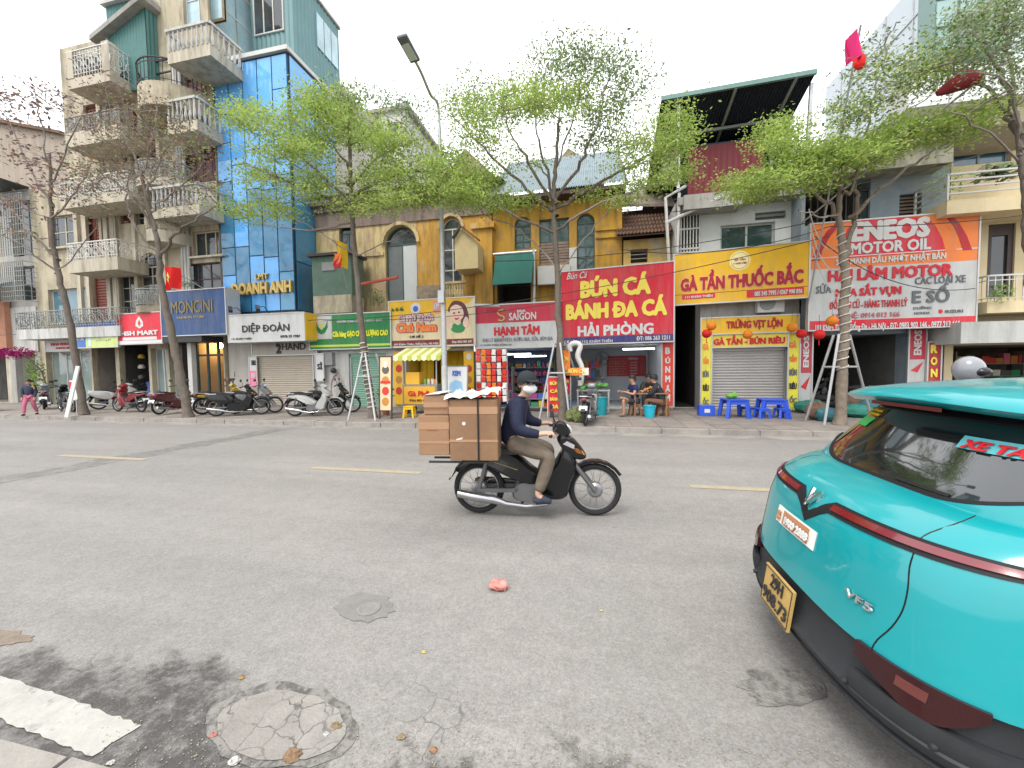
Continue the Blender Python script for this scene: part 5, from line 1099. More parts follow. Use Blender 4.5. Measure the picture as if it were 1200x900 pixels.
# -- pale shopfront fascia far left
o, pl = board('white fascia with small red letters above the glass shopfront at left', 54, 86, 401, 412, 398.5, 410.5, 12.8, 12.8, K_WHITE, d=.08)
letter(pl, 'NHA KHOA', (60, 401.5, 84, 405), T_RED, o, bold=.04); letter(pl, '105 KHÂM THIÊN', (66, 406, 84, 409), T_RED, o, bold=.02)
# -- posters on the pillars of the shuttered shop
for (x0, x1, t, b_, lb, tx, m1) in ((293.5, 301.5, 419, 453, 'narrow white and pink poster left of the beige shutter', 'SALE', flat('poster_pink', (.75,.2,.35))), (370.5, 379.5, 415, 446, 'narrow white poster with black letters right of the beige shutter', 'SỈ LẺ', T_BLACK)):
    o, pl = board(lb, x0, x1, t, b_, t, b_, 12.8, 12.8, T_WHITE, d=.03, name='poster', cat='poster', group='vertical shop banners')
    if x0 < 300: part('pink_field', pl.slab(MB(), .003, pl.W-.003, .003, pl.H*.55, 0, .004), m1, o); letter(pl, '50', (295, 437, 300, 443), T_WHITE, o, bold=.05)
    letter(pl, tx.split()[0], (x0+1.5, t+3, x1-1.5, t+9) if x0 < 300 else (372, 424, 378, 433), T_BLACK, o, bold=.05)
# ================================================================== street trees
def leafmat(key, rgb, tr=.4):
    m = bpy.data.materials.new(key); m.use_nodes = True; t = m.node_tree; N = t.nodes; L = t.links; N.remove(N['Principled BSDF'])
    o = N['Material Output']; df = N.new('ShaderNodeBsdfDiffuse'); tl = N.new('ShaderNodeBsdfTranslucent'); mx = N.new('ShaderNodeMixShader'); mx.inputs[0].default_value = tr
    geo = N.new('ShaderNodeNewGeometry'); n1 = N.new('ShaderNodeTexNoise'); n1.inputs['Scale'].default_value = 2.5; n1.inputs['Detail'].default_value = 3; L.new(geo.outputs['Position'], n1.inputs['Vector'])
    r = N.new('ShaderNodeMapRange'); r.inputs[1].default_value = .3; r.inputs[2].default_value = .7; r.inputs[3].default_value = .6; r.inputs[4].default_value = 1.3; L.new(n1.outputs[0], r.inputs[0])
    x = N.new('ShaderNodeMix'); x.data_type = 'RGBA'; x.blend_type = 'MULTIPLY'; x.inputs[0].default_value = 1; x.inputs[6].default_value = (*rgb, 1); L.new(r.outputs[0], x.inputs[7])
    L.new(x.outputs[2], df.inputs[0]); L.new(x.outputs[2], tl.inputs[0]); L.new(df.outputs[0], mx.inputs[1]); L.new(tl.outputs[0], mx.inputs[2]); L.new(mx.outputs[0], o.inputs[0]); return m
LG = [leafmat('leaf_bright', (.36, .48, .12)), leafmat('leaf_mid', (.26, .38, .10)), leafmat('leaf_yellow', (.44, .5, .17))]
LS = [leafmat('leaf_pale', (.3, .36, .2)), leafmat('leaf_grey_green', (.2, .26, .15)), leafmat('leaf_mid2', (.11, .19, .03))]
LB = [leafmat('leaf_brown', (.27, .22, .17), .3), leafmat('leaf_olive', (.2, .22, .11), .3), leafmat('leaf_rust', (.3, .17, .1), .3), leafmat('leaf_dusty', (.2, .17, .13), .3)]
LR = [leafmat('leaf_plum', (.2, .14, .15), .3), leafmat('leaf_brown2', (.24, .18, .13), .3), leafmat('leaf_rust2', (.3, .17, .11), .3)]
M_BARK = mat('bark', (.13, .105, .085), .9, var=.35, scale=9, bump=.6, bscale=30, dirt=.3, dirtcol=(.2, .19, .16), streak=True)
M_BARKL = mat('bark_light', (.19, .155, .12), .9, var=.35, scale=9, bump=.6, bscale=30)
M_TWIG = mat('twig', (.2, .17, .15), .9, var=.2)
def tree(label, base, trunk, r0, limbs, clusters, leaves, seed=1, leaf=(.10, .05), bark=None, per=34, tipr=.006, spread=.3, maxtr=None):
    """base: pixel of the foot. trunk / limbs: lists of (px, py, dY). clusters: (px, py, rx, ry, dYmid, dYrad, tips, material list)"""
    rr = random.Random(seed); rn = np.random.RandomState(seed)
    b = G(base[0], base[1], .115); Y0 = b.y; o = thing('street_tree', label, 'tree', tuple(b), 'street trees along the pavement')
    nodes = []; par = []; rad = []
    def addpath(pts, parent, r_a, r_b, wob=.03):
        pts = [Vector(p) for p in pts]
        if parent is not None: pts = [Vector(nodes[parent])]+pts
        c = crom([tuple(p) for p in pts], 6, False); idx = parent; first = True; n = len(c)
        for k, p in enumerate(c):
            if first and parent is not None: first = False; continue
            if idx is not None and (Vector(p)-Vector(nodes[idx])).length < .06: continue
            q = Vector(p)+Vector((rr.gauss(0, 1), rr.gauss(0, 1), rr.gauss(0, .5)))*wob*(0 if idx is None else 1)
            nodes.append(tuple(q)); par.append(-1 if idx is None else idx); rad.append(r_a+(r_b-r_a)*k/n); idx = len(nodes)-1; first = False
        return idx
    T = [tuple(b)]+[tuple(P(p[0], p[1], Y0+(p[2] if len(p) > 2 else 0))) for p in trunk]
    addpath(T, None, r0, r0*.26, .012)
    for l in limbs:
        pts = [P(p[0], p[1], Y0+(p[2] if len(p) > 2 else 0)) for p in l[0]]; A = np.array(nodes); k = int(np.argmin(((A-np.array(pts[0]))**2).sum(1)))
        addpath(pts, k, l[1], l[1]*.3, .03)
    nfix = len(nodes)
    at = []; lm = []
    for (px, py, rx, ry, dy, dr, n, ms) in clusters:
        for _ in range(n):
            while True:
                u, v, w_ = rr.uniform(-1, 1), rr.uniform(-1, 1), rr.uniform(-1, 1)
                if u*u+v*v+w_*w_ < 1: break
            at.append(tuple(P(px+u*rx, py+v*ry, Y0+dy+w_*dr))); lm.append(ms)
    order = list(range(len(at))); A = np.array(nodes); At = np.array(at)
    dist = np.sqrt(((At[:, None, :]-A[None, :, :])**2).sum(2)).min(1) if len(at) else []
    order.sort(key=lambda i: dist[i])
    NA = np.zeros((60000, 3)); NA[:nfix] = A; cnt = nfix; tips = []
    sc = np.array([1, 1, 1.9])
    for i in order:
        a = At[i]; dd = (NA[:cnt]-a)*sc; d2 = np.sqrt((dd**2).sum(1)); up_ = (NA[:cnt, 2]-a[2]); d2 = d2+np.maximum(up_, 0)*1.2
        d2[:max(3, int(len(T)*3))] += .6
        k = int(np.argmin(d2)); s = NA[k].copy(); L = np.linalg.norm(a-s); n = max(1, int(L/.22)); idx = k
        mid = (s+a)/2+np.array([rr.gauss(0, .08*L), rr.gauss(0, .08*L), .06*L])
        for j in range(1, n+1):
            t = j/n; q = (1-t)**2*s+2*t*(1-t)*mid+t*t*a+rn.normal(0, .015, 3)
            nodes.append(tuple(q)); par.append(idx); rad.append(0); NA[cnt] = q; idx = cnt; cnt += 1
            if cnt >= 59990: break
        tips.append((idx, lm[i]))
    n = len(nodes); R = np.zeros(n); ch = np.zeros(n)
    for i in range(n-1, -1, -1):
        r_ = max(ch[i]**(1/2.4) if ch[i] > 0 else tipr, tipr); R[i] = max(r_, rad[i]) if i < nfix else r_
        if par[i] >= 0: ch[par[i]] += (r_**2.4)
    for i in range(nfix): R[i] = max(rad[i], min(R[i], rad[i]*1.25))
    tb, tw = MB(), MB()
    def seg(mb, i, j, k):
        a, c = Vector(nodes[i]), Vector(nodes[j]); d = c-a
        if d.length < 1e-5: return
        d.normalize(); x = d.orthogonal().normalized(); y = d.cross(x); base_ = len(mb.v); ra, rb = min(R[i], R[j]*1.6 if i < nfix and j >= nfix else R[i]), R[j]
        for (p, r_) in ((a, ra), (c+d*r_over(R[j]), rb)):
            for q in range(k): t = 2*PI*q/k; mb.v.append(tuple(p+(x*math.cos(t)+y*math.sin(t))*r_))
        for q in range(k): mb.f.append((base_+q, base_+(q+1)%k, base_+k+(q+1)%k, base_+k+q))
    def r_over(r_): return r_*.3
    # trunk as one smooth sweep
    tr_idx = [0]; 
    while True:
        nx_ = [j for j in range(tr_idx[-1]+1, min(tr_idx[-1]+2, nfix)) if par[j] == tr_idx[-1]]
        if not nx_: break
        tr_idx.append(nx_[0])
    tp = [Vector(nodes[i]) for i in tr_idx]; trr = [R[i]*(1+.07*math.sin(k*2.1)) for k, i in enumerate(tr_idx)]; trr[0] *= 1.35
    tb.tube(tp, trr, 10)
    inT = set(tr_idx)
    for j in range(1, n):
        if j in inT: continue
        seg(tb if R[j] > .03 else tw, par[j], j, 6 if R[j] > .03 else 4 if R[j] > .012 else 3)
    part('trunk', tb, bark or M_BARK, o, smooth=True)
    tag(part('twigs', tw, M_TWIG, o), kind='stuff')
    V = []; F = []; MI = []; mats_ = []
    for (idx, ms) in tips:
        c = np.array(nodes[idx]); p_ = np.array(nodes[par[idx]]); dr_ = c-p_; dr_ /= (np.linalg.norm(dr_)+1e-6)
        nl = int(per*rr.uniform(.5, 1.4))
        for _ in range(nl):
            back = rr.uniform(-.5, .35); pos = c+dr_*back*.5+np.array([rr.gauss(0, spread), rr.gauss(0, spread), rr.gauss(0, spread*.24)])
            th = rr.uniform(0, 2*PI); tilt = rr.gauss(0, .5); l_, w_ = leaf[0]*rr.uniform(.6, 1.3), leaf[1]*rr.uniform(.7, 1.2)
            ax = np.array([math.cos(th)*math.cos(tilt), math.sin(th)*math.cos(tilt), math.sin(tilt)]); sd = np.array([-math.sin(th), math.cos(th), rr.gauss(0, .4)]); sd /= np.linalg.norm(sd)
            k = len(V); V += [pos-ax*l_/2, pos+sd*w_/2, pos+ax*l_/2, pos-sd*w_/2]; F.append((k, k+1, k+2, k+3))
            mm = ms[min(len(ms)-1, int(rr.random()**1.4*len(ms)))]
            if mm not in mats_: mats_.append(mm)
            MI.append(mats_.index(mm))
    og = ORG[o.name]; V = np.array(V)-np.array(og)
    me = bpy.data.meshes.new('foliage'); nv, nf = len(V), len(F); me.vertices.add(nv); me.vertices.foreach_set('co', V.astype('f').ravel()); me.loops.add(nf*4); me.loops.foreach_set('vertex_index', np.array(F, dtype='i').ravel()); me.polygons.add(nf); me.polygons.foreach_set('loop_start', np.arange(0, nf*4, 4, dtype='i')); 
    for m in mats_: me.materials.append(m)
    me.polygons.foreach_set('material_index', np.array(MI, dtype='i')); me.update(calc_edges=True)
    tag(part('foliage', me, mats_[0], o), kind='stuff')
    return o, [Vector(nodes[i]) for i in tr_idx], trr
C = lambda px, py, rx, ry, n, ms=LG, dy=0, dr=1.6: (px, py, rx, ry, dy, dr, n, ms)
# green tree in front of the rice shop
t3, tp3, tr3 = tree('leafy green tree with supports in front of the green rice shop sign', (437, 490), [(428, 420), (420, 340), (413, 250), (410, 180), (412, 120)], .115,
    [([(412, 250), (370, 225, -.3), (320, 205, -.6), (285, 190, -.8)], .06), ([(413, 240), (360, 190, .4), (310, 150, .6), (275, 125, .8)], .06), ([(411, 200), (385, 160, 0), (360, 115, .2)], .045), ([(413, 230), (460, 205, -.3), (510, 200, -.6), (545, 215, -.8)], .06), ([(412, 215), (450, 180, .6), (490, 165, .9)], .05),
     ([(411, 170), (440, 140, .3), (455, 110, .5)], .035), ([(412, 262), (360, 270, -.6), (310, 262, -1.0)], .04), ([(413, 245), (400, 225, -1.3), (380, 215, -2.0)], .04), ([(418, 300), (395, 285, -.3), (372, 270, -.4), (345, 255, -.5)], .03), ([(418, 300), (450, 285, -.2), (480, 270, -.3)], .025)],
    [C(315, 143, 46, 16, 40), C(375, 120, 40, 16, 34), C(345, 175, 55, 18, 46), C(405, 150, 45, 24, 46, LG), C(300, 205, 28, 14, 18), C(305, 243, 42, 18, 34), C(360, 215, 45, 18, 34), C(455, 165, 38, 18, 32), C(450, 205, 40, 16, 34), C(505, 190, 40, 20, 36), C(530, 225, 42, 17, 46), C(470, 232, 40, 12, 26), C(410, 110, 50, 12, 12, LS), C(480, 130, 30, 16, 8, LS), C(420, 240, 50, 12, 16), C(280, 128, 18, 10, 10)], LG, seed=3, per=84, spread=.26, leaf=(.09, .047))
# big tree before the grocery
t4, tp4, tr4 = tree('tallest green tree with airy crown standing before the crimson grocery sign', (660, 492), [(657, 430), (655, 380), (652, 300), (648, 240), (652, 190), (655, 140)], .115,
    [([(650, 250), (600, 205, .2), (560, 165, .4), (530, 135, .5)], .055), ([(650, 240), (620, 190, -.5), (595, 150, -.8), (590, 115, -1)], .05), ([(649, 235), (635, 180, .8), (625, 130, 1), (640, 80, 1.1)], .05), ([(650, 235), (680, 190, -.3), (700, 140, -.5), (715, 85, -.6)], .055), ([(650, 245), (700, 215, .3), (745, 190, .5), (785, 165, .5)], .055), ([(652, 200), (668, 150, .2), (680, 100, .3), (690, 60, .2)], .035),
     ([(652, 270), (690, 245, -.8), (740, 225, -1.0), (780, 210, -1.2)], .04), ([(652, 275), (600, 250, -.6), (560, 225, -.8), (520, 215, -.9)], .045), ([(655, 320), (700, 262, .2), (735, 228, .4)], .03), ([(655, 315), (610, 270, .2), (575, 255, .3), (560, 240, .3)], .03), ([(649, 240), (640, 205, -1.2), (620, 190, -1.9)], .035)],
    [C(560, 128, 46, 17, 44), C(610, 120, 45, 20, 50), C(665, 118, 40, 22, 34), C(715, 125, 35, 25, 22, LS+LG), C(560, 160, 40, 14, 20), C(690, 70, 65, 28, 34, LS), C(640, 78, 42, 26, 16, LS), C(745, 95, 30, 28, 16, LS), C(545, 100, 40, 16, 8, LS), C(545, 210, 45, 20, 46), C(560, 235, 40, 12, 20), C(610, 238, 30, 12, 14), C(705, 160, 40, 16, 16, LS+LG), C(750, 180, 38, 20, 28), C(788, 160, 16, 36, 36, LG, -1.2, .6), C(786, 205, 16, 16, 18, LG, -1.2, .6), C(720, 232, 35, 10, 14), C(600, 185, 40, 16, 12), C(740, 215, 30, 10, 12)], LG, seed=5, per=64, spread=.26, leaf=(.088,.044))
# right tree with tripod
t5, tp5, tr5 = tree('forked green tree wound with pale cord in front of the motor oil sign', (984, 498), [(988, 420), (990, 340), (989, 300), (984, 260), (985, 215), (987, 175)], .115,
    [([(989, 300), (1002, 255, .2), (1003, 215, .3), (1000, 180, .3)], .07), ([(985, 255), (955, 225, -.2), (915, 215, -.3), (870, 222, -.3)], .05), ([(985, 225), (965, 190, .2), (925, 170, .4), (895, 160, .5)], .04), ([(1002, 250), (1040, 215, -.2), (1080, 185, -.4), (1130, 155, -.5)], .05), ([(1001, 220), (1020, 130, .3), (1035, 75, .3), (1045, 30, .2)], .035), ([(987, 190), (1030, 150, .4), (1080, 120, .5)], .035), ([(985, 250), (960, 255, -1), (935, 245, -1.6)], .03)],
    [C(880, 218, 36, 15, 44), C(925, 208, 34, 16, 40), C(915, 160, 26, 18, 32), C(935, 185, 30, 16, 26), C(970, 182, 34, 15, 36), C(1020, 178, 40, 14, 40), C(1055, 155, 35, 16, 24), C(1110, 155, 36, 13, 34), C(1145, 135, 26, 12, 20), C(1060, 90, 50, 30, 18, [LG[2]]+LS), C(1020, 70, 45, 35, 7, LS), C(1100, 80, 40, 20, 18, [LG[2]]+LS), C(1000, 130, 45, 16, 16, [LG[2]]+LS), C(960, 218, 40, 8, 10)], LG, seed=8, per=80, spread=.23, bark=M_BARKL, leaf=(.086,.045))
# far right tree reaching into the frame
t6, tp6, tr6 = tree('thin grey leaved tree at the right edge whose branches reach into the sky', (1228, 508), [(1215, 400), (1206, 300), (1202, 230), (1196, 180), (1190, 140)], .11,
    [([(1196, 180), (1178, 130, .2), (1140, 95, .3), (1095, 80, .3)], .05), ([(1197, 170), (1175, 95, .1), (1150, 45, .1), (1120, 10, 0)], .045), ([(1200, 200), (1240, 120, 0), (1260, 40, 0)], .05), ([(1200, 180), (1180, 60, -.2), (1175, 0, -.3)], .04), ([(1200, 190), (1150, 150, -.5), (1110, 130, -.7)], .03)],
    [C(1135, 45, 50, 40, 60, LS), C(1180, 70, 40, 50, 60, LS), C(1160, 15, 50, 20, 30, LS), C(1110, 85, 40, 18, 18, LS+[LG[2]]), C(1240, 60, 50, 60, 40, LS), C(1190, 5, 45, 25, 20, LS)], LS, seed=11, per=40, spread=.26, leaf=(.07,.035))
# two sparse trees on the left
t1, tp1, tr1 = tree('nearly bare slender tree at far left with thin spreading branches', (99, 486), [(90, 430), (78, 360), (66, 310), (61, 265), (60, 225), (58, 180)], .115,
    [([(64, 300), (30, 265, .2), (0, 235, .3), (-40, 215, .3)], .045), ([(66, 318), (30, 290, -.5), (-10, 270, -.8)], .04), ([(61, 260), (90, 225, 0), (110, 190, .2)], .04), ([(60, 240), (30, 190, .3), (10, 140, .4)], .045), ([(60, 215), (85, 160, -.2), (100, 125, -.2)], .035), ([(60, 215), (50, 150, 0), (40, 105, 0)], .035), ([(66, 320), (100, 285, .3), (120, 250, .4)], .03)],
    [C(20, 130, 50, 22, 26, LR), C(70, 115, 45, 18, 20, LR), C(20, 105, 40, 12, 10, LR), C(40, 180, 50, 20, 26, LR), C(85, 190, 30, 20, 16, LB), C(10, 235, 45, 22, 22, LR), C(60, 215, 25, 15, 14, LR), C(95, 240, 30, 18, 12, LB), C(20, 280, 40, 20, 12, LB)], LB, seed=21, per=9, spread=.3, leaf=(.15, .08))
t2, tp2, tr2 = tree('leaning sparse tree with rusty leaves beside the national flag and red mart sign', (221, 489), [(212, 440), (201, 390), (189, 335), (187, 300), (182, 270), (172, 235), (165, 200)], .13,
    [([(187, 305), (205, 275, -.1), (232, 255, -.2), (255, 240, -.2)], .06), ([(187, 300), (165, 275, .2), (150, 245, .3), (149, 215, .3)], .05), ([(182, 268), (150, 225, -.3), (120, 205, -.5), (95, 195, -.6)], .045), ([(172, 235), (185, 195, .3), (205, 160, .4), (215, 130, .4)], .04), ([(166, 205), (150, 165, 0), (130, 130, .1)], .035), ([(167, 210), (180, 160, -.2), (185, 120, -.2)], .035), ([(176, 248), (215, 215, -.2), (240, 190, -.3)], .035)],
    [C(150, 165, 50, 24, 66, LB), C(195, 155, 42, 22, 54, LB), C(120, 200, 38, 20, 40, LB), C(225, 175, 32, 25, 36, LB+[LG[1]]), C(170, 125, 50, 16, 26, LB), C(110, 145, 30, 16, 20, LB), C(170, 200, 45, 18, 44, LB), C(235, 215, 28, 16, 24, LB+[LG[1]]), C(100, 225, 25, 16, 18, LB), C(205, 240, 40, 15, 16, LB), C(120, 100, 40, 14, 10, LR)], LB, seed=23, per=15, spread=.3, leaf=(.10, .05))
# cord wound on two trunks
def wrap(o, tp, tr, z0, z1, pitch, m, r=.012):
    zs = [p.z for p in tp]; pts = []; n = int((z1-z0)/pitch*9)
    for k in range(n+1):
        z = z0+(z1-z0)*k/n; i = max(0, min(len(tp)-2, next((q for q in range(len(zs)-1) if zs[q] <= z <= zs[q+1]), 0))); t = (z-zs[i])/max(1e-6, zs[i+1]-zs[i]); c = tp[i].lerp(tp[i+1], t); R_ = tr[i]+(tr[i+1]-tr[i])*t+r; a = 2*PI*k/9
        pts.append((c.x+R_*math.cos(a), c.y+R_*math.sin(a), z))
    part('wound_cord', MB().tube(pts, r, 4), m, o)
wrap(t5, tp5, tr5, 1.3, 4.6, .2, mat('pale_cord', (.5, .48, .42), .7), .014); wrap(t3, tp3, tr3, .35, 2.3, .13, mat('pale_cord'), .016)
# square frames of steel pipe that hold the young trunks
def support(label, foot, top, rail, Y, m=None, rr_=.028):
    """foot: list of (px,py) ground points; top: list of (px,py) where each pipe meets the trunk"""
    fs = [G(p[0], p[1], .125) for p in foot]; c = sum((f for f in fs), Vector())/len(fs); o = thing('tree_support', label, 'support frame', (c.x, c.y, .125), 'pipe frames round the street trees')
    ts = []
    for f, t in zip(fs, top):
        q = P(t[0], t[1], Y); off = Vector((f.x-c.x, f.y-c.y, 0)); off = off.normalized()*.17 if off.length > 1e-3 else off; q = Vector((c.x*0+q.x, Y+off.y, q.z)); ts.append(q); part('pole', MB().cyl(f, q, rr_, n=7), m or M_STEEL, o, smooth=True)
    z = P(rail[0], rail[1], Y).z; mids = []
    for f, q in zip(fs, ts): t = (z-f.z)/(q.z-f.z); mids.append(f.lerp(q, t))
    for a, b_ in zip(mids, mids[1:]+mids[:1]): part('rail', MB().cyl(a, b_, rr_*.8, n=6), m or M_STEEL, o, smooth=True)
    return o
support('four pale pipes leaning on the cord wrapped tree before the motor oil sign', [(944, 493), (966, 498), (1022, 493), (994, 483)], [(975, 393), (979, 392), (994, 393), (991, 393)], (985, 430), t5.location.y)
support('three grey pipes leaning on the tree before the green rice shop', [(408, 492), (440, 493), (459, 487)], [(427, 414), (431, 414), (437, 414)], (430, 441), t3.location.y)
support('pale pipes leaning on the large tree beside the red fish noodle sign', [(632, 492), (668, 494), (690, 484)], [(650, 402), (657, 402), (662, 402)], (655, 437), t4.location.y)
# ================================================================== turquoise taxi
CY = 2.07; CL = 4.55            # centre line and front end
def lerp_t(tab, z):
    if z <= tab[0][0]: return tab[0][1:]
    for a, b in zip(tab, tab[1:]):
        if z <= b[0]:
            t = (z-a[0])/(b[0]-a[0]); t = t*t*(3-2*t)*.35+t*.65
            return tuple(a[i]+(b[i]-a[i])*t for i in range(1, len(a)))
    return tab[-1][1:]
# z, rear x, half width, cap depth, front x
BODY = [(.20, 1.06, .70, .42, CL-.1), (.26, .965, .745, .46, CL), (.36, .925, .765, .50, CL), (.50, .945, .775, .52, CL-.02), (.56, .955, .775, .54, CL-.04), (.68, .975, .772, .56, CL-.08), (.80, .995, .76, .56, CL-.16), (.88, 1.02, .748, .55, CL-.3), (.94, 1.065, .73, .52, CL-.5), (.98, 1.13, .72, .47, CL-.8), (1.005, 1.20, .71, .42, CL-1.0), (1.022, 1.275, .70, .36, CL-1.12)]
GH = [(1.018, 1.275, .695, .36, CL-1.1), (1.10, 1.335, .67, .35, CL-1.25), (1.20, 1.42, .625, .33, CL-1.42), (1.30, 1.50, .565, .31, CL-1.6), (1.375, 1.585, .54, .30, CL-1.68)]
def outline(tab, z, phi, n=3.1):
    xr, W, D, xf = lerp_t(tab, z); c, s = math.cos(phi), math.sin(phi); e = 2/n
    return Vector((xr+D*(1-abs(c)**e), CY+W*(abs(s)**e)*(1 if s > 0 else -1), z))
def ring(tab, z, m=30, off=0.0):
    xr, W, D, xf = lerp_t(tab, z); pts = [outline(tab, z, -PI/2+PI*k/m) for k in range(m+1)]
    side = [Vector((xr+D+(xf-.7-xr-D)*k/6, CY+W, z)) for k in range(1, 7)]; fr = []
    for k in range(1, 13):
        t = PI*k/13; c, s = math.cos(t), math.sin(t); fr.append(Vector((xf-.7+.7*abs(s)**.75, CY+W*(abs(c)**.75)*(1 if c > 0 else -1), z)))
    o = pts+side+fr+[Vector((p.x, CY-W, z)) for p in reversed(side)]
    if off:
        for p in o: d = Vector((p.x-(2.7), p.y-CY, 0)); d.x = d.x*.25; d.normalize(); p.x += d.x*off; p.y += d.y*off
    return o
def loft(rings, cap=True):
    mb = MB(); n = len(rings[0])
    for r in rings: mb.v += [tuple(p) for p in r]
    for i in range(len(rings)-1):
        for k in range(n): k2 = (k+1)%n; mb.f.append((i*n+k, i*n+k2, (i+1)*n+k2, (i+1)*n+k))
    if cap:
        c = sum(rings[-1], Vector())/n; mb.v.append(tuple(c)); q = len(mb.v)-1; b = (len(rings)-1)*n
        for k in range(n): mb.f.append((b+k, b+(k+1)%n, q))
    return mb
def patch(tab, p0, p1, zl, zh, off=.006, thick=.02, nu=36, nv=4):
    """piece lying on the skin between two outline angles; zl, zh functions of the angle"""
    mb = MB()
    def pt(u, v, o):
        phi = p0+(p1-p0)*u; z = zl(phi)+(zh(phi)-zl(phi))*v; p = outline(tab, z, phi); e = 1e-3
        a = outline(tab, z, phi+e)-outline(tab, z, phi-e); b = outline(tab, z+e, phi)-outline(tab, z-e, phi); n = b.cross(a).normalized() if a.length > 1e-9 and b.length > 1e-9 else Vector((-1,0,0))
        if n.dot(Vector((p.x-2.7, p.y-CY, 0))) < 0: n.negate()
        return p+n*o
    for o in (off, off-thick):
        for i in range(nu+1):
            for j in range(nv+1): mb.v.append(tuple(pt(i/nu, j/nv, o)))
    w_ = nv+1; N2 = (nu+1)*w_
    for i in range(nu):
        for j in range(nv): a = i*w_+j; mb.f.append((a, a+w_, a+w_+1, a+1)); mb.f.append((a+N2, a+1+N2, a+w_+1+N2, a+w_+N2))
    for i in range(nu):
        for j in (0, nv): a = i*w_+j; mb.f.append((a, a+w_, a+w_+N2, a+N2))
    for j in range(nv):
        for i in (0, nu): a = i*w_+j; mb.f.append((a, a+1, a+1+N2, a+N2))
    return mb
def phi_of(tab, z, y, n=3.1):
    W = lerp_t(tab, z)[1]; s = max(-1, min(1, y/W)); return math.copysign(math.asin(min(1, abs(s)**(n/2))), s)
car = thing('parked_car', 'turquoise taxi hatchback seen from behind at the right edge, yellow number plate', 'car', (2.7, CY, 0))
PAINT = mat('turquoise_paint', (.0,.265,.29), .3, var=.07, scale=1.8, bump=0, spec=.35, coat=.7, dirt=.14, dirtcol=(.1,.2,.2))
M_BLK = mat('black_plastic', (.026,.028,.031), .6, var=.15, scale=20, bump=.1, bscale=300); M_SEAM = flat('seam_black', (.008,.008,.01), .6)
M_REDL = mat('red_lamp_lens', (.15,.006,.012), .15, var=.1, scale=20, bump=0, spec=.7, coat=.8); M_CHR = flat('chrome', (.75,.76,.77), .12, metal=1.0)
M_CGL = mat('car_glass', (.012,.015,.016), .03, var=.1, bump=0, spec=1.0, coat=1.0)
zs = [.5, .52, .545, .57, .62, .68, .74, .80, .84, .88, .91, .94, .96, .98, .993, 1.005, 1.015, 1.022]
bodymb = loft([ring(BODY, z) for z in zs]); body = part('body', bodymb, PAINT, car, smooth=True)
bvh = BVHTree.FromPolygons([Vector(v) for v in bodymb.v], bodymb.f)
# arches are cut by dark liners; lower dark cladding and bumper
low = loft([ring(BODY, z, off=o) for z, o in ((.20, -.04), (.235, .02), (.29, .034), (.32, .03), (.345, -.004), (.40, -.02), (.47, -.02), (.505, -.006), (.515, -.012))], cap=False)
part('bumper', low, M_BLK, car, smooth=True)
part('bumper_lip', patch(BODY, -1.45, 1.45, lambda p: .262, lambda p: .275, .036, .03, 40, 1), M_BLK, car, smooth=True)
for a, b in ((-1.35, -.42), (.42, 1.35)): part('bumper_shelf', patch(BODY, a, b, lambda p: .33, lambda p: .40, .018, .03, 30, 3), M_BLK, car, smooth=True)
part('underbody', MB().box(1.2, CL-.3, CY-.62, CY+.62, .17, .3), M_SEAM, car)
gh = [ring(GH, z) for z in (1.018, 1.05, 1.1, 1.15, 1.2, 1.25, 1.3, 1.345, 1.37)]
part('cabin_glass', loft(gh), M_CGL, car, smooth=True)
# pillars: paint over the glass at the rear corners and along the sides
for s in (-1, 1):
    a0, a1 = (s*1.17, s*PI/2*.999); part('rear_pillar', patch(GH, min(a0, a1), max(a0, a1), lambda p: 1.02, lambda p: 1.37, .006, .02, 10, 8), PAINT, car, smooth=True)
    for xp in (2.2, 2.95):
        m = MB()
        for z0, z1 in ((1.02, 1.18), (1.18, 1.37)):
            w0, w1 = lerp_t(GH, z0)[1], lerp_t(GH, z1)[1]; m.add([(xp,CY+s*(w0+.004),z0),(xp+.07,CY+s*(w0+.004),z0),(xp+.07,CY+s*(w1+.004),z1),(xp,CY+s*(w1+.004),z1)], [(0,1,2,3)])
        part('door_pillar', m, M_SEAM, car)
    # wheels with liner
    for xc in (1.78, 3.85):
        wb = MB().lathe([(.20,-.09),(.275,-.10),(.30,-.07),(.305,0),(.30,.07),(.275,.10),(.2,.09)], (xc, CY+s*.66, .305), 'y', 28); wh = part('wheel', wb, flat('tyre_rubber', (.02,.02,.021), .8), car, smooth=True)
        r_ = MB().lathe([(.0,-.02),(.06,-.03),(.19,-.02),(.205,.0),(.19,.03)], (xc, CY+s*.70, .305), 'y', 24)
        for k in range(5): a = 2*PI*k/5; r_.bar((xc, CY+s*.745, .305), (xc+.19*math.cos(a), CY+s*.735, .305+.19*math.sin(a)), .05, .02, (0,1,0))
        part('rim', r_, flat('alloy', (.5,.51,.52), .3, metal=.8), wh)
        part('wheel_arch', MB().tube([(xc+.35*math.cos(t*PI/12), CY+s*.785, .305+.35*math.sin(t*PI/12)) for t in range(13)], .03, 6), M_BLK, car, smooth=True)
        part('wheel_well', MB().lathe([(.0,-.01),(.335,-.01),(.335,.01),(0,.01)], (xc, CY+s*.775, .305), 'y', 28), M_SEAM, car)
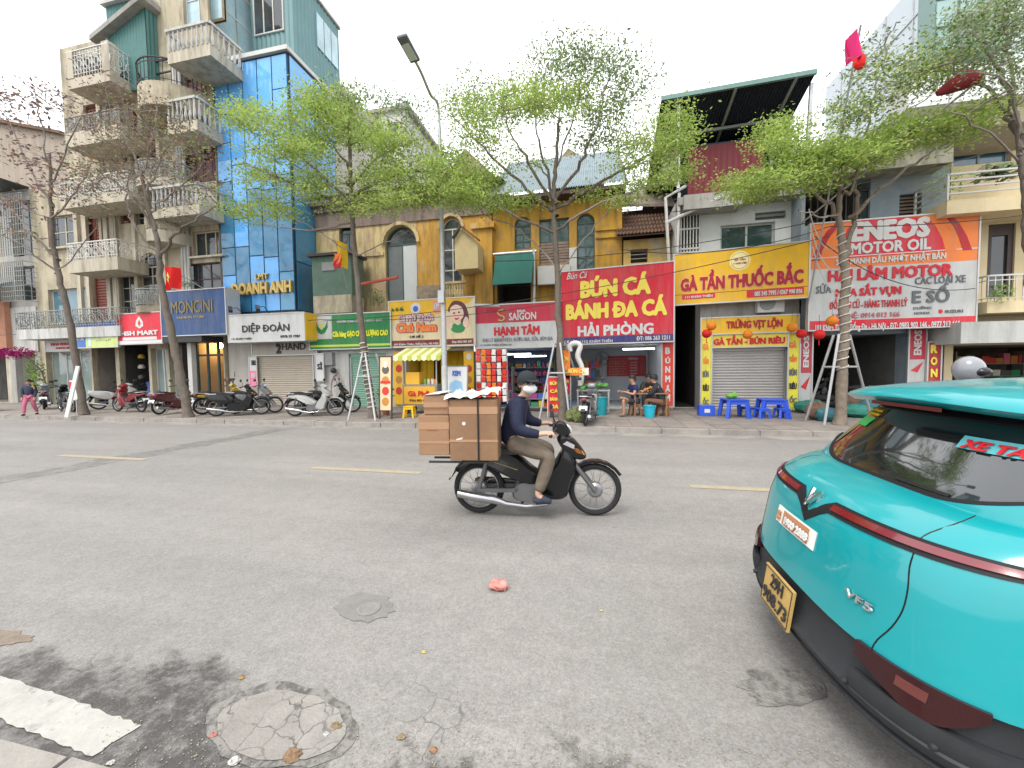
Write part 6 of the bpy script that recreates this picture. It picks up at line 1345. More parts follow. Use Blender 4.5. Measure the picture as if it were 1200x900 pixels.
# roof with spoiler lip
def rr_(z, xr, W, D, xf, m=30, sag=0.0):
    pts = []
    for k in range(m+1):
        p = -PI/2+PI*k/m; c, s = math.cos(p), math.sin(p); y = W*(abs(s)**.66)*(1 if s > 0 else -1)
        pts.append(Vector((xr+D*(1-abs(c)**.66), CY+y, z-sag*(y/W)**2)))
    side = [Vector((xr+D+(xf-.4-xr-D)*k/6, CY+W, z-sag)) for k in range(1, 7)]
    fr = [Vector((xf-.4+.4*math.sin(PI*k/13)**.75, CY+W*(abs(math.cos(PI*k/13))**.75)*(1 if k < 6.5 else -1), z-sag)) for k in range(1, 13)]
    return pts+side+fr+[Vector((p.x, CY-W, z-sag)) for p in reversed(side)]
roof = loft([rr_(1.35, 1.50, .535, .30, CL-1.66, sag=.01), rr_(1.362, 1.385, .55, .26, CL-1.64, sag=.022), rr_(1.39, 1.352, .555, .25, CL-1.64, sag=.026), rr_(1.409, 1.362, .55, .25, CL-1.66, sag=.03), rr_(1.434, 1.42, .53, .27, CL-1.75, sag=.03), rr_(1.458, 1.60, .47, .3, CL-1.9, sag=.026), rr_(1.475, 1.85, .36, .3, CL-2.1, sag=.02), rr_(1.482, 2.1, .15, .2, CL-2.3, sag=.006)])
part('roof', roof, PAINT, car, smooth=True)
part('brake_lamp', MB().add([(1.375, CY-.2, 1.362), (1.375, CY+.2, 1.362), (1.41, CY+.2, 1.345), (1.41, CY-.2, 1.345), (1.375, CY-.2, 1.345), (1.375, CY+.2, 1.345)], [(0,1,2,3),(0,4,5,1),(4,3,2,5)]), flat('dark_red_lens', (.12,.02,.02), .2), car)
part('roof_aerial', MB().puff([(1.98,1.45),(2.02,1.50),(2.1,1.515),(2.13,1.45)], .018, CY, smooth=False), M_BLK, car, smooth=True)
# light bar with its V in the middle
def vz(phi):
    y = abs(outline(BODY, .9, phi).y-CY); return .905+.012*min(1, y/.7)-.085*max(0, 1-y/.115)
part('light_bar_surround', patch(BODY, -1.5, 1.5, lambda p: vz(p)-.026*(1-.6*(abs(p)/1.5)**4), lambda p: vz(p)+.022*(1-.6*(abs(p)/1.5)**4), .004, .02, 90, 3), M_SEAM, car, smooth=True)
for a, b in ((-1.47, -.075), (.075, 1.47)):
    part('light_bar', patch(BODY, a, b, lambda p: vz(p)-.013*(1-.5*(abs(p)/1.5)**4), lambda p: vz(p)+.009*(1-.5*(abs(p)/1.5)**4), .012, .02, 60, 3), M_REDL, car, smooth=True)
def onrear(y, z, o=.012, tab=BODY): p = outline(tab, z, phi_of(tab, z, y)); return Vector((p.x-o, p.y, p.z))
lg = MB()
for s in (-1, 1): lg.bar(onrear(0, .872, .024), onrear(s*.035, .945, .024), .014, .012, (1,0,0))
lg.bar(onrear(0, .895, .026), onrear(0, .93, .026), .006, .01, (1,0,0)); part('maker_emblem', lg, M_CHR, car)
# lower reflectors wrapping the corners
for s in (-1, 1):
    a, b = s*.42, s*1.08
    part('tail_lamp', patch(BODY, min(a, b), max(a, b), lambda p: .40+.06*max(0,1-(abs(p)-.42)/.3)+.085*max(0,(abs(p)-.86)/.22)**1.5, lambda p: .512, .016, .03, 30, 3), mat('smoked_red_lens', (.03,.005,.006), .2, var=.2, scale=9, spec=.35, coat=.25, bump=0), car, smooth=True)
    part('lamp_reflector', patch(BODY, min(s*.66, s*.82), max(s*.66, s*.82), lambda p: .455, lambda p: .49, .019, .006, 8, 2), flat('amber_reflector', (.12,.035,.03), .2), car, smooth=True)
ghm = loft(gh); gbvh = BVHTree.FromPolygons([Vector(v) for v in ghm.v], ghm.f)
def skin2(px, py):
    h = gbvh.ray_cast(CAM, ray(px, py).normalized()); return (h[0]+h[1]*.022) if h[0] is not None else gl(0, 1.05, .02)
# rear screen furniture
def gl(y, z, o=.01): return onrear(y, z, o, GH)
def _lowedge(p): y = abs(outline(GH, 1.06, p).y-CY); return 1.020+.075*max(0, (y-.27)/.3)**2
part('screen_shoulder', patch(GH, -1.3, 1.3, lambda p: 1.016, lambda p: min(1.2, _lowedge(p)+.004), .005, .02, 50, 3), PAINT, car, smooth=True)
part('screen_border', patch(GH, -1.0, 1.0, lambda p: _lowedge(p)+.002, lambda p: _lowedge(p)+.014, .007, .01, 40, 1), M_SEAM, car)
part('screen_border', patch(GH, -1.1, 1.1, lambda p: 1.31, lambda p: 1.36, .004, .01, 30, 1), M_SEAM, car)
wp = MB(); wa, wb_ = skin2(1047, 549), skin2(998, 522); wp.bar(wa, wb_, .014, .01, (1,0,0)); wp.bar(wa+(wa-wb_)*.08+Vector((-.012,0,0)), wa.lerp(wb_, .6)+Vector((-.012,0,0)), .022, .014, (1,0,0)); part('wiper', wp, M_BLK, car)
def screen_sheet(name, ys, zs_, m, o=.004): return part(name, MB().add([gl(ys[0], zs_[0], o), gl(ys[1], zs_[0], o), gl(ys[1], zs_[1], o), gl(ys[0], zs_[1], o)], [(0,1,2,3)]), m, car)
# the sheets follow the glass: laid as small strips
def strip(name, y0, y1, z0, z1, m, o=.005):
    a, b = phi_of(GH, (z0+z1)/2, y0), phi_of(GH, (z0+z1)/2, y1); return part(name, patch(GH, min(a,b), max(a,b), lambda p: z0, lambda p: z1, o, .003, 8, 2), m, car)
strip('green_sticker', .34, .46, 1.205, 1.25, flat('sticker_green', (.04,.42,.1)))
strip('inspection_sticker', .30, .52, 1.262, 1.305, flat('sticker_black', (.05,.045,.02)))
strip('taxi_strip', -.52, -.20, 1.205, 1.25, flat('sticker_teal', (.12,.5,.55)))
strip('shade_pattern', -.34, -.1, 1.04, 1.05, M_SEAM)
def cartext(txt, yc, zc, w_, h, m, tab, o=.014, bold=.03, name='lettering', thick=.006):
    a, fs = glyphs(txt, 2, bold); mn, mx = a.min(0), a.max(0); mb = MB()
    for q in a:
        y = yc+w_/2-(q[0]-mn[0])/(mx[0]-mn[0])*w_; z = zc-h/2+(q[1]-mn[1])/(mx[1]-mn[1])*h; mb.v.append(tuple(onrear(y, z, o+(q[2]-mn[2])/(mx[2]-mn[2])*thick, tab)))
    mb.f = fs; return part(name, mb, m, car)
cartext('XE TAXI', -.36, 1.228, .27, .032, flat('letter_scarlet', (.6,.02,.03)), GH, .012, .05)
cartext('VUI LÒNG', .41, 1.292, .19, .014, flat('letter_amber', (.8,.5,.03)), GH, .012, .05); cartext('CÀI DÂY AN TOÀN', .41, 1.273, .19, .014, flat('letter_amber'), GH, .012, .05)
# hotline sticker, badge
a, b = phi_of(BODY, .73, .26), phi_of(BODY, .73, -.11)
part('hotline_sticker', patch(BODY, b, a, lambda p: .695, lambda p: .78, .004, .004, 16, 2), flat('sticker_white', (.75,.72,.68)), car); part('hotline_panel', patch(BODY, b+.03, phi_of(BODY, .73, .185), lambda p: .702, lambda p: .773, .007, .004, 16, 2), flat('sticker_bronze', (.42,.2,.1)), car)
cartext('1900 2088', .035, .737, .215, .038, T_WHITE, BODY, .014, .05); cartext('S', .222, .737, .04, .05, flat('sticker_bronze'), BODY, .01, .07)
cartext('VF5', -.40, .645, .115, .03, M_CHR, BODY, .006, .02, thick=.006)
# number plate in its recess
pc = [onrear(.29, .37, .045), onrear(-.02, .37, .045), onrear(-.02, .505, .03), onrear(.29, .505, .03)]; xm_ = min(p.x for p in pc)-.004
plt = Plane((.885, CY+.2, .285), (.885, CY-.09, .285), (.912, CY+.2, .48)); plt.n = Vector((-1, 0, .05)).normalized()
pb = part('number_plate', plt.slab(MB(), 0, plt.W, 0, plt.H, -.012, 0), flat('plate_yellow', (.55,.36,.11), .45, dirt=.3), car)
pr = MB(); plt.slab(pr, .008, plt.W-.008, .006, .009, 0, .003); plt.slab(pr, .008, plt.W-.008, plt.H-.009, plt.H-.006, 0, .003); plt.slab(pr, .006, .009, .006, plt.H-.006, 0, .0029); plt.slab(pr, plt.W-.009, plt.W-.006, .006, plt.H-.006, 0, .0029); part('plate_border', pr, T_BLACK, pb)
letter(plt, '29H', (.085, .115, .21, .182), T_BLACK, pb, bold=.02, o=.004, thick=.004, px=False, name='plate_number'); letter(plt, '908.73', (.025, .028, .272, .095), T_BLACK, pb, bold=.02, o=.004, thick=.004, px=False, name='plate_number')
# shut lines traced over the real skin, mirrored to the far side
def skin(px, py):
    d = ray(px, py); h = bvh.ray_cast(CAM, d.normalized()); return h[0], h[1]
for line in ([(1071, 648), (1066, 665), (1064, 690), (1058, 715), (1045, 735), (1028, 750), (1021, 762)], [(1078, 632), (1090, 624), (1130, 610), (1160, 596), (1185, 582), (1197, 574)]):
    pts = [skin(*p) for p in crom(line, 3, False)]; pts = [(h+n_*.0015) for h, n_ in pts if h is not None]
    if len(pts) > 2:
        for s in (1, -1): part('shut_line', MB().tube([(p.x, CY+s*(p.y-CY), p.z) for p in pts], .0035, 5), M_SEAM, car)
# reversing sensors
for y in (.62, .38, -.42, -.66):
    p = onrear(y, .335, .03); part('parking_sensor', MB().lathe([(0,-.006),(.011,-.004),(.011,.01)], tuple(p), 'x', 12), M_BLK, car, smooth=True)
for s in (-1, 1): part('door_mirror', MB().puff([(3.35,1.0),(3.33,1.08),(3.42,1.13),(3.5,1.04)], .09, CY+s*.78), PAINT, car, smooth=True)
for s in (-1, 1): part('headlight', MB().puff([(4.2,.68),(4.3,.62),(4.42,.66),(4.35,.74)], .12, CY+s*.5), M_CHR, car, smooth=True)
# ================================================================== motorbikes and people
M_TYRE = flat('tyre_rubber'); M_RIM = flat('bike_rim', (.45,.45,.46), .3, metal=.8); M_ENG = flat('engine_metal', (.16,.16,.165), .45, metal=.6, var=.2); M_SEATL = flat('seat_vinyl', (.02,.02,.022), .5)
M_MUFF = flat('exhaust_steel', (.42,.42,.43), .22, metal=.9); M_BLKP = mat('black_bike_paint', (.008,.008,.009), .25, var=.1, bump=0, coat=.25, spec=.3); M_TURN = flat('amber_lens', (.55,.2,.03), .2); M_LENS = flat('clear_lens', (.5,.52,.54), .08, spec=.8)
def wheel(mb, rimb, spk, xc, zc=.275, R=.272, w_=.032, disc_side=0):
    mb.tube([(xc+(R-w_)*math.cos(2*PI*k/32), 0, zc+(R-w_)*math.sin(2*PI*k/32)) for k in range(32)], w_, 8, closed=True)
    rimb.tube([(xc+(R-.062)*math.cos(2*PI*k/28), 0, zc+(R-.062)*math.sin(2*PI*k/28)) for k in range(28)], .011, 6, closed=True)
    spk.lathe([(.0,-.055),(.05,-.055),(.078,-.035),(.078,.035),(.05,.055),(0,.055)], (xc, 0, zc), 'y', 18)
    for k in range(24):
        a = 2*PI*k/24; b_ = a+(.5 if k % 2 else -.5); s = .022 if k % 4 < 2 else -.022
        spk.bar((xc+.055*math.cos(a), s, zc+.055*math.sin(a)), (xc+(R-.066)*math.cos(b_), s*.2, zc+(R-.066)*math.sin(b_)), .0035)
def make_bike(label, loc, rz, paint=None, accent=None, group='motorbikes along the street', name='motorbike', fine=True, scooter=False, seat=None, helmet=None):
    paint = paint or M_BLKP; o = thing(name, label, 'motorbike', loc, group, local=True, rotz=rz)
    def p_(n, mb, m, par=o, **k): return part(n, mb, m, par, **k)
    for xc in (0, 1.21):
        t, r, s = MB(), MB(), MB(); wheel(t, r, s, xc); wo = p_('wheel', t, M_TYRE, smooth=True); p_('rim', r, M_RIM, wo, smooth=True); p_('spokes', s, flat('spoke_metal', (.3,.3,.31), .4, metal=.7), wo) if fine else None
    # rear fender, tail, mud flap
    p_('rear_fender', MB().puff([(-.24,.50),(-.10,.60),(.16,.60),(.30,.50),(.18,.545),(.02,.565),(-.12,.53),(-.22,.44)], .055), M_BLKP, smooth=True)
    p_('mud_flap', MB().bar((-.17,0,.56), (-.31,0,.37), .015, .11, (0,1,0)), M_BLK)
    pl_ = p_('licence_plate', MB().bar((-.235,0,.50), (-.285,0,.40), .19, .006, (-1,0,-.5)), flat('plate_white', (.72,.72,.7))); 
    p_('tail_lamp', MB().puff([(-.20,.60),(-.22,.66),(-.12,.69),(-.08,.62)], .06), M_REDL, smooth=True)
    p_('side_panel', MB().puff([(-.16,.64),(.10,.70),(.36,.67),(.56,.52),(.70,.40),(.60,.33),(.40,.38),(.20,.47),(.06,.55),(-.12,.57)], .115, k=.35), paint, smooth=True)
    st = MB(); 
    for s in (-1, 1): st.bar((-.02, s*.112, .645), (.42, s*.118, .50), .004, .012, (0,1,0))
    p_('side_stripe', st, accent or flat('gold_stripe', (.45,.34,.12), .3, metal=.5))
    p_('seat', MB().puff([(-.14,.68),(-.06,.745),(.14,.755),(.34,.71),(.50,.71),(.54,.66),(.36,.65),(.10,.67)], .125, k=.3), seat or M_SEATL, smooth=True)
    p_('grab_rail', MB().tube([(.06,.14,.70),(-.12,.15,.70),(-.24,.08,.72),(-.24,-.08,.72),(-.12,-.15,.70),(.06,-.14,.70)], .012, 6), M_STEEL, smooth=True)
    p_('engine', MB().puff([(.36,.20),(.40,.34),(.56,.38),(.72,.36),(.78,.28),(.70,.19),(.52,.15)], .10, k=.25), M_ENG, smooth=True)
    p_('cylinder', MB().tube([(.66,0,.30),(.86,0,.33)], .065, 10), M_ENG, smooth=True)
    p_('swing_arm', MB().bar((.42,-.085,.28), (-.02,-.085,.275), .03, .04).bar((.42,.085,.28), (-.02,.085,.275), .03, .04), M_ENG)
    p_('chain_case', MB().puff([(-.05,.30),(-.03,.36),(.20,.36),(.44,.33),(.44,.24),(.1,.22)], .02, .095, smooth=True), M_BLKP, smooth=True)
    for s in (-1, 1): p_('shock_absorber', MB().tube([(.02,s*.10,.30),(.10,s*.11,.58)], .022, 8), M_ENG, smooth=True)
    p_('exhaust', MB().tube([(.80,-.03,.24),(.72,-.09,.14),(.50,-.12,.125),(.30,-.125,.15),(.18,-.125,.19),(-.05,-.13,.225),(-.20,-.13,.255)], [.018,.02,.022,.028,.045,.05,.042], 10), M_MUFF, smooth=True)
    p_('leg_shield', MB().puff([(1.0,.66),(.90,.74),(.84,.60),(.74,.48),(.66,.34),(.66,.22),(.80,.18),(.92,.22),(.96,.36),(1.02,.50)], .13, k=.4), paint, smooth=True)
    p_('inner_panel', MB().puff([(.60,.36),(.78,.52),(.86,.66),(.80,.40),(.70,.24)], .10, smooth=False), M_BLK, smooth=True)
    p_('front_cowl', MB().puff([(.82,.82),(.90,.86),(1.02,.78),(1.12,.645),(1.08,.60),(.98,.62),(.88,.70)], .125, k=.5), paint, smooth=True)
    p_('headlight_cowl', MB().puff([(.78,.92),(.84,.99),(.92,.96),(.97,.88),(.90,.83),(.80,.86)], .10, k=.5), paint, smooth=True)
    p_('headlight', MB().puff([(.92,.955),(.965,.93),(.985,.885),(.95,.86),(.91,.89)], .075, k=.6), M_LENS, smooth=True)
    for s in (-1, 1): p_('turn_signal', MB().puff([(.96,.74),(1.05,.72),(1.10,.655),(1.02,.68)], .02, s*.105), M_TURN, smooth=True)
    p_('fork', MB().tube([(.92,-.075,.66),(1.10,-.08,.42),(1.21,-.085,.275)], [.022,.024,.026], 8).tube([(.92,.075,.66),(1.10,.08,.42),(1.21,.085,.275)], [.022,.024,.026], 8), M_ENG, smooth=True)
    fe = []; 
    for k in range(9): a = math.radians(160-k*16); fe.append((1.21+.315*math.cos(a), .275+.315*math.sin(a)))
    fi = [(1.21+.288*math.cos(math.radians(160-k*16)), .275+.288*math.sin(math.radians(160-k*16))) for k in range(8, -1, -1)]
    p_('front_fender', MB().puff([(.92,.42)]+fe+fi, .052, smooth=False, k=.05), paint, smooth=True)
    p_('handlebar', MB().tube([(.76,-.33,.89),(.80,-.2,.92),(.84,0,.93),(.80,.2,.92),(.76,.33,.89)], .012, 8), M_BLK, smooth=True)
    for s in (-1, 1):
        p_('grip', MB().cyl((.755,s*.36,.888), (.775,s*.25,.905), .018, n=10), M_SEATL, smooth=True)
        p_('brake_lever', MB().tube([(.80,s*.24,.905),(.83,s*.3,.895),(.81,s*.37,.885)], .006, 5), M_RIM)
        mo = p_('mirror', MB().puff([(.76,1.06),(.755,1.12),(.775,1.14),(.79,1.09)], .055, s*.30), M_BLK, smooth=True); p_('mirror_stem', MB().tube([(.79,s*.22,.92),(.80,s*.25,1.02),(.775,s*.29,1.08)], .006, 5), M_BLK, mo)
    p_('foot_peg', MB().cyl((.62,-.22,.19), (.62,.22,.19), .014, n=8), M_BLK); p_('kickstand', MB().bar((.5,.1,.16), (.42,.2,.01), .018), M_BLK)
    if scooter: p_('floor_fairing', MB().puff([(.30,.26),(.36,.42),(.60,.40),(.86,.34),(.84,.18),(.50,.15)], .15, k=.3), paint, smooth=True); p_('rear_fairing', MB().puff([(-.26,.60),(-.20,.72),(.2,.72),(.50,.62),(.50,.36),(.2,.38),(-.1,.48)], .15, k=.45), paint, smooth=True)
    return o
def skin_me(pts, edges, rad, name, lev=2, root=0):
    bm = bmesh.new(); L = bm.verts.layers.skin.verify(); vs_ = [bm.verts.new(p) for p in pts]
    for i, v in enumerate(vs_):
        r = rad[i]; v[L].radius = (r, r) if not isinstance(r, tuple) else r; v[L].use_root = (i == root)
    for a, b in edges: bm.edges.new((vs_[a], vs_[b]))
    me = bpy.data.meshes.new(name); bm.to_mesh(me); bm.free(); o = bpy.data.objects.new(name, me); COL.objects.link(o)
    s = o.modifiers.new('skin', 'SKIN'); s.branch_smoothing = .4; s.use_smooth_shade = True; u = o.modifiers.new('sub', 'SUBSURF'); u.levels = lev; u.render_levels = lev
    dg = bpy.context.evaluated_depsgraph_get(); dg.update(); r = bpy.data.meshes.new_from_object(o.evaluated_get(dg)); bpy.data.objects.remove(o); r.name = name; smooth_me(r, 80)
    r.materials.clear(); return r
M_SKIN = flat('skin', (.42,.23,.15), .5, var=.08); M_SKINP = flat('skin_pale', (.5,.3,.21), .5, var=.08); M_HAIR = flat('black_hair', (.012,.011,.011), .45)
def person(label, loc, rz, J, cloth, top_m, leg_m, shoe_m, face=(1,0,0), hair=True, cap=None, mask=False, skin=None, lev=1, bare_arm=False, bare_leg=False, glasses=False, cat='person', helmet=None, curl=1.0, s=1.0):
    o = thing('person', label, cat, loc, None, local=True, rotz=rz); skin = skin or M_SKIN
    V = {k: Vector(v)*s for k, v in J.items()}; f = Vector(face).normalized(); upv = Vector((0,0,1)); side = upv.cross(f).normalized()
    H = V['head']
    P_ = []; E_ = []; R_ = []
    def add(p, r, a=None):
        P_.append(tuple(p)); R_.append(r if isinstance(r, tuple) else r*s); i = len(P_)-1
        if a is not None: E_.append((a, i))
        return i
    pe = add(V['pelvis'], .09); sp = add(V['spine'], .09, pe); c = add(V['chest'], .125, sp); nk = add(V['neck'], .052, c); jw = add(H+f*.012*s-upv*.075*s, .062, nk); hd = add(H+upv*.012*s, .094, jw); add(H+upv*.085*s-f*.012*s, .068, hd)
    for d in 'lr':
        sh = add(V['sh_'+d], .056, c); el = add(V['el_'+d], .042, sh); wr = add(V['wr_'+d], .027, el); hv = V['hd_'+d]; pm = add(hv, .033, wr)
        dirv = (hv-V['wr_'+d]).normalized(); gr = V.get('grip_'+d); cv = Vector(gr) if gr is not None else Vector((0,0,-1)); acr = dirv.cross(cv).normalized()
        for k in range(4):
            ln = (.072, .082, .078, .06)[k]*s; b0 = hv+dirv*.038*s+acr*(k-1.5)*.019*s; i1 = add(b0, .011, pm); i2 = add(b0+(dirv*.6*(1.2-curl*.4)+cv*.5*curl)*ln*.5, .0095, i1); add(b0+(dirv*.35+cv*1.0*curl)*ln*.9-dirv*.02*curl*s, .008, i2)
        t1 = add(hv+dirv*.01*s-acr*.038*s, .012, pm); add(hv+dirv*.045*s-acr*.05*s+cv*.02*s, .0095, t1)
        hp = add(V['hip_'+d], .082, pe); kn = add(V['kn_'+d], .056, hp); an = add(V['an_'+d], .036, kn); add(V['toe_'+d], .034, an)
    body = skin_me(P_, E_, R_, 'body', lev+1 if lev < 2 else 2); body = part('body', body, skin, o)
    def sk(name, chain, m, root=0):
        p, e, r = [], [], []
        for q in chain: p.append(tuple(q[0])); r.append(q[1]*s)
        for i, q in enumerate(chain):
            if q[2] is not None: e.append((q[2], i))
        return part(name, skin_me(p, e, r, name, lev, root), m, o)
    # jacket / shirt
    st = .135 if cloth != 'shirt' else .115
    hem = V['pelvis']+(V['spine']-V['pelvis'])*(-.5 if cloth == 'jacket' else .05)
    ch = [(hem, st+.02, None), (V['spine'], st+.02, 0), (V['chest'], st+.045, 1), (V['neck']-upv*.01*s, .072, 2)]
    for d in 'lr':
        i = len(ch); ch.append((V['sh_'+d], .094, 2)); e_ = V['el_'+d]; w_ = V['wr_'+d]
        if bare_arm: ch.append((V['sh_'+d].lerp(e_, .62), .066, i))
        else: ch.append((e_, .075, i)); ch.append((e_.lerp(w_, .6), .054, i+1)); ch.append((e_.lerp(w_, 1.08), .044, i+2))
    sk('jacket' if cloth != 'shirt' else 'shirt', ch, top_m)
    if cloth == 'jacket': part('collar', MB().tube([V['neck']+(f*math.cos(a)+side*math.sin(a))*.062*s+upv*(.0)*s for a in [2*PI*k/10 for k in range(10)]], .016*s, 6, closed=True), top_m, o, smooth=True)
    ch = [(V['pelvis']+upv*.03, .122, None)]
    for d in 'lr':
        i = len(ch); ch.append((V['hip_'+d], .098, 0)); k_ = V['kn_'+d]; a_ = V['an_'+d]
        if bare_leg: ch.append((V['hip_'+d].lerp(k_, .75), .092, i))
        else: ch.append((k_, .078, i)); ch.append((k_.lerp(a_, .55), .066, i+1)); ch.append((k_.lerp(a_, .92), .058, i+2))
    sk('trousers' if not bare_leg else 'shorts', ch, leg_m)
    for d in 'lr':
        a_, t_ = V['an_'+d], V['toe_'+d]; fd = (t_-a_); fd.z = 0; fd = fd.normalized() if fd.length > 1e-4 else f; hz = t_.z
        part('shoe', skin_me([tuple(Vector((a_.x, a_.y, hz))-fd*.05*s), tuple(Vector((a_.x, a_.y, hz))+fd*.04*s+Vector((0,0,.02*s))), tuple(Vector((t_.x, t_.y, hz))), tuple(Vector((t_.x, t_.y, hz-.006))+fd*.05*s), tuple(Vector((a_.x, a_.y, hz+.05*s)))], [(0,1),(1,2),(2,3),(1,4)], [.04*s,.048*s,.044*s,.03*s,.045*s], 'shoe', 1), shoe_m, o)
    # face
    fc = MB(); fc.ball(H+f*.088*s-upv*.012*s, (.016*s,.016*s,.024*s), 8, 6); part('nose', fc, skin, o, smooth=True)
    ey = MB(); [ey.ball(H+f*.079*s+side*q*.033*s+upv*.016*s, .0125*s, 8, 6) for q in (-1, 1)]; part('eyes', ey, flat('eye_dark', (.03,.02,.02), .2), o, smooth=True)
    ea = MB(); [ea.ball(H+side*q*.083*s-f*.005*s, (.016*s,.014*s,.032*s), 8, 6) for q in (-1, 1)]; part('ears', ea, skin, o, smooth=True)
    if not mask: part('mouth', MB().ball(H+f*.078*s-upv*.052*s, (.012*s,.024*s,.007*s), 8, 6), flat('lips', (.3,.1,.08)), o, smooth=True)
    def cap_of(r, z0, z1, m, name, back=0.0):
        mb = MB(); rings = []; n = 16
        for i in range(8):
            t = i/7; a = z0+(z1-z0)*t; rr = math.sqrt(max(0, 1-t*t))
            for k in range(n):
                an = 2*PI*k/n; dv = f*math.cos(an)*1.12+side*math.sin(an); lo = (back*(.5-.5*math.cos(an)) if t < .01 else 0)
                mb.v.append(tuple(H+dv*r*rr*s-f*.008*s+upv*(a-lo)*s))
        for i in range(7):
            for k in range(n): mb.f.append((i*n+k, i*n+(k+1)%n, (i+1)*n+(k+1)%n, (i+1)*n+k))
        return part(name, mb, m, o, smooth=True)
    if hair: cap_of(.098, .03, .135, M_HAIR, 'hair', .085)
    if cap:
        cap_of(.104, .035, .15, cap, 'cap'); q = H+upv*.042*s; part('cap_peak', MB().add([q+f*.09*s+side*.08*s, q+f*.09*s-side*.08*s, q+f*.175*s-side*.05*s-upv*.012*s, q+f*.175*s+side*.05*s-upv*.012*s, q+f*.09*s+side*.08*s+upv*.012*s, q+f*.09*s-side*.08*s+upv*.012*s, q+f*.17*s-side*.05*s, q+f*.17*s+side*.05*s], [(0,1,2,3),(7,6,5,4),(0,4,5,1),(1,5,6,2),(2,6,7,3),(3,7,4,0)]), cap, o, bevel=.006)
    if helmet: part('helmet', MB().ball(H+upv*.035*s-f*.01*s, (.13*s, .118*s, .14*s), 18, 12), helmet, o, smooth=True); part('visor', MB().ball(H+upv*.01*s+f*.06*s, (.088*s, .1*s, .055*s), 14, 10), flat('visor_smoke', (.02,.02,.025), .1), o, smooth=True)
    if mask:
        part('face_mask', MB().ball(H+f*.058*s-upv*.04*s, (.058*s if abs(f.x) > .7 else .072*s, .072*s if abs(f.x) > .7 else .058*s, .052*s), 14, 10), flat('mask_white', (.72,.73,.73), .8), o, smooth=True)
        st_ = MB(); [st_.tube([H+side*q*.06*s+f*.05*s-upv*.03*s, H+side*q*.088*s+upv*.005*s], .003, 4) for q in (-1, 1)]; part('mask_loops', st_, flat('mask_white'), o)
    if glasses:
        g = MB()
        for q in (-1, 1): c_ = H+f*.098*s+side*q*.034*s+upv*.014*s; g.tube([c_+side*.025*s*math.cos(a)+upv*.02*s*math.sin(a) for a in [2*PI*k/10 for k in range(10)]], .0022, 4, closed=True); g.tube([c_+side*q*.025*s, H+side*q*.088*s+upv*.014*s], .002, 4)
        part('glasses', g, M_IRON, o)
    return o
# ---- the rider in the road
BR = G(562, 601); BF = G(697, 604); BZ = math.atan2(BF.y-BR.y, BF.x-BR.x)
LOCB = (BR.x, BR.y, 0)
mainbike = make_bike('black motorbike ridden to the right along the road carrying large cartons', LOCB, BZ, helmet=None)
vs_m = part('leg_shield_accent', MB().puff([(1.0,.76),(.92,.80),(.88,.77),(.99,.72)], .131, smooth=False, k=.05), flat('silver_accent', (.5,.5,.52), .3, metal=.5), mainbike, smooth=True)
M_NAVYJ = mat('navy_jacket', (.012,.016,.04), .85, var=.35, scale=9, bump=.9, bscale=9); M_KHAKI = mat('khaki_trousers', (.15,.12,.09), .85, var=.25, scale=9, bump=.9, bscale=10); M_SHOE = mat('dark_blue_shoe', (.03,.035,.055), .7, var=.2)
JR = dict(pelvis=(.35,0,.78), spine=(.37,0,.93), chest=(.40,0,1.08), neck=(.465,-.01,1.235), head=(.525,-.03,1.365),
          sh_r=(.41,-.165,1.175), el_r=(.43,-.27,.93), wr_r=(.64,-.285,.895), hd_r=(.72,-.30,.91), grip_r=(.5,0,-.75), sh_l=(.44,.16,1.175), el_l=(.50,.27,.96), wr_l=(.66,.29,.915), hd_l=(.725,.30,.92), grip_l=(.5,0,-.75),
          hip_r=(.40,-.10,.76), kn_r=(.76,-.20,.66), an_r=(.62,-.20,.27), toe_r=(.72,-.21,.215), hip_l=(.40,.10,.76), kn_l=(.76,.19,.66), an_l=(.62,.19,.27), toe_l=(.72,.20,.215))
rider = person('masked rider in navy jacket and dark cap steering the black motorbike, looking at the camera', LOCB, BZ, JR, 'jacket', M_NAVYJ, M_KHAKI, M_SHOE, face=(.5,-.86,0), cap=flat('dark_cap', (.012,.016,.02), .8), mask=True, lev=2, glasses=True, skin=M_SKINP)
# ---- cartons
M_CARD = mat('cardboard', (.235,.135,.075), .85, var=.16, scale=5, bump=.5, bscale=5, dirt=.35, dirtcol=(.14,.085,.05)); M_CARDL = mat('cardboard_light', (.28,.165,.095), .85, var=.1, scale=7); M_TAPE = flat('packing_tape', (.36,.21,.12), .2, spec=.7)
def carton(label, x0, x1, y0, y1, z0, z1, tape='xz', m=None, flaps=True, tilt=0):
    o = thing('carton', label, 'cardboard box', LOCB, 'cartons strapped on the motorbike', local=True, rotz=BZ); m = m or M_CARD
    b = part('box', MB().box(x0, x1, y0, y1, z0, z1), m, o, bevel=.006)
    if flaps:
        ym = (y0+y1)/2; part('flap', MB().box(x0+.004, x1-.004, y0+.003, ym-.003, z1+.0005, z1+.006), m, o); part('flap', MB().box(x0+.004, x1-.004, ym+.003, y1-.003, z1+.0005, z1+.006), m, o)
    t = MB(); zt = z0+(z1-z0)*.33
    t.box(x0-.002, x1+.002, y0-.003, y0-.0005, zt-.012, zt+.012); part('tape', t, M_TAPE, o)
    t = MB(); t.box(x0-.002, x1+.002, y0-.003, y0-.0005, z1-.13, z1-.06); part('tape', t, M_TAPE, o)
    return o
M_FAINT = flat('print_rust', (.3,.1,.05), .8)
c1 = carton('largest brown carton directly behind the rider, bound by a dark strap', -.20, .26, -.42, -.135, .665, 1.24)
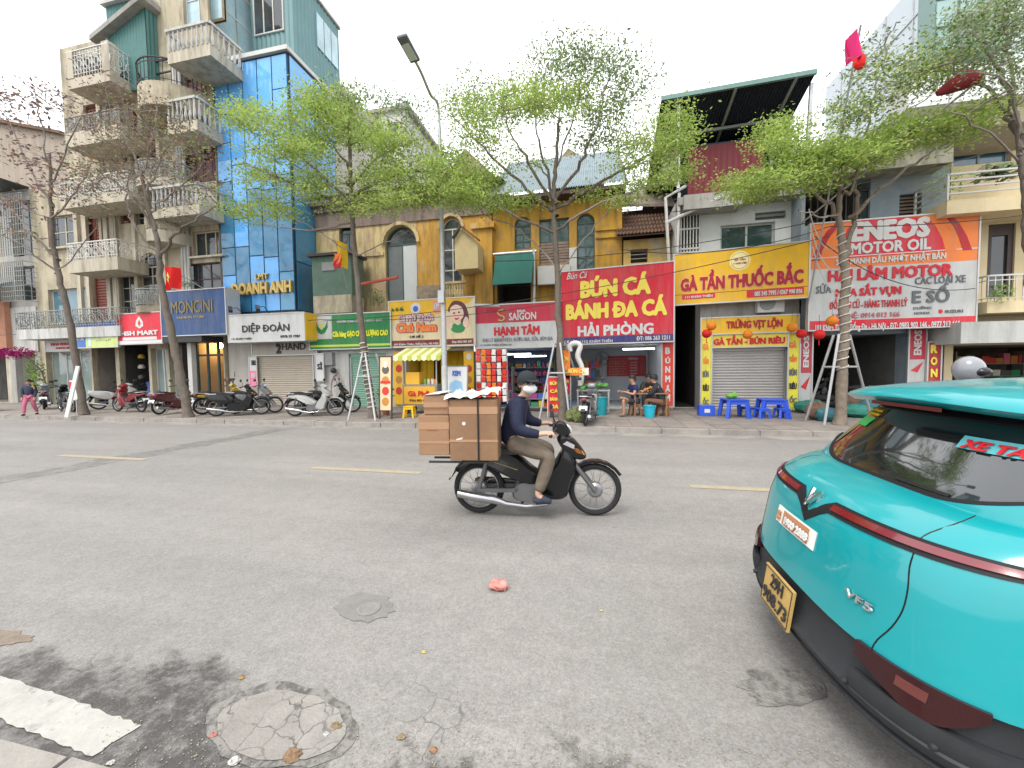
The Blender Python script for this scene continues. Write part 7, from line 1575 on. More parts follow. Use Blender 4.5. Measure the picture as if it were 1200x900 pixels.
part('printed_mark', MB().lathe([(.0,-.001),(.018,-.001),(.018,.001),(0,.001)], (-.06, -.424, 1.02), 'y', 14), flat('print_white', (.6,.55,.5)), c1); part('printed_mark', MB().add([(-.14,-.4235,.86),(-.08,-.4235,.87),(-.07,-.4235,.89),(-.13,-.4235,.875)], [(0,1,2,3)]), flat('print_white'), c1)
c2 = carton('lower brown carton at the very back of the load with faint red print', -.51, -.21, -.40, -.12, .71, 1.09, m=M_CARDL); part('printed_mark', MB().box(-.42, -.32, -.4035, -.4015, .95, .962), M_FAINT, c2)
c3 = carton('smaller carton resting on top of the rear lower carton', -.46, -.215, -.38, -.02, 1.10, 1.28, m=M_CARDL)
c4 = carton('hidden carton on the far side of the load, top only showing', -.50, .2, -.115, .3, .768, 1.09)
st = thing('load_strap', 'dark elastic strap and rack holding the cartons on the motorbike', 'strap', LOCB, None, local=True, rotz=BZ)
part('strap', MB().box(.07, .085, -.431, -.4255, .655, 1.25).box(.07, .085, -.4255, -.13, 1.2475, 1.253).box(.07, .085, -.4255, -.13, .652, .659), M_SEAM, st); part('rack', MB().box(-.36, .24, -.12, .2, .748, .764).box(-.42, .2, -.38, -.36, .63, .648).box(-.42, .2, -.2, -.18, .63, .648).box(-.1, -.08, -.38, .0, .63, .646).box(-.3, .1, -.12, -.09, .68, .742).box(-.3, .1, .09, .12, .68, .742), M_IRON, st)
rs = random.Random(9); sh = MB(); nx, ny = 15, 12
for j in range(ny):
    for i in range(nx):
        x, y = -.24+.52*i/(nx-1), -.45+.5*j/(ny-1); z = 1.262+rs.uniform(0, .035)+.045*math.sin(i*.9+j*.4)**2*(.6+.4*math.cos(j)) - (.03 if j == 0 else 0) + (.04 if i > 9 else 0); sh.v.append((x+rs.uniform(-.008,.008), y, z))
for j in range(ny-1):
    for i in range(nx-1): a = j*nx+i; sh.f.append((a, a+1, a+1+nx, a+nx))
ps_ = thing('plastic_sheet', 'crumpled white plastic sheet lying over the tops of the cartons', 'plastic sheet', LOCB, None, local=True, rotz=BZ)
part('sheet', sh, mat('white_plastic', (.68,.68,.66), .3, var=.08, scale=12, bump=.3, bscale=30), ps_, smooth=True)
part('sheet', MB().add([(-.45,-.39,1.292),(-.30,-.40,1.30),(-.2,-.34,1.33),(-.22,-.05,1.32),(-.42,-.03,1.30)], [(0,1,2,3,4)]), mat('white_plastic'), ps_)
# ================================================================== street things
PZ = .122
def foot(px, py): return G(px, py, PZ)
# ---- street lamp
lf = foot(522, 488); ax = lf.x; ay = lf.y
o = thing('street_lamp', 'tall grey street lamp with curved arm reaching over the road, just left of centre', 'street lamp', tuple(lf))
def ysolve(px, py, X):
    d = ray(px, py); return CAM+d*((X-CAM.x)/d.x)
hd_ = ysolve(487, 72, ax); zt = P(516, 150, ay).z
pt = [(ax, ay, PZ), (ax, ay, 2.2), (ax, ay, zt*.75), (ax, ay, zt)]
part('pole', MB().tube(pt, [.085,.08,.06,.05], 12), M_STEEL, o, smooth=True)
arm = [(ax, ay, zt), (ax, ay-.12, zt+.6), (ax, ay+(hd_.y-ay)*.4, zt+(hd_.z-zt)*.72), (ax, ay+(hd_.y-ay)*.75, zt+(hd_.z-zt)*.93), tuple(hd_)]
part('arm', MB().tube(crom(arm, 5, False), .038, 10), M_STEEL, o, smooth=True)
l0 = Vector(hd_); l1 = l0+Vector((-.05, -.62, .13)); lh = part('lamp_head', MB().bar(l0, l1, .27, .09, (0,0,1)), flat('lamp_grey', (.12,.13,.15), .5), o, bevel=.03); part('lamp_lens', MB().bar(l0+Vector((0,-.1,-.05)), l1+Vector((0,.08,-.045)), .2, .02), M_LENS, lh)
part('base_plate', MB().box(ax-.2, ax+.2, ay-.2, ay+.2, PZ, PZ+.03), M_STEEL, o); part('painted_sleeve', MB().tube([(ax, ay, .75), (ax, ay, 1.6)], .088, 12), flat('sleeve_white', (.5,.52,.5), .6, dirt=.4), o, smooth=True); part('junction_box', MB().box(ax-.08, ax+.1, ay-.2, ay-.08, 3.4, 3.75), M_STEEL, o)
# ---- parked motorbikes
RD = flat('red_bike_paint', (.2,.012,.016), .25, coat=.6); MR = flat('maroon_paint', (.09,.012,.02), .25, coat=.6); WH = flat('white_bike_paint', (.36,.36,.35), .25, coat=.5); GY = flat('grey_bike_paint', (.16,.17,.18), .3, coat=.5); YB = flat('yellow_bike_paint', (.4,.27,.02), .3, coat=.5); BL = flat('blue_bike_paint', (.03,.07,.25), .3, coat=.5)
bikes = [(-14, 482, 172, M_BLKP, 'black scooter half cut off by the left edge of the picture', 1), (52, 480, 150, GY, 'grey motorbike just right of the pink trousered walker', 0), (86, 483, 165, M_BLKP, 'dark motorbike parked behind the leaning white board', 0), (116, 480, 40, WH, 'cream white motorbike between the two sparse trees', 1),
         (166, 483, 176, RD, 'red motorbike parked side on beneath the red mart sign', 0), (187, 486, 100, MR, 'maroon scooter seen from behind with red tail lamp, left of leaning tree', 1), (238, 486, 70, YB, 'yellow and black motorbike right of the leaning tree', 0), (254, 488, 30, M_BLKP, 'black scooter beside the yellow and black motorbike', 1), (276, 485, 20, GY, 'dark grey motorbike nearest the beige shutter pillar', 0),
         (346, 488, 14, WH, 'white and black motorbike in front of the beige shutter', 0), (366, 485, 25, M_BLKP, 'black motorbike tucked behind the white one by the beige shutter', 0), (686, 499, 80, GY, 'grey motorbike seen from behind beside the noodle shop vegetables', 0),
         (150, 474, 20, BL, 'blue motorbike inside the opening behind the red one', 0), (1010, 480, 160, M_BLKP, 'dark motorbike at the mouth of the garage under the oil sign', 0), (1108, 480, 170, RD, 'red motorbike by the garage pillar with the yellow RON letters', 0)]
for (px, py, hd, pm, lb, sc_) in bikes:
    f = foot(px, py); make_bike(lb, (f.x, f.y, PZ), math.radians(hd), paint=pm, fine=False, scooter=bool(sc_))
# ---- riders beyond the taxi
f = Vector((3.4, 4.95, 0)); make_bike('motorbike beyond the taxi ridden by the silver helmeted rider', tuple(f), math.radians(4), paint=RD, fine=False, group='motorbikes on the road')
J2 = dict(JR); J2['head'] = (.50, 0, 1.43); 
person('rider in silver white helmet just visible over the turquoise roof', tuple(f), math.radians(4), J2, 'jacket', flat('slate_jacket', (.05,.06,.09), .8), M_IRON, M_SHOE, face=(.6,-.8,0), hair=False, helmet=flat('helmet_silver', (.22,.23,.25), .25, coat=.5), lev=1)
f = Vector((5.6, 6.3, 0)); make_bike('motorbike behind the taxi roof aerial, mostly hidden', tuple(f), math.radians(4), paint=M_BLKP, fine=False, group='motorbikes on the road')
person('bare headed rider half hidden behind the taxi roof aerial', tuple(f), math.radians(4), dict(JR), 'jacket', flat('dark_jacket', (.03,.03,.035), .8), M_IRON, M_SHOE, face=(.3,-1,0), lev=1)
# ---- people on the pavement
def stand(**k):
    J = dict(pelvis=(0,0,.90), spine=(0,0,1.06), chest=(0,0,1.24), neck=(.01,0,1.40), head=(.02,0,1.53), sh_r=(0,-.17,1.33), el_r=(.0,-.22,1.06), wr_r=(.08,-.2,.84), hd_r=(.1,-.2,.77), sh_l=(0,.17,1.33), el_l=(-.02,.22,1.06), wr_l=(.06,.2,.84), hd_l=(.08,.2,.77),
             hip_r=(0,-.09,.86), kn_r=(.03,-.1,.48), an_r=(0,-.1,.08), toe_r=(.1,-.1,.04), hip_l=(0,.09,.86), kn_l=(.03,.1,.48), an_l=(0,.1,.08), toe_l=(.1,.1,.04)); J.update(k); return J
f = G(35, 491, .0); f = Vector((f.x, f.y, 0)); 
person('small walker in dark jacket and pink trousers on the kerb at far left', (f.x, 9.22, .12), math.radians(-60), stand(an_l=(-.22,.09,.12), kn_l=(-.02,.1,.48), toe_l=(-.14,.09,.05), an_r=(.2,-.09,.08), kn_r=(.16,-.1,.47), toe_r=(.3,-.09,.04)), 'jacket', flat('walker_jacket', (.03,.035,.06), .8), flat('pink_trousers', (.45,.12,.2), .8), flat('black_shoe', (.02,.02,.02)), face=(1,.2,0), s=.74)
f = foot(238, 478); person('shop assistant in dark olive clothes standing in the glazed shop doorway under the navy sign', (f.x, 13.25, .13), math.radians(-110), stand(wr_r=(.2,-.05,1.05), hd_r=(.23,.0,1.08), wr_l=(.2,.05,1.03), hd_l=(.23,.0,1.02)), 'jacket', flat('olive_clothes', (.05,.05,.035), .9), flat('olive_clothes'), flat('black_shoe'), face=(1,0,0))
def sit(lean=0., **k):
    J = dict(pelvis=(0,0,.42), spine=(.01+lean*.3,0,.58), chest=(.03+lean*.8,0,.76), neck=(.06+lean,0,.92), head=(.09+lean*1.15,0,1.05), sh_r=(.03+lean*.8,-.165,.85), el_r=(.14+lean,-.21,.62), wr_r=(.34+lean,-.14,.68), hd_r=(.41+lean,-.12,.70), sh_l=(.03+lean*.8,.165,.85), el_l=(.14+lean,.21,.62), wr_l=(.34+lean,.14,.68), hd_l=(.41+lean,.12,.70),
             hip_r=(.03,-.09,.40), kn_r=(.42,-.15,.46), an_r=(.40,-.15,.08), toe_r=(.5,-.15,.04), hip_l=(.03,.09,.40), kn_l=(.42,.15,.46), an_l=(.40,.15,.08), toe_l=(.5,.15,.04)); J.update(k); return J
f = foot(742, 487); person('young diner in blue polo and shorts, legs crossed, left of the wooden table', (f.x+.05, f.y, PZ), math.radians(200), sit(kn_r=(.40,-.10,.50), an_r=(.36,.28,.50), toe_r=(.40,.38,.48)), 'shirt', flat('blue_polo', (.015,.025,.09), .85), flat('dark_shorts', (.03,.03,.035), .85), flat('sandal', (.2,.12,.08)), face=(1,.15,0), bare_arm=True, bare_leg=True)
f2 = foot(781, 488); person('older diner in dark jacket leaning on the right end of the wooden table', (f2.x-.1, f2.y, PZ), math.radians(165), sit(.14), 'jacket', flat('dark_striped_jacket', (.02,.025,.035), .85), flat('brown_trousers', (.16,.08,.05), .85), flat('sandal'), face=(1,.1,-.1))
f3 = foot(762, 482); person('diner with dark hair behind the wooden table, mostly hidden by food', (f3.x, f3.y+.45, PZ), math.radians(-95), sit(.1), 'shirt', flat('black_shirt', (.02,.02,.022)), flat('dark_shorts'), flat('sandal'), face=(1,0,-.2))
def stool(label, x, y, h, w_, m, rz=0.0, group='plastic stools on the pavement', cat='stool', name='plastic_stool'):
    o = thing(name, label, cat, (x, y, PZ), group, local=True, rotz=rz); part('seat' if cat == 'stool' else 'table_top', MB().box(-w_/2, w_/2, -w_/2, w_/2, h-.035, h), m, o, bevel=.012)
    for sx in (-1, 1):
        for sy in (-1, 1): part('leg', MB().bar((sx*w_*.40, sy*w_*.40, h-.034), (sx*w_*.50, sy*w_*.50, 0), w_*.13+.012), m, o)
    ap = MB(); q = w_*.42; ap.box(-q, q, -q-.01, -q, h*.72, h-.036).box(-q, q, q, q+.01, h*.72, h-.036); part('apron', ap, m, o); return o
PB = flat('blue_plastic', (.03,.09,.55), .35); PT = flat('teal_plastic', (.02,.28,.33), .4)
f = foot(860, 489); t1_ = stool('left blue plastic table with a bag of greens on it, before the grey shutter', f.x, f.y, .5, .54, PB, .1, 'blue plastic tables', 'table', 'plastic_table'); gx = f
f = foot(904, 489); stool('right blue plastic table before the grey shutter, stools pushed in front', f.x, f.y, .5, .58, PB, -.1, 'blue plastic tables', 'table', 'plastic_table')
for (px, py, lb) in ((876, 488, 'small blue stool standing between the two blue tables'), (892, 490, 'small blue stool at the left front of the right blue table'), (915, 490, 'small blue stool at the right front of the right blue table')):
    f = foot(px, py); stool(lb, f.x, f.y-.05, .27, .27, PB, .2)
for (px, lb) in ((742, 'wooden stool under the young diner in the blue polo'), (781, 'wooden stool under the diner in the striped jacket')):
    f = foot(px, 487); stool(lb, f.x+(.05 if px < 760 else -.1), f.y, .34, .3, flat('stool_wood', (.2,.1,.05), .6), 0, 'stools of the noodle shop')
o = thing('tied_bag', 'clear bag of green leaves and bowls on the left blue plastic table', 'bag', (gx.x, gx.y, PZ+.505)); part('greens', MB().ball((gx.x-.1, gx.y, PZ+.58), (.11,.1,.08), 9, 6).ball((gx.x+.02, gx.y+.05, PZ+.59), (.09,.09,.09), 8, 6), flat('salad_green', (.15,.35,.05)), o); part('bowls', MB().lathe([(.03,0),(.07,.05),(.068,.05),(.02,.01)], (gx.x+.16, gx.y-.02, PZ+.506), n=12), flat('bowl_cream', (.6,.5,.4)), o)
f = foot(827, 487); o = thing('plastic_box', 'small blue plastic box at the foot of the left yellow banner', 'box', (f.x, f.y, PZ)); part('body', MB().box(f.x-.2, f.x+.2, f.y-.15, f.y+.15, PZ+.001, PZ+.3), PB, o, bevel=.015); part('label_patch', MB().box(f.x-.07, f.x+.07, f.y-.153, f.y-.1505, PZ+.1, PZ+.2), T_WHITE, o)
# wooden table with food
f = foot(762, 487); tx, ty = f.x, f.y
o = thing('wooden_table', 'low brown wooden table of the noodle shop with diners round it', 'table', (tx, ty, PZ)); Wd = mat('table_wood', (.26,.13,.06), .6, var=.2, scale=8); part('table_top', MB().box(tx-.5, tx+.45, ty-.28, ty+.28, PZ+.62, PZ+.66), Wd, o, bevel=.008)
for a in (-.44, .39):
    for b in (-.22, .22): part('leg', MB().box(tx+a-.025, tx+a+.025, ty+b-.025, ty+b+.025, PZ+.001, PZ+.62), Wd, o)
o = thing('food_tray', 'heap of fried orange snacks on a tray on the wooden table', 'tray', (tx, ty, PZ+.661)); part('tray', MB().box(tx-.22, tx+.2, ty-.15, ty+.15, PZ+.661, PZ+.68), M_STEEL, o); sn = MB(); rq = random.Random(2)
for k in range(34): r_ = rq.random(); a = rq.uniform(0, 6.28); sn.ball((tx+.17*r_*math.cos(a), ty+.12*r_*math.sin(a), PZ+.70+.12*(1-r_)), rq.uniform(.022, .038), 6, 5)
tag(part('fried_snacks', sn, flat('fried_orange', (.55,.25,.06), .6), o), kind='stuff')
def bucket(label, x, y, r, h, m, cat='bucket', name='bucket', group='buckets and bins at the noodle shop'):
    o = thing(name, label, cat, (x, y, PZ), group); part('body', MB().lathe([(r*.78,0),(r,h),(r*.93,h),(r*.7,.02)], (x, y, PZ+.001), n=18), m, o, smooth=True); part('rim', MB().tube([(x+r*math.cos(2*PI*k/18), y+r*math.sin(2*PI*k/18), PZ+h) for k in range(18)], .014, 6, closed=True), m, o, smooth=True); return o
bucket('turquoise bucket under the wooden table', tx-.08, ty-.42, .16, .32, flat('cyan_plastic', (.02,.38,.5), .4)); f = foot(704, 486); bucket('teal patterned bin under the green vegetable table', f.x, f.y, .2, .5, PT)
f = foot(663, 489); bucket('blue water barrel beside the red standing sign', f.x, f.y, .19, .46, PB, 'barrel', 'barrel')
# vegetable table
f = foot(695, 483); o = thing('vegetable_table', 'steel table heaped with green vegetables in front of the noodle shop', 'table', (f.x, f.y, PZ)); part('table_top', MB().box(f.x-.5, f.x+.5, f.y-.2, f.y+.35, PZ+.66, PZ+.7), M_STEEL, o)
for a in (-.46, .46):
    for b in (-.16, .31): part('leg', MB().box(f.x+a-.02, f.x+a+.02, f.y+b-.02, f.y+b+.02, PZ+.001, PZ+.66), M_STEEL, o)
vg = MB(); [vg.ball((f.x+rq.uniform(-.42,.42), f.y+rq.uniform(-.1,.25), PZ+.74+rq.uniform(0,.12)), (rq.uniform(.05,.1),rq.uniform(.05,.1),rq.uniform(.03,.07)), 7, 5) for _ in range(26)]; tag(part('vegetables', vg, mat('vegetable_green', (.1,.34,.06), .7, var=.4, scale=12), o), kind='stuff')
# ---- shop interiors
def tube_light(label, px0, py, px1, Y, s=7):
    a, b = P(px0, py, Y), P(px1, py, Y); z = (a.z+b.z)/2; o = thing('tube_light', label, 'lamp', ((a.x+b.x)/2, Y, z), 'lit fluorescent tubes in the shops'); part('housing', MB().box(a.x, b.x, Y-.03, Y+.03, z+.025, z+.06), M_WHITE, o)
    part('tube', MB().cyl((a.x,Y,z),(b.x,Y,z), .02, n=8), mat('lit_tube', (.9,.95,1), .5, emit=(.9,.96,1), estr=s, bump=0), o, smooth=True)
tube_light('left lit tube in the crimson signed grocery', 590, 415, 622, 14.0, 5); tube_light('right lit tube deeper in the crimson signed grocery', 603, 417.5, 640, 14.9, 5); tube_light('lit tube under the large red fish noodle sign', 730, 409, 767, 13.6, 6)
for k_, (px, py, Y_) in enumerate(((236, 404, 13.7), (248, 406, 14.4), (258, 405, 13.9))):
    a = P(px, py, Y_); o = thing('ceiling_lamp', ('left', 'middle', 'right')[k_]+' warm lit globe lamp in the glazed shop under the navy sign', 'lamp', tuple(a), 'warm ceiling lamps'); part('globe', MB().ball(tuple(a), .11, 12, 8), mat('lit_warm_globe', (1,.8,.45), .5, emit=(1,.62,.25), estr=28, bump=0), o, smooth=True); part('stem', MB().cyl(tuple(a), (a.x, a.y, a.z+.4), .01, n=5), M_IRON, o)
def on_wall(name, label, cat, rect, Y, m, d=.03, group=None):
    x0, x1, z0, z1 = RECT(*rect, Y); o = thing(name, label, cat, ((x0+x1)/2, Y, z0), group); part('panel', MB().box(x0, x1, Y-d, Y, z0, z1), m, o); return o, Plane((x0, Y-d, z0), (x1, Y-d, z0), (x0, Y-d, z1))
yb = YF+.234+3.2-.01
o, pl = on_wall('menu_board', 'dark red menu board with rows of small pale text on the noodle shop wall', 'menu board', (711, 417, 757, 441), yb, K_DRED)
for k in range(7): letter(pl, ['BÚN CÁ - PHỞ CÁ', 'BÁNH ĐA CÁ CAY', 'BÚN MĂNG VỊT', 'NEM CUA BỂ', 'LẨU CÁ HẢI PHÒNG', 'BÚN CHẢ CÁ', 'ĐỒ UỐNG'][k], (pl.W*.06, pl.H*(.84-k*.125), pl.W*(.45 if k % 2 else .5), pl.H*(.91-k*.125)), flat('menu_text', (.6,.35,.2)), o, bold=.0, px=False, thick=.004); 
letter(pl, 'MENU', (pl.W*.55, pl.H*.8, pl.W*.8, pl.H*.92), T_WHITE, o, bold=.03, px=False, thick=.004)
for k in range(5): letter(pl, '40.000', (pl.W*.6, pl.H*(.64-k*.13), pl.W*.78, pl.H*(.7-k*.13)), T_WHITE, o, bold=.0, px=False, thick=.004)
a = P(706, 420, 15.8); o = thing('wall_fan', 'white wall fan on the noodle shop wall left of the menu board', 'fan', tuple(a)); part('guard', MB().tube([(a.x+.26*math.cos(2*PI*k/18), a.y, a.z+.26*math.sin(2*PI*k/18)) for k in range(18)], .012, 5, closed=True), M_IRON, o); bl_ = MB(); [bl_.bar((a.x, a.y+.02, a.z), (a.x+.22*math.cos(2*PI*k/3), a.y+.03, a.z+.22*math.sin(2*PI*k/3)), .12, .01, (0,1,0)) for k in range(3)]; part('blades', bl_, M_GIRON, o); part('bracket', MB().bar((a.x, a.y+.03, a.z), (a.x, yb, a.z+.1), .05), M_WHITE, o)
GOODS = [flat('goods_%d' % i, c) for i, c in enumerate([(.5,.04,.03), (.55,.4,.04), (.04,.25,.1), (.05,.12,.4), (.6,.58,.5), (.45,.2,.04), (.3,.05,.2), (.1,.09,.08), (.6,.15,.2)])]
def goods_shelf(label, px0, px1, pyt, Y, rows, per, seed, depth=.35, cat='shelf', h0=.15, bottles=False):
    rq = random.Random(seed); x0, x1 = P(px0, 440, Y).x, P(px1, 440, Y).x; zt = ZT((px0+px1)/2, pyt, Y); o = thing('goods_shelf', label, cat, ((x0+x1)/2, Y, PZ)); fr = MB()
    for x in (x0, x1): fr.box(x-.02, x+.02, Y, Y+depth, PZ+.005, zt)
    for r in range(rows): z = PZ+h0+(zt-PZ-h0)*r/rows; fr.box(x0+.02, x1-.02, Y, Y+depth, z-.02, z)
    part('rack', fr, M_GIRON, o)
    for r in range(rows):
        z = PZ+h0+(zt-PZ-h0)*r/rows; x = x0+.05; hh = (zt-PZ-h0)/rows
        while x < x1-.12:
            w_ = rq.uniform(.08, (x1-x0)/per*1.2); w_ = min(w_, x1-.04-x); h_ = hh*rq.uniform(.45, .85); gm = rq.choice(GOODS)
            if bottles and rq.random() < .5: part('bottle', MB().lathe([(w_*.4,0),(w_*.4,h_*.6),(w_*.14,h_*.8),(w_*.14,h_)], (x+w_/2, Y+.12, z+.002), n=8), gm, o, smooth=True)
            else: part('packet', MB().box(x, x+w_*.92, Y+.02+rq.uniform(0,.05), Y+depth*.8, z+.002, z+h_), gm, o)
            x += w_
    return o
goods_shelf('tall back shelf packed with groceries under the crimson grocery sign', 590, 650, 422, 15.6, 5, 9, 1, bottles=True); goods_shelf('side display of drinks at the left of the crimson signed grocery', 584, 600, 430, 14.0, 4, 3, 2, bottles=True)
goods_shelf('low front stand of snacks and crates before the grocery, beside the tree', 596, 648, 458, 12.1, 2, 6, 3); goods_shelf('shelf of cups and pots at the left wall of the noodle shop', 684, 706, 418, 15.5, 4, 4, 4)
goods_shelf('crowded spare parts shelf in the motorbike shop under the lime banner', 110, 134, 412, 14.8, 5, 5, 5); goods_shelf('shelf of helmets and parts behind the red mart sign', 140, 174, 412, 14.6, 5, 6, 6); goods_shelf('tool shelf deep in the garage under the oil sign', 975, 1055, 420, 16.8, 4, 8, 7); goods_shelf('shelves of goods in the shop at the right edge', 1120, 1200, 412, 15.6, 4, 8, 8); goods_shelf('clothes shelf in the glazed shop under the navy sign', 240, 262, 425, 15.5, 4, 4, 9); goods_shelf('white display shelf of toiletries behind glass, left of the leaning tree', 180, 214, 425, 14.4, 4, 5, 10)
# snack rack with hanging bags
f = foot(577, 484); o = thing('snack_rack', 'rack of red and white hanging snack bags at the left of the grocery', 'display rack', (f.x, f.y, PZ)); part('rack_frame', MB().box(f.x-.5, f.x-.47, f.y, f.y+.03, PZ+.001, 2.05).box(f.x+.47, f.x+.5, f.y, f.y+.03, PZ+.001, 2.05).box(f.x-.5, f.x+.5, f.y, f.y+.03, 2.05, 2.08), M_STEEL, o)
sb = [MB().puff([(-.07,-.09),(.07,-.09),(.065,0),(.07,.09),(-.07,.09),(-.065,0)], .03, smooth=False, k=.4).mesh('snack_bag') for _ in range(3)]
for me, m in zip(sb, (flat('snack_red', (.6,.03,.02), .25), flat('snack_white', (.65,.62,.58), .25), flat('snack_orange', (.7,.22,.03), .25))): me.materials.append(m)
for i in range(6):
    for j in range(8): b = part('snack_bag', sb[(0, 1, 0, 2, 0, 1)[(i+(j//3)) % 6]], None, o); b.location = (-.41+i*.165, -.05+rq.uniform(-.01,.01), .45+j*.205); b.rotation_euler = (rq.uniform(-.15,.15), rq.uniform(-.15,.15), rq.uniform(-.2,.2))
# ---- food cart with awning
f = foot(498, 484); x, y = f.x, f.y; o = thing('food_cart', 'yellow food cart with striped awning in front of the girl face sign', 'food cart', (x, y, PZ)); YC = flat('cart_yellow', (.72,.38,.04), .5)
part('cabinet', MB().box(x-.6, x+.55, y-.3, y+.3, PZ+.25, PZ+.92), M_GIRON, o, bevel=.01); part('front_panel', MB().box(x-.54, x+.49, y-.315, y-.302, PZ+.31, PZ+.86), YC, o); part('glass_case', MB().box(x-.5, x-.05, y-.25, y+.25, PZ+.925, PZ+1.3), flat('case_yellow', (.75,.42,.05), .3), o)
for a in (-.58, .53): part('post', MB().box(x+a-.015, x+a+.015, y-.28, y-.25, PZ+.92, 2.0), M_STEEL, o)
for a in (-.5, .45):
    for b in (-.22, .22): part('wheel', MB().lathe([(0,-.02),(.12,-.02),(.12,.02),(0,.02)], (x+a, y+b, PZ+.125), 'y', 14), M_TYRE, o)
for i in range(10):
    a0, a1 = x-.75+i*.155, x-.75+(i+1)*.155; part('awning_strip', MB().add([(a0,y-.55,1.92),(a1,y-.55,1.92),(a1,y+.3,2.2),(a0,y+.3,2.2),(a0,y-.55,1.8),((a0+a1)/2,y-.551,1.76),(a1,y-.55,1.8)], [(0,1,2,3),(0,4,5,6,1)]), flat('awning_green', (.45,.5,.1)) if i % 2 else flat('awning_cream', (.75,.7,.45)), o)
plc = Plane((x-.5, y-.316, PZ+.34), (x+.45, y-.316, PZ+.34), (x-.5, y-.316, PZ+.83)); letter(plc, 'Gà Phở', (.1, .22, .8, .4), T_RED, o, px=False, bold=.03); letter(plc, '0966 805 629', (.15, .06, .75, .13), T_BLACK, o, px=False, bold=.0)
for k, (dx, m) in enumerate(((.08, flat('salad_green')), (.2, flat('bowl_cream')), (.33, flat('snack_white')), (.43, flat('snack_orange')))): part('jar', MB().lathe([(.05,0),(.055,.12),(.04,.16),(0,.165)], (x+dx, y-.1, PZ+.925), n=10), m, o, smooth=True)
f = foot(480, 489); stool('small yellow stool left of the yellow food cart', f.x, f.y, .33, .28, flat('yellow_plastic', (.75,.42,.01), .4), .2)
for px, lb in ((468, 'orange printed pillar poster at the left of the food shop'), (550, 'orange printed pillar poster at the right of the food shop')):
    o, pl = on_wall('pillar_poster', lb, 'poster', (px-6, 412, px+5.5, 474), 12.97, K_YEL, .03, 'pillar posters of the food shop'); disc(pl, o, 'poster_badge', px-.5, 418, 3.2, 3.8, T_WHITE, .01)
    for k in range(3): disc(pl, o, 'dish_print', px-.5, 432+k*13, 3.6, 4.5, GOODS[5] if k % 2 else GOODS[0], .008)
f = foot(452, 491); o = thing('menu_stand', 'tall narrow menu stand with food pictures beside the supported tree', 'sign', (f.x, f.y, PZ)); w2 = .17; pf = Plane((f.x-w2, f.y, PZ+.25), (f.x+w2, f.y, PZ+.25), (f.x-w2, f.y+.08, PZ+1.75)); part('panel', pf.slab(MB(), 0, pf.W, 0, pf.H, -.03, 0), flat('stand_cream', (.65,.5,.32)), o); fr = MB(); pf.slab(fr, -.03, 0, -.25, pf.H+.03, -.035, .01); pf.slab(fr, pf.W, pf.W+.03, -.25, pf.H+.03, -.035, .01); pf.slab(fr, 0, pf.W, pf.H, pf.H+.03, -.035, .01); part('frame', fr, M_WOODD, o)
for k, m in enumerate((GOODS[5], GOODS[0], GOODS[5], GOODS[7])): c = (pf.W/2, pf.H*(.16+.2*k)); part('dish_print', pf.poly(MB(), [(c[0]+.11*math.cos(2*PI*j/14), c[1]+.12*math.sin(2*PI*j/14)) for j in range(14)], 0, .004), m, o)
part('heading', pf.slab(MB(), .02, pf.W-.02, pf.H*.5, pf.H*.55, 0, .005), T_RED, o); part('face_print', pf.poly(MB(), [(pf.W/2+.08*math.cos(2*PI*j/14), pf.H*.86+.1*math.sin(2*PI*j/14)) for j in range(14)], .005, .009), flat('print_skin'), o)
f = foot(535, 486); o = thing('display_board', 'white and blue display board in a grey frame right of the food cart', 'sign', (f.x, f.y, PZ)); pf = Plane((f.x-.33, f.y, PZ+.6), (f.x+.33, f.y, PZ+.6), (f.x-.33, f.y+.1, PZ+1.45)); part('panel', pf.slab(MB(), 0, pf.W, 0, pf.H, -.03, 0), T_WHITE, o); fr = MB(); pf.slab(fr, -.03, 0, -.6, pf.H+.03, -.035, .01); pf.slab(fr, pf.W, pf.W+.03, -.6, pf.H+.03, -.035, .01); pf.slab(fr, 0, pf.W, pf.H, pf.H+.03, -.035, .01); part('frame', fr, M_GIRON, o); letter(pf, 'KEM', (.2, .58, .46, .74), T_BLUE, o, px=False, bold=.05); part('picture', pf.poly(MB(), [(.1,.1),(.55,.12),(.5,.4),(.3,.46),(.12,.36)], 0, .004), flat('print_blue_wash', (.25,.45,.65)), o)
# ---- red standing sign, orange banners, bent pipe, hanging cloths
f = foot(650, 489); o = thing('standing_sign', 'red standing sign box with gold squares in front of the large tree', 'sign', (f.x, f.y, PZ)); part('box', MB().box(f.x-.17, f.x+.17, f.y-.05, f.y+.05, PZ+.15, PZ+1.12), K_RED, o); part('frame', MB().box(f.x-.2, f.x-.172, f.y-.06, f.y+.06, PZ+.001, PZ+1.15).box(f.x+.172, f.x+.2, f.y-.06, f.y+.06, PZ+.001, PZ+1.15).box(f.x-.172, f.x+.172, f.y-.06, f.y+.06, PZ+1.121, PZ+1.15), M_WHITE, o)
ps2 = Plane((f.x-.17, f.y-.051, PZ+.15), (f.x+.17, f.y-.051, PZ+.15), (f.x-.17, f.y-.051, PZ+1.12))
for k, t in enumerate(('BÚN', 'CÁ', 'BÁNH', 'ĐA')): letter(ps2, t, (.05, .1+.22*(3-k), .29, .22+.22*(3-k)), T_YEL, o, px=False, bold=.05, thick=.006)
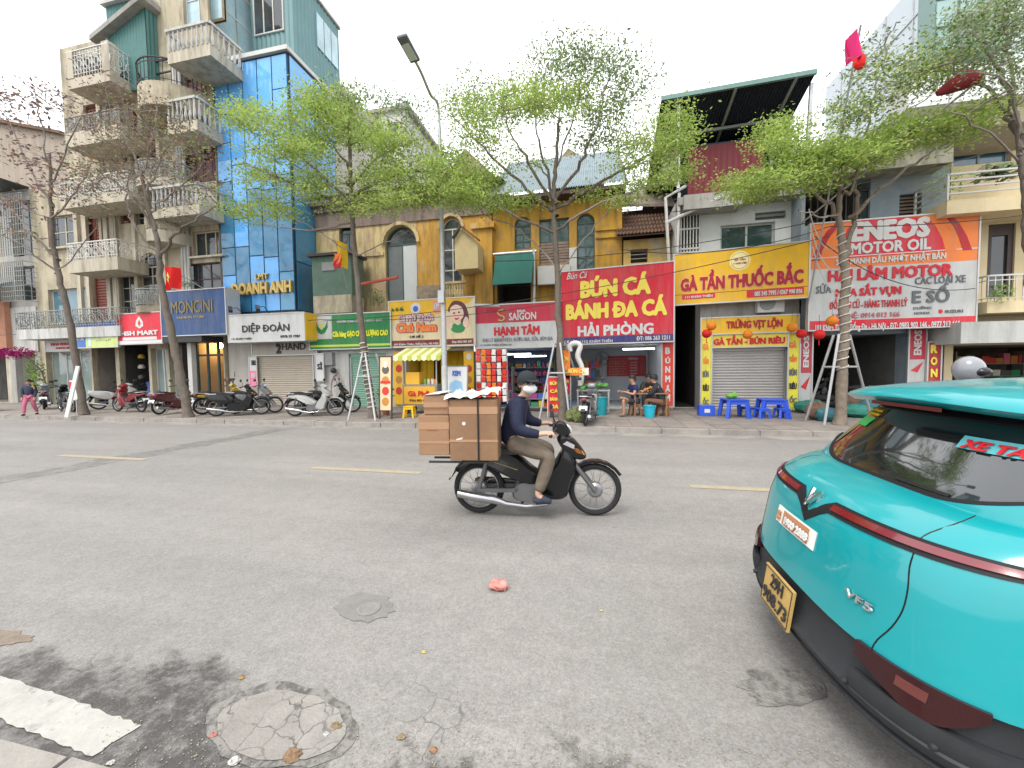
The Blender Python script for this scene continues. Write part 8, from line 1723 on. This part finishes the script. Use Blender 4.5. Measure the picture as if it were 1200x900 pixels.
for (px0, py0, px1, py1, lb) in ((656, 410, 668, 443, 'orange red hanging banner right of the big tree trunk'), (660, 440, 668, 462, 'small red pennant under the orange banner by the trunk')):
    x0, x1, z0, z1 = RECT(px0, py0, px1, py1, 10.6); o = thing('hanging_banner', lb, 'banner', ((x0+x1)/2, 10.6, z0), 'banners by the large tree'); part('cloth', MB().box(x0, x1, 10.59, 10.61, z0, z1), K_ORANGE if py0 < 430 else K_RED, o); pb_ = Plane((x0, 10.585, z0), (x1, 10.585, z0), (x0, 10.585, z1)); letter(pb_, 'BÚN CÁ'[:3], (pb_.W*.15, pb_.H*.6, pb_.W*.85, pb_.H*.8), T_YEL, o, px=False, bold=.04); letter(pb_, 'CÁ', (pb_.W*.25, pb_.H*.25, pb_.W*.75, pb_.H*.45), T_YEL, o, px=False, bold=.04)
    part('hanger', MB().cyl((x0+(x1-x0)/2, 10.6, z1), (x0+(x1-x0)/2-.3, 10.5, z1+.2), .012, n=6), M_IRON, o)
x0, x1, z0, z1 = RECT(664, 431, 690, 440, 10.5); o = thing('arrow_sign', 'orange and white horizontal sign fixed by the large tree', 'sign', ((x0+x1)/2, 10.5, z0)); part('panel', MB().box(x0, x1, 10.48, 10.52, z0, z1), K_ORANGE, o); part('white_end', MB().box(x1-.18, x1-.003, 10.474, 10.479, z0+.01, z1-.01), T_WHITE, o); letter(Plane((x0, 10.479, z0), (x1, 10.479, z0), (x0, 10.479, z1)), 'BÚN CÁ', (.05, .06, .5, .2), T_YEL, o, px=False, bold=.04); part('post', MB().cyl((x0+.1, 10.55, PZ), (x0+.1, 10.55, z1), .02, n=6), M_STEEL, o)
pq = [P(a, b, 10.9) for a, b in ((668, 412), (668, 405), (675, 402), (680, 406), (677, 418), (682, 432), (680, 452))]; solo('bent_duct', MB().tube(crom([tuple(p) for p in pq], 4, False), .075, 10), flat('duct_white', (.55,.55,.52), .5), 'bent white duct pipe hooked above the orange sign by the noodle shop', 'pipe', smooth=True, loc=tuple(pq[-1]))
# ---- lanterns
for (px, py, m, lb) in ((834, 382, 'o', 'orange lantern at the left end of the TRUNG VIT LON board'), (876, 392, 'o', 'orange lantern in the middle above the grey shutter'), (928, 384, 'o', 'orange lantern at the right end of the TRUNG VIT LON board'), (828, 391, 'r', 'small red lantern above the left yellow banner'), (939, 391, 'r', 'red lantern above the left red oil banner'), (960, 392, 'r', 'bright red lantern hanging left of the cord wrapped trunk'), (975, 376, 'o', 'orange lantern hanging in front of the oil sign left of the trunk')):
    a = P(px, py, 12.0 if px < 950 else 11.2); o = thing('lantern', lb, 'lantern', tuple(a), 'round paper lanterns'); m_ = flat('lantern_orange', (.7,.2,.01), .6) if m == 'o' else flat('lantern_red', (.55,.01,.01), .6); part('globe', MB().lathe([(.045,-.12),(.095,-.085),(.125,-.03),(.125,.03),(.095,.085),(.045,.12)], tuple(a), n=12), m_, o, smooth=True); part('tassel', MB().cyl((a.x,a.y,a.z-.13), (a.x,a.y,a.z-.27), .012, n=5), m_, o); part('cord', MB().cyl((a.x,a.y,a.z+.13), (a.x,a.y,a.z+.5), .004, n=4), M_IRON, o)
# ---- air conditioner, meter, hose, lamp boxes
x0, x1, z0, z1 = RECT(888, 350, 920, 366, 12.75); o = thing('air_conditioner', 'white air conditioner unit under the wide yellow chicken sign', 'air conditioner', ((x0+x1)/2, 12.8, z0)); part('casing', MB().box(x0, x1, 12.76, 12.97, z0, z1), M_WHITE, o, bevel=.02); part('fan_grille', MB().tube([((x0+x1)/2-.1+.2*math.cos(2*PI*k/16), 12.755, z0+.28+.2*math.sin(2*PI*k/16)) for k in range(16)], .014, 5, closed=True).lathe([(0,-.004),(.19,-.004),(.19,.002),(0,.002)], ((x0+x1)/2-.1, 12.757, z0+.28), 'y', 16), M_GIRON, o)
a = P(386, 425, 12.9); o = thing('electric_meter', 'grey electric meter box with coiled hose on the white wall left of the green shutter', 'meter box', tuple(a)); part('box', MB().box(a.x-.18, a.x+.18, 12.82, 12.99, a.z-.1, a.z+.38), M_GIRON, o, bevel=.01); part('hose', MB().tube([(a.x+.25+.28*math.cos(t*.35), 12.9+.01*t, a.z-1.05+.6*math.sin(t*.35)) for t in range(30)], .02, 6), flat('hose_pink', (.4,.25,.22)), o, smooth=True); part('bell', MB().ball((a.x+.2, 12.85, a.z-.3), .11, 10, 7), M_IRON, o, smooth=True)
# ---- flags
def flag(label, px, py, Y, w_, h_, m, ph=1.0, pole=None, star=False, group='flags over the street', droop=0.0):
    c = P(px, py, Y); mb = MB(); n = 14; mm = 8
    def pt(i, j, o=0.0): u, v = i/n, j/mm; return (c.x-w_/2+w_*u*(1-.15*droop), Y+.12*math.sin(u*7+v*1.5)+.05*math.sin(u*15)+o, c.z-h_/2+h_*v-droop*.3*u*u*h_)
    for j in range(mm+1):
        for i in range(n+1): mb.v.append(pt(i, j))
    for j in range(mm):
        for i in range(n): a = j*(n+1)+i; mb.f.append((a, a+1, a+n+2, a+n+1))
    o = thing('flag', label, 'flag', tuple(c), group); part('cloth', mb, m, o, smooth=True)
    if star:
        pts = []; 
        for k in range(10): r = (.26 if k % 2 == 0 else .105)*h_; a = PI/2+k*PI/5; pts.append((c.x+r*math.cos(a), c.z+r*math.sin(a)))
        q = []; 
        for (x_, z_) in pts: u = (x_-c.x+w_/2)/w_; v = (z_-c.z+h_/2)/h_; q.append((x_, Y+.12*math.sin(u*7+v*1.5)+.05*math.sin(u*15)-.02, z_))
        cu = (.5, .5); ctr = (c.x, Y+.12*math.sin(.5*7+.75)+.05*math.sin(7.5)-.02, c.z); part('star', MB().add(q+[ctr], [(k, (k+1)%10, 10) for k in range(10)]), T_YEL, o)
    if pole: part('pole', MB().cyl(pole[0], pole[1], .018, n=6), M_STEEL, o)
    return o, c
c = P(200, 326, 11.2); flag('red national flag with yellow star hanging beside the leaning tree', 200, 326, 11.2, .62, .78, flat('flag_red', (.6,.012,.01), .8), star=True, pole=((c.x-.33, 11.2, c.z+.5), (c.x-.1, 12.95, c.z-.3)))
o, c = flag('yellow and orange striped flag hanging by the green tree trunk above the rice shop', 399, 297, 11.3, .38, .8, flat('flag_yellow', (.7,.45,.02), .8), droop=.4, pole=((P(392,280,11.3).x, 11.3, P(392,280,11.3).z), (P(404,340,12.4).x, 12.6, P(404,340,12.4).z)))
for k, m in enumerate((T_ORG, T_RED)): part('stripe', MB().add([(c.x-.12+.02*math.sin(j), 11.12+.03*math.sin(j*1.3), c.z-.05-.36*j/6-.1*k) for j in range(7)]+[(c.x+.14+.02*math.sin(j), 11.12+.03*math.sin(j*1.3), c.z-.05-.36*j/6-.1*k) for j in range(6, -1, -1)], [tuple(range(14))]), m, o)
o, c = flag('bright pink furled flag high against the sky at upper right', 1002, 54, 9.0, .2, .5, flat('flag_pink', (.65,.02,.16), .8), droop=.6); part('flag_fold', MB().ball((c.x+.08, 9.0, c.z-.3), (.11,.08,.16), 8, 6), flat('flag_red'), o)
part('pole', MB().cyl((c.x+.1,9.02,c.z+.4), (c.x+.9,12.4,c.z-4.6), .02, n=6), M_STEEL, o)
a, b = P(1098, 110, 9.2), P(1150, 92, 9.0); o = thing('flag', 'dark red rolled flag on a slanted pole among the right hand branches', 'flag', tuple(a), 'flags over the street'); q = P(1075, 140, 9.8)
part('rolled_cloth', MB().tube([tuple(a), tuple(a.lerp(b, .3)+Vector((0,0,.05))), tuple(a.lerp(b, .7)+Vector((0,0,.08))), tuple(b)], [.05,.13,.16,.09], 9), flat('flag_maroon', (.2,.02,.025), .8), o, smooth=True); part('pole', MB().cyl(tuple(b), (q.x-1.0, 12.3, q.z-1.2), .022, n=6), M_STEEL, o)
a, b = P(418, 334, 10.6), P(466, 325, 10.5); solo('red_pole', MB().cyl(tuple(a), tuple(b), .045, n=8), flat('faded_red', (.4,.08,.05), .6), 'faded red pole sticking out sideways from the green tree above the rice shop', 'pole', smooth=True, loc=tuple(a))
a = P(570, 357, 12.3); solo('awning_roller', MB().cyl((a.x-.4, 12.3, a.z), (a.x+.45, 12.25, a.z-.06), .05, n=8), M_WHITE, 'short white awning roller between the girl face sign and the crimson grocery sign', 'pole', smooth=True, loc=tuple(a))
# ---- leaning board, sacks, tyres
f = foot(78, 489); o = thing('leaning_board', 'narrow white board leaning on the first sparse tree', 'board', (f.x, f.y, PZ)); part('board', MB().bar((f.x, f.y, PZ), (f.x+.1, f.y+.3, 1.75), .16, .03, (0,1,0)), M_WHITE, o)
f = foot(92, 485); o = thing('shop_stand_sign', 'small red and white sign on the pavement at the first sparse tree', 'sign', (f.x, f.y, PZ)); part('panel', MB().box(f.x-.3, f.x+.2, f.y-.02, f.y+.02, PZ+.5, PZ+1.15), T_WHITE, o); part('red_band', MB().box(f.x-.29, f.x+.19, f.y-.028, f.y-.021, PZ+.85, PZ+1.1), T_RED, o); part('stand_leg', MB().box(f.x-.06, f.x-.02, f.y-.02, f.y+.02, PZ+.001, PZ+.5), M_STEEL, o)
sk_m = [mat('green_sack', (.03,.18,.14), .8, var=.3, scale=6, bump=.4, bscale=14), mat('brown_sack', (.17,.1,.07), .85, var=.3, scale=6, bump=.4, bscale=14), mat('teal_sack', (.04,.14,.16), .8, var=.3, scale=6, bump=.4, bscale=14)]
def sack(px, py, rx, rz_, m, lb, dy=0):
    f = foot(px, py); rq2 = random.Random(px); mb = MB().ball((f.x, f.y+dy, PZ+rz_*.92), (rx, rx*.7, rz_), 16, 12); mb.v = [(v[0]+rq2.uniform(-.03,.03), v[1]+rq2.uniform(-.03,.03), max(PZ+.002, v[2]+rq2.uniform(-.025,.025))) for v in mb.v]
    solo('sack', mb, m, lb, 'sack', 'sacks piled round the supported tree', smooth=True, loc=(f.x, f.y, PZ))
for a in ((950, 484, .42, .2, sk_m[0], 'long green sack at the left foot of the pipe frame'), (957, 492, .26, .24, sk_m[1], 'brown sack at the front left of the pipe frame'), (970, 494, .26, .17, sk_m[2], 'teal sack leaning on the trunk front'), (1003, 489, .38, .18, sk_m[0], 'wide green sack right of the cord wrapped trunk'), (1002, 484, .25, .3, sk_m[1], 'brown bundle behind the right green sack'), (1020, 486, .3, .22, sk_m[2], 'dark teal sack at the right foot of the pipe frame'), (671, 494, .2, .17, mat('moss_bundle', (.12,.14,.05), .9, var=.4, scale=8), 'mossy green bundle left of the grey parked motorbike'), (678, 495, .18, .2, mat('moss_bundle'), 'second mossy bundle touching the grey parked motorbike')): sack(*a)
for k, (px, lb) in enumerate(((958, 'stack of dark tyres at the garage left wall'), (1046, 'stack of dark tyres at the garage right wall'))):
    f = foot(px, 481)
    for j in range(3): solo('tyre', MB().tube([(f.x+.24*math.cos(2*PI*q/20), 13.0+.24*math.sin(2*PI*q/20), PZ+.085+j*.16) for q in range(20)], .08, 8, closed=True), M_TYRE, ('bottom', 'middle', 'top')[j]+' tyre of the '+lb, 'tyre', 'tyres in the garage', smooth=True, loc=(f.x, 13.0, PZ+j*.16))
# helmets hanging in the motorbike shop
for k in range(9):
    a = P(144+k % 3*11, 418+k//3*12, 13.6); solo('helmet', MB().lathe([(.0,.12),(.08,.1),(.13,.03),(.13,-.05),(.1,-.08)], tuple(a), n=12), GOODS[(k*4+2) % 9], 'helmet in the %s row, %s column, of the rack behind the red mart sign' % (('top','middle','bottom')[k//3], ('left','middle','right')[k % 3]), 'helmet', 'helmets on the shop rack', smooth=True, loc=tuple(a))
# ---- planting
def shrub(label, cx, cy, cz, r, n, ms, seed, cat='plant', leaf=.09, stem=None, name='plant', pot=None):
    rq3 = random.Random(seed); o = thing(name, label, cat, (cx, cy, cz)); mb = MB()
    for _ in range(n):
        a, b = rq3.uniform(0, 2*PI), rq3.uniform(-1, 1); q = rq3.random()**.5; s_ = math.sqrt(1-b*b); c = Vector((cx+r[0]*q*s_*math.cos(a), cy+r[1]*q*s_*math.sin(a), cz+r[2]*(1+q*b))); u = Vector((rq3.gauss(0,1), rq3.gauss(0,1), rq3.gauss(0,.7))).normalized(); v = u.orthogonal().normalized(); L = leaf*rq3.uniform(.6, 1.3); mb.add([c-u*L/2, c+v*L*.25, c+u*L/2, c-v*L*.25], [(0,1,2,3)])
    tag(part('foliage', mb, ms, o), kind='stuff')
    if stem is not None: part('stem', MB().tube(stem, .03, 6), M_BARK, o, smooth=True)
    if pot: part('pot', MB().lathe([(pot*.7,0),(pot,pot*1.5),(pot*.85,pot*1.5)], (cx, cy, PZ+.001), n=14), mat('clay_pot', (.3,.13,.08)), o, smooth=True)
    return o
a = P(12, 412, 12.0); shrub('magenta bougainvillea spilling over the shop front at far left', a.x, a.y, a.z-.35, (1.5,.4,.28), 420, leafmat('bougainvillea', (.28,.02,.12)), 1, leaf=.12, stem=[(a.x+1.2, 12.6, PZ), (a.x+1.25, 12.3, 1.6), (a.x+.6, 12, a.z)])
a = P(42, 450, 12.4); shrub('leafy green climber at the white wall of the far left shop', a.x, a.y, PZ+.3, (.42,.3,1.05), 420, LG[1], 2, leaf=.12)
f = foot(446, 488); shrub('potted palm like plant between the tree and the menu stand', f.x, f.y+.3, PZ+.25, (.22,.22,.42), 150, LG[1], 3, leaf=.2, pot=.13)
a = P(1172, 346, 12.1); shrub('small potted plant on the right cream balcony', a.x, a.y, a.z-.2, (.3,.1,.25), 130, LG[1], 4); a = P(1128, 222, 11.9); shrub('bushy plant behind the white pipe railing', a.x, 12.3, a.z-.1, (.5,.25,.45), 260, LG[1], 5)
a = P(1172, 205, 12.3); shrub('spiky plant behind the white pipe railing at the right', a.x, 12.4, a.z-.2, (.5,.2,.28), 160, LS[1], 6, leaf=.25); a = P(440, 352, 13.8); shrub('wild plant growing on the ledge behind the green tree', a.x, 13.8, a.z-.3, (.35,.2,.4), 160, LS[1], 7)
a = P(218, 335, 12.3); shrub('row of small potted plants on top of the navy sign', a.x, 12.3, a.z-.05, (.6,.15,.12), 160, LS[1], 8, leaf=.07)
# ---- overhead cables
def cable(a, b, sag, r=.012, n=18):
    a, b = Vector(a), Vector(b); return [tuple(a.lerp(b, t/n)+Vector((0,0,-sag*4*(t/n)*(1-t/n)))) for t in range(n+1)]
cb = [((-60, 12.2, 3.9), (-9.6, 12.3, 3.35), .3), ((-9.6, 12.3, 3.35), (.8, 12.0, 3.75), .28), ((.8, 12.0, 5.0), (6.2, 12.0, 5.2), .35), ((6.2, 12.0, 5.2), (14, 12.0, 5.6), .3), ((-9.6, 12.3, 3.3), (6.2, 12.0, 4.95), .4), ((5.9, 12.1, 5.0), (9.5, 12.1, 3.4), .5), ((-3.4, 13.0, 5.2), (5.9, 12.1, 5.4), .25), ((2.2, 12.4, 6.1), (9.9, 12.5, 6.9), .2), ((-3.6, 13.7, 4.5), (1.3, 13.9, 4.55), .06), ((-20, 12.3, 17.2), (-14.6, 11.5, 15.1), .1)]
for k, (a, b, s) in enumerate(cb):
    lb = ['thin dark cable running along the left balconies', 'thin cable from the green tree to the large tree', 'cable strung above the fish noodle sign', 'cable from the grey house corner to the right edge', 'long low cable across the yellow house fronts', 'cable looping down in front of the oil sign', 'cable across the ochre house windows', 'upper cable before the white house window', 'short cable fixed along the ochre wall', 'thick cable crossing the top balconies at upper left'][k]
    solo('cable', MB().tube(cable(a, b, s), .013 if k < 9 else .04, 4), M_IRON, lb, 'cable', 'overhead cables', loc=a)
for k in range(3):
    a, b = P(948+k*2, 245+k*22, 12.0), P(985, 285+k*30, 10.6); solo('cable', MB().tube(cable(a, b, .5-.1*k), .012, 4), flat('pale_cable', (.5,.5,.48)), ('upper', 'middle', 'lower')[k]+' pale cable drooping to the cord wrapped trunk across the oil sign', 'cable', 'overhead cables', loc=tuple(a))
# ---- litter in the road
def crumple(name, label, px, py, r, m, seed, cat='litter', flatz=.45):
    c = G(px, py); rq4 = random.Random(seed); mb = MB().ball((c.x, c.y, r*flatz), (r*1.15, r*.8, r*flatz), 12, 8); mb.v = [(v[0]+rq4.uniform(-1,1)*r*.22, v[1]+rq4.uniform(-1,1)*r*.22, max(.0045, v[2]+rq4.uniform(-1,1)*r*.2)) for v in mb.v]
    solo(name, mb, m, label, cat, 'litter on the road', loc=(c.x, c.y, .004))
crumple('crumpled_bag', 'crumpled pink plastic bag lying in the middle of the road', 584, 690, .062, mat('pink_plastic', (.55,.2,.17), .45, var=.25, scale=30), 1)
for k, (px, py, r, c_, lb) in enumerate(((275, 893, .03, (.7,.68,.64), 'small white card at the lower edge of the round patch'), (342, 888, .045, (.3,.17,.08), 'brown dry leaf standing at the bottom of the round patch'), (382, 862, .02, (.72,.7,.66), 'white paper scrap at the right rim of the round patch'), (283, 795, .018, (.5,.3,.1), 'yellow brown leaf above the round patch'), (497, 765, .016, (.7,.6,.1), 'yellow petal in the open road left of centre'), (705, 716, .015, (.75,.65,.25), 'pale yellow scrap right of the pink bag'), (130, 895, .018, (.7,.68,.62), 'white scrap beside the painted line end'), (508, 880, .022, (.4,.2,.08), 'orange brown leaf at the damp bottom edge'), (250, 862, .02, (.55,.2,.15), 'reddish wrapper on the left rim of the round patch'), (395, 852, .03, (.3,.22,.1), 'clump of dry leaves on the right rim of the round patch'), (470, 865, .022, (.35,.26,.12), 'curled dry leaf in the damp dirt'))): crumple('litter_scrap', lb, px, py, r*.72, flat('scrap_%d' % k, tuple(v*.55+.03 for v in c_), .8), 20+k, flatz=.3)
# grit and leaf crumbs in the damp strip
rq5 = random.Random(31); gm_ = MB()
for _ in range(900):
    px = rq5.uniform(120, 1000); py = 900-abs(rq5.gauss(0, 38)); c = G(px, py)
    if c.y > 1.75: continue
    s_ = rq5.uniform(.002, .006); a = rq5.uniform(0, 6.28); gm_.add([(c.x+s_*math.cos(a+k*2.1), c.y+s_*math.sin(a+k*2.1), .0045) for k in range(3)]+[(c.x, c.y, .0045+s_*.7)], [(0,1,3),(1,2,3),(2,0,3)])
tag(part('grit', gm_, mat('grit_crumbs', (.3,.26,.2), .9, var=.6, scale=60), None), 'loose grit and leaf crumbs scattered in the damp strip by the near kerb', 'grit', None, 'stuff')
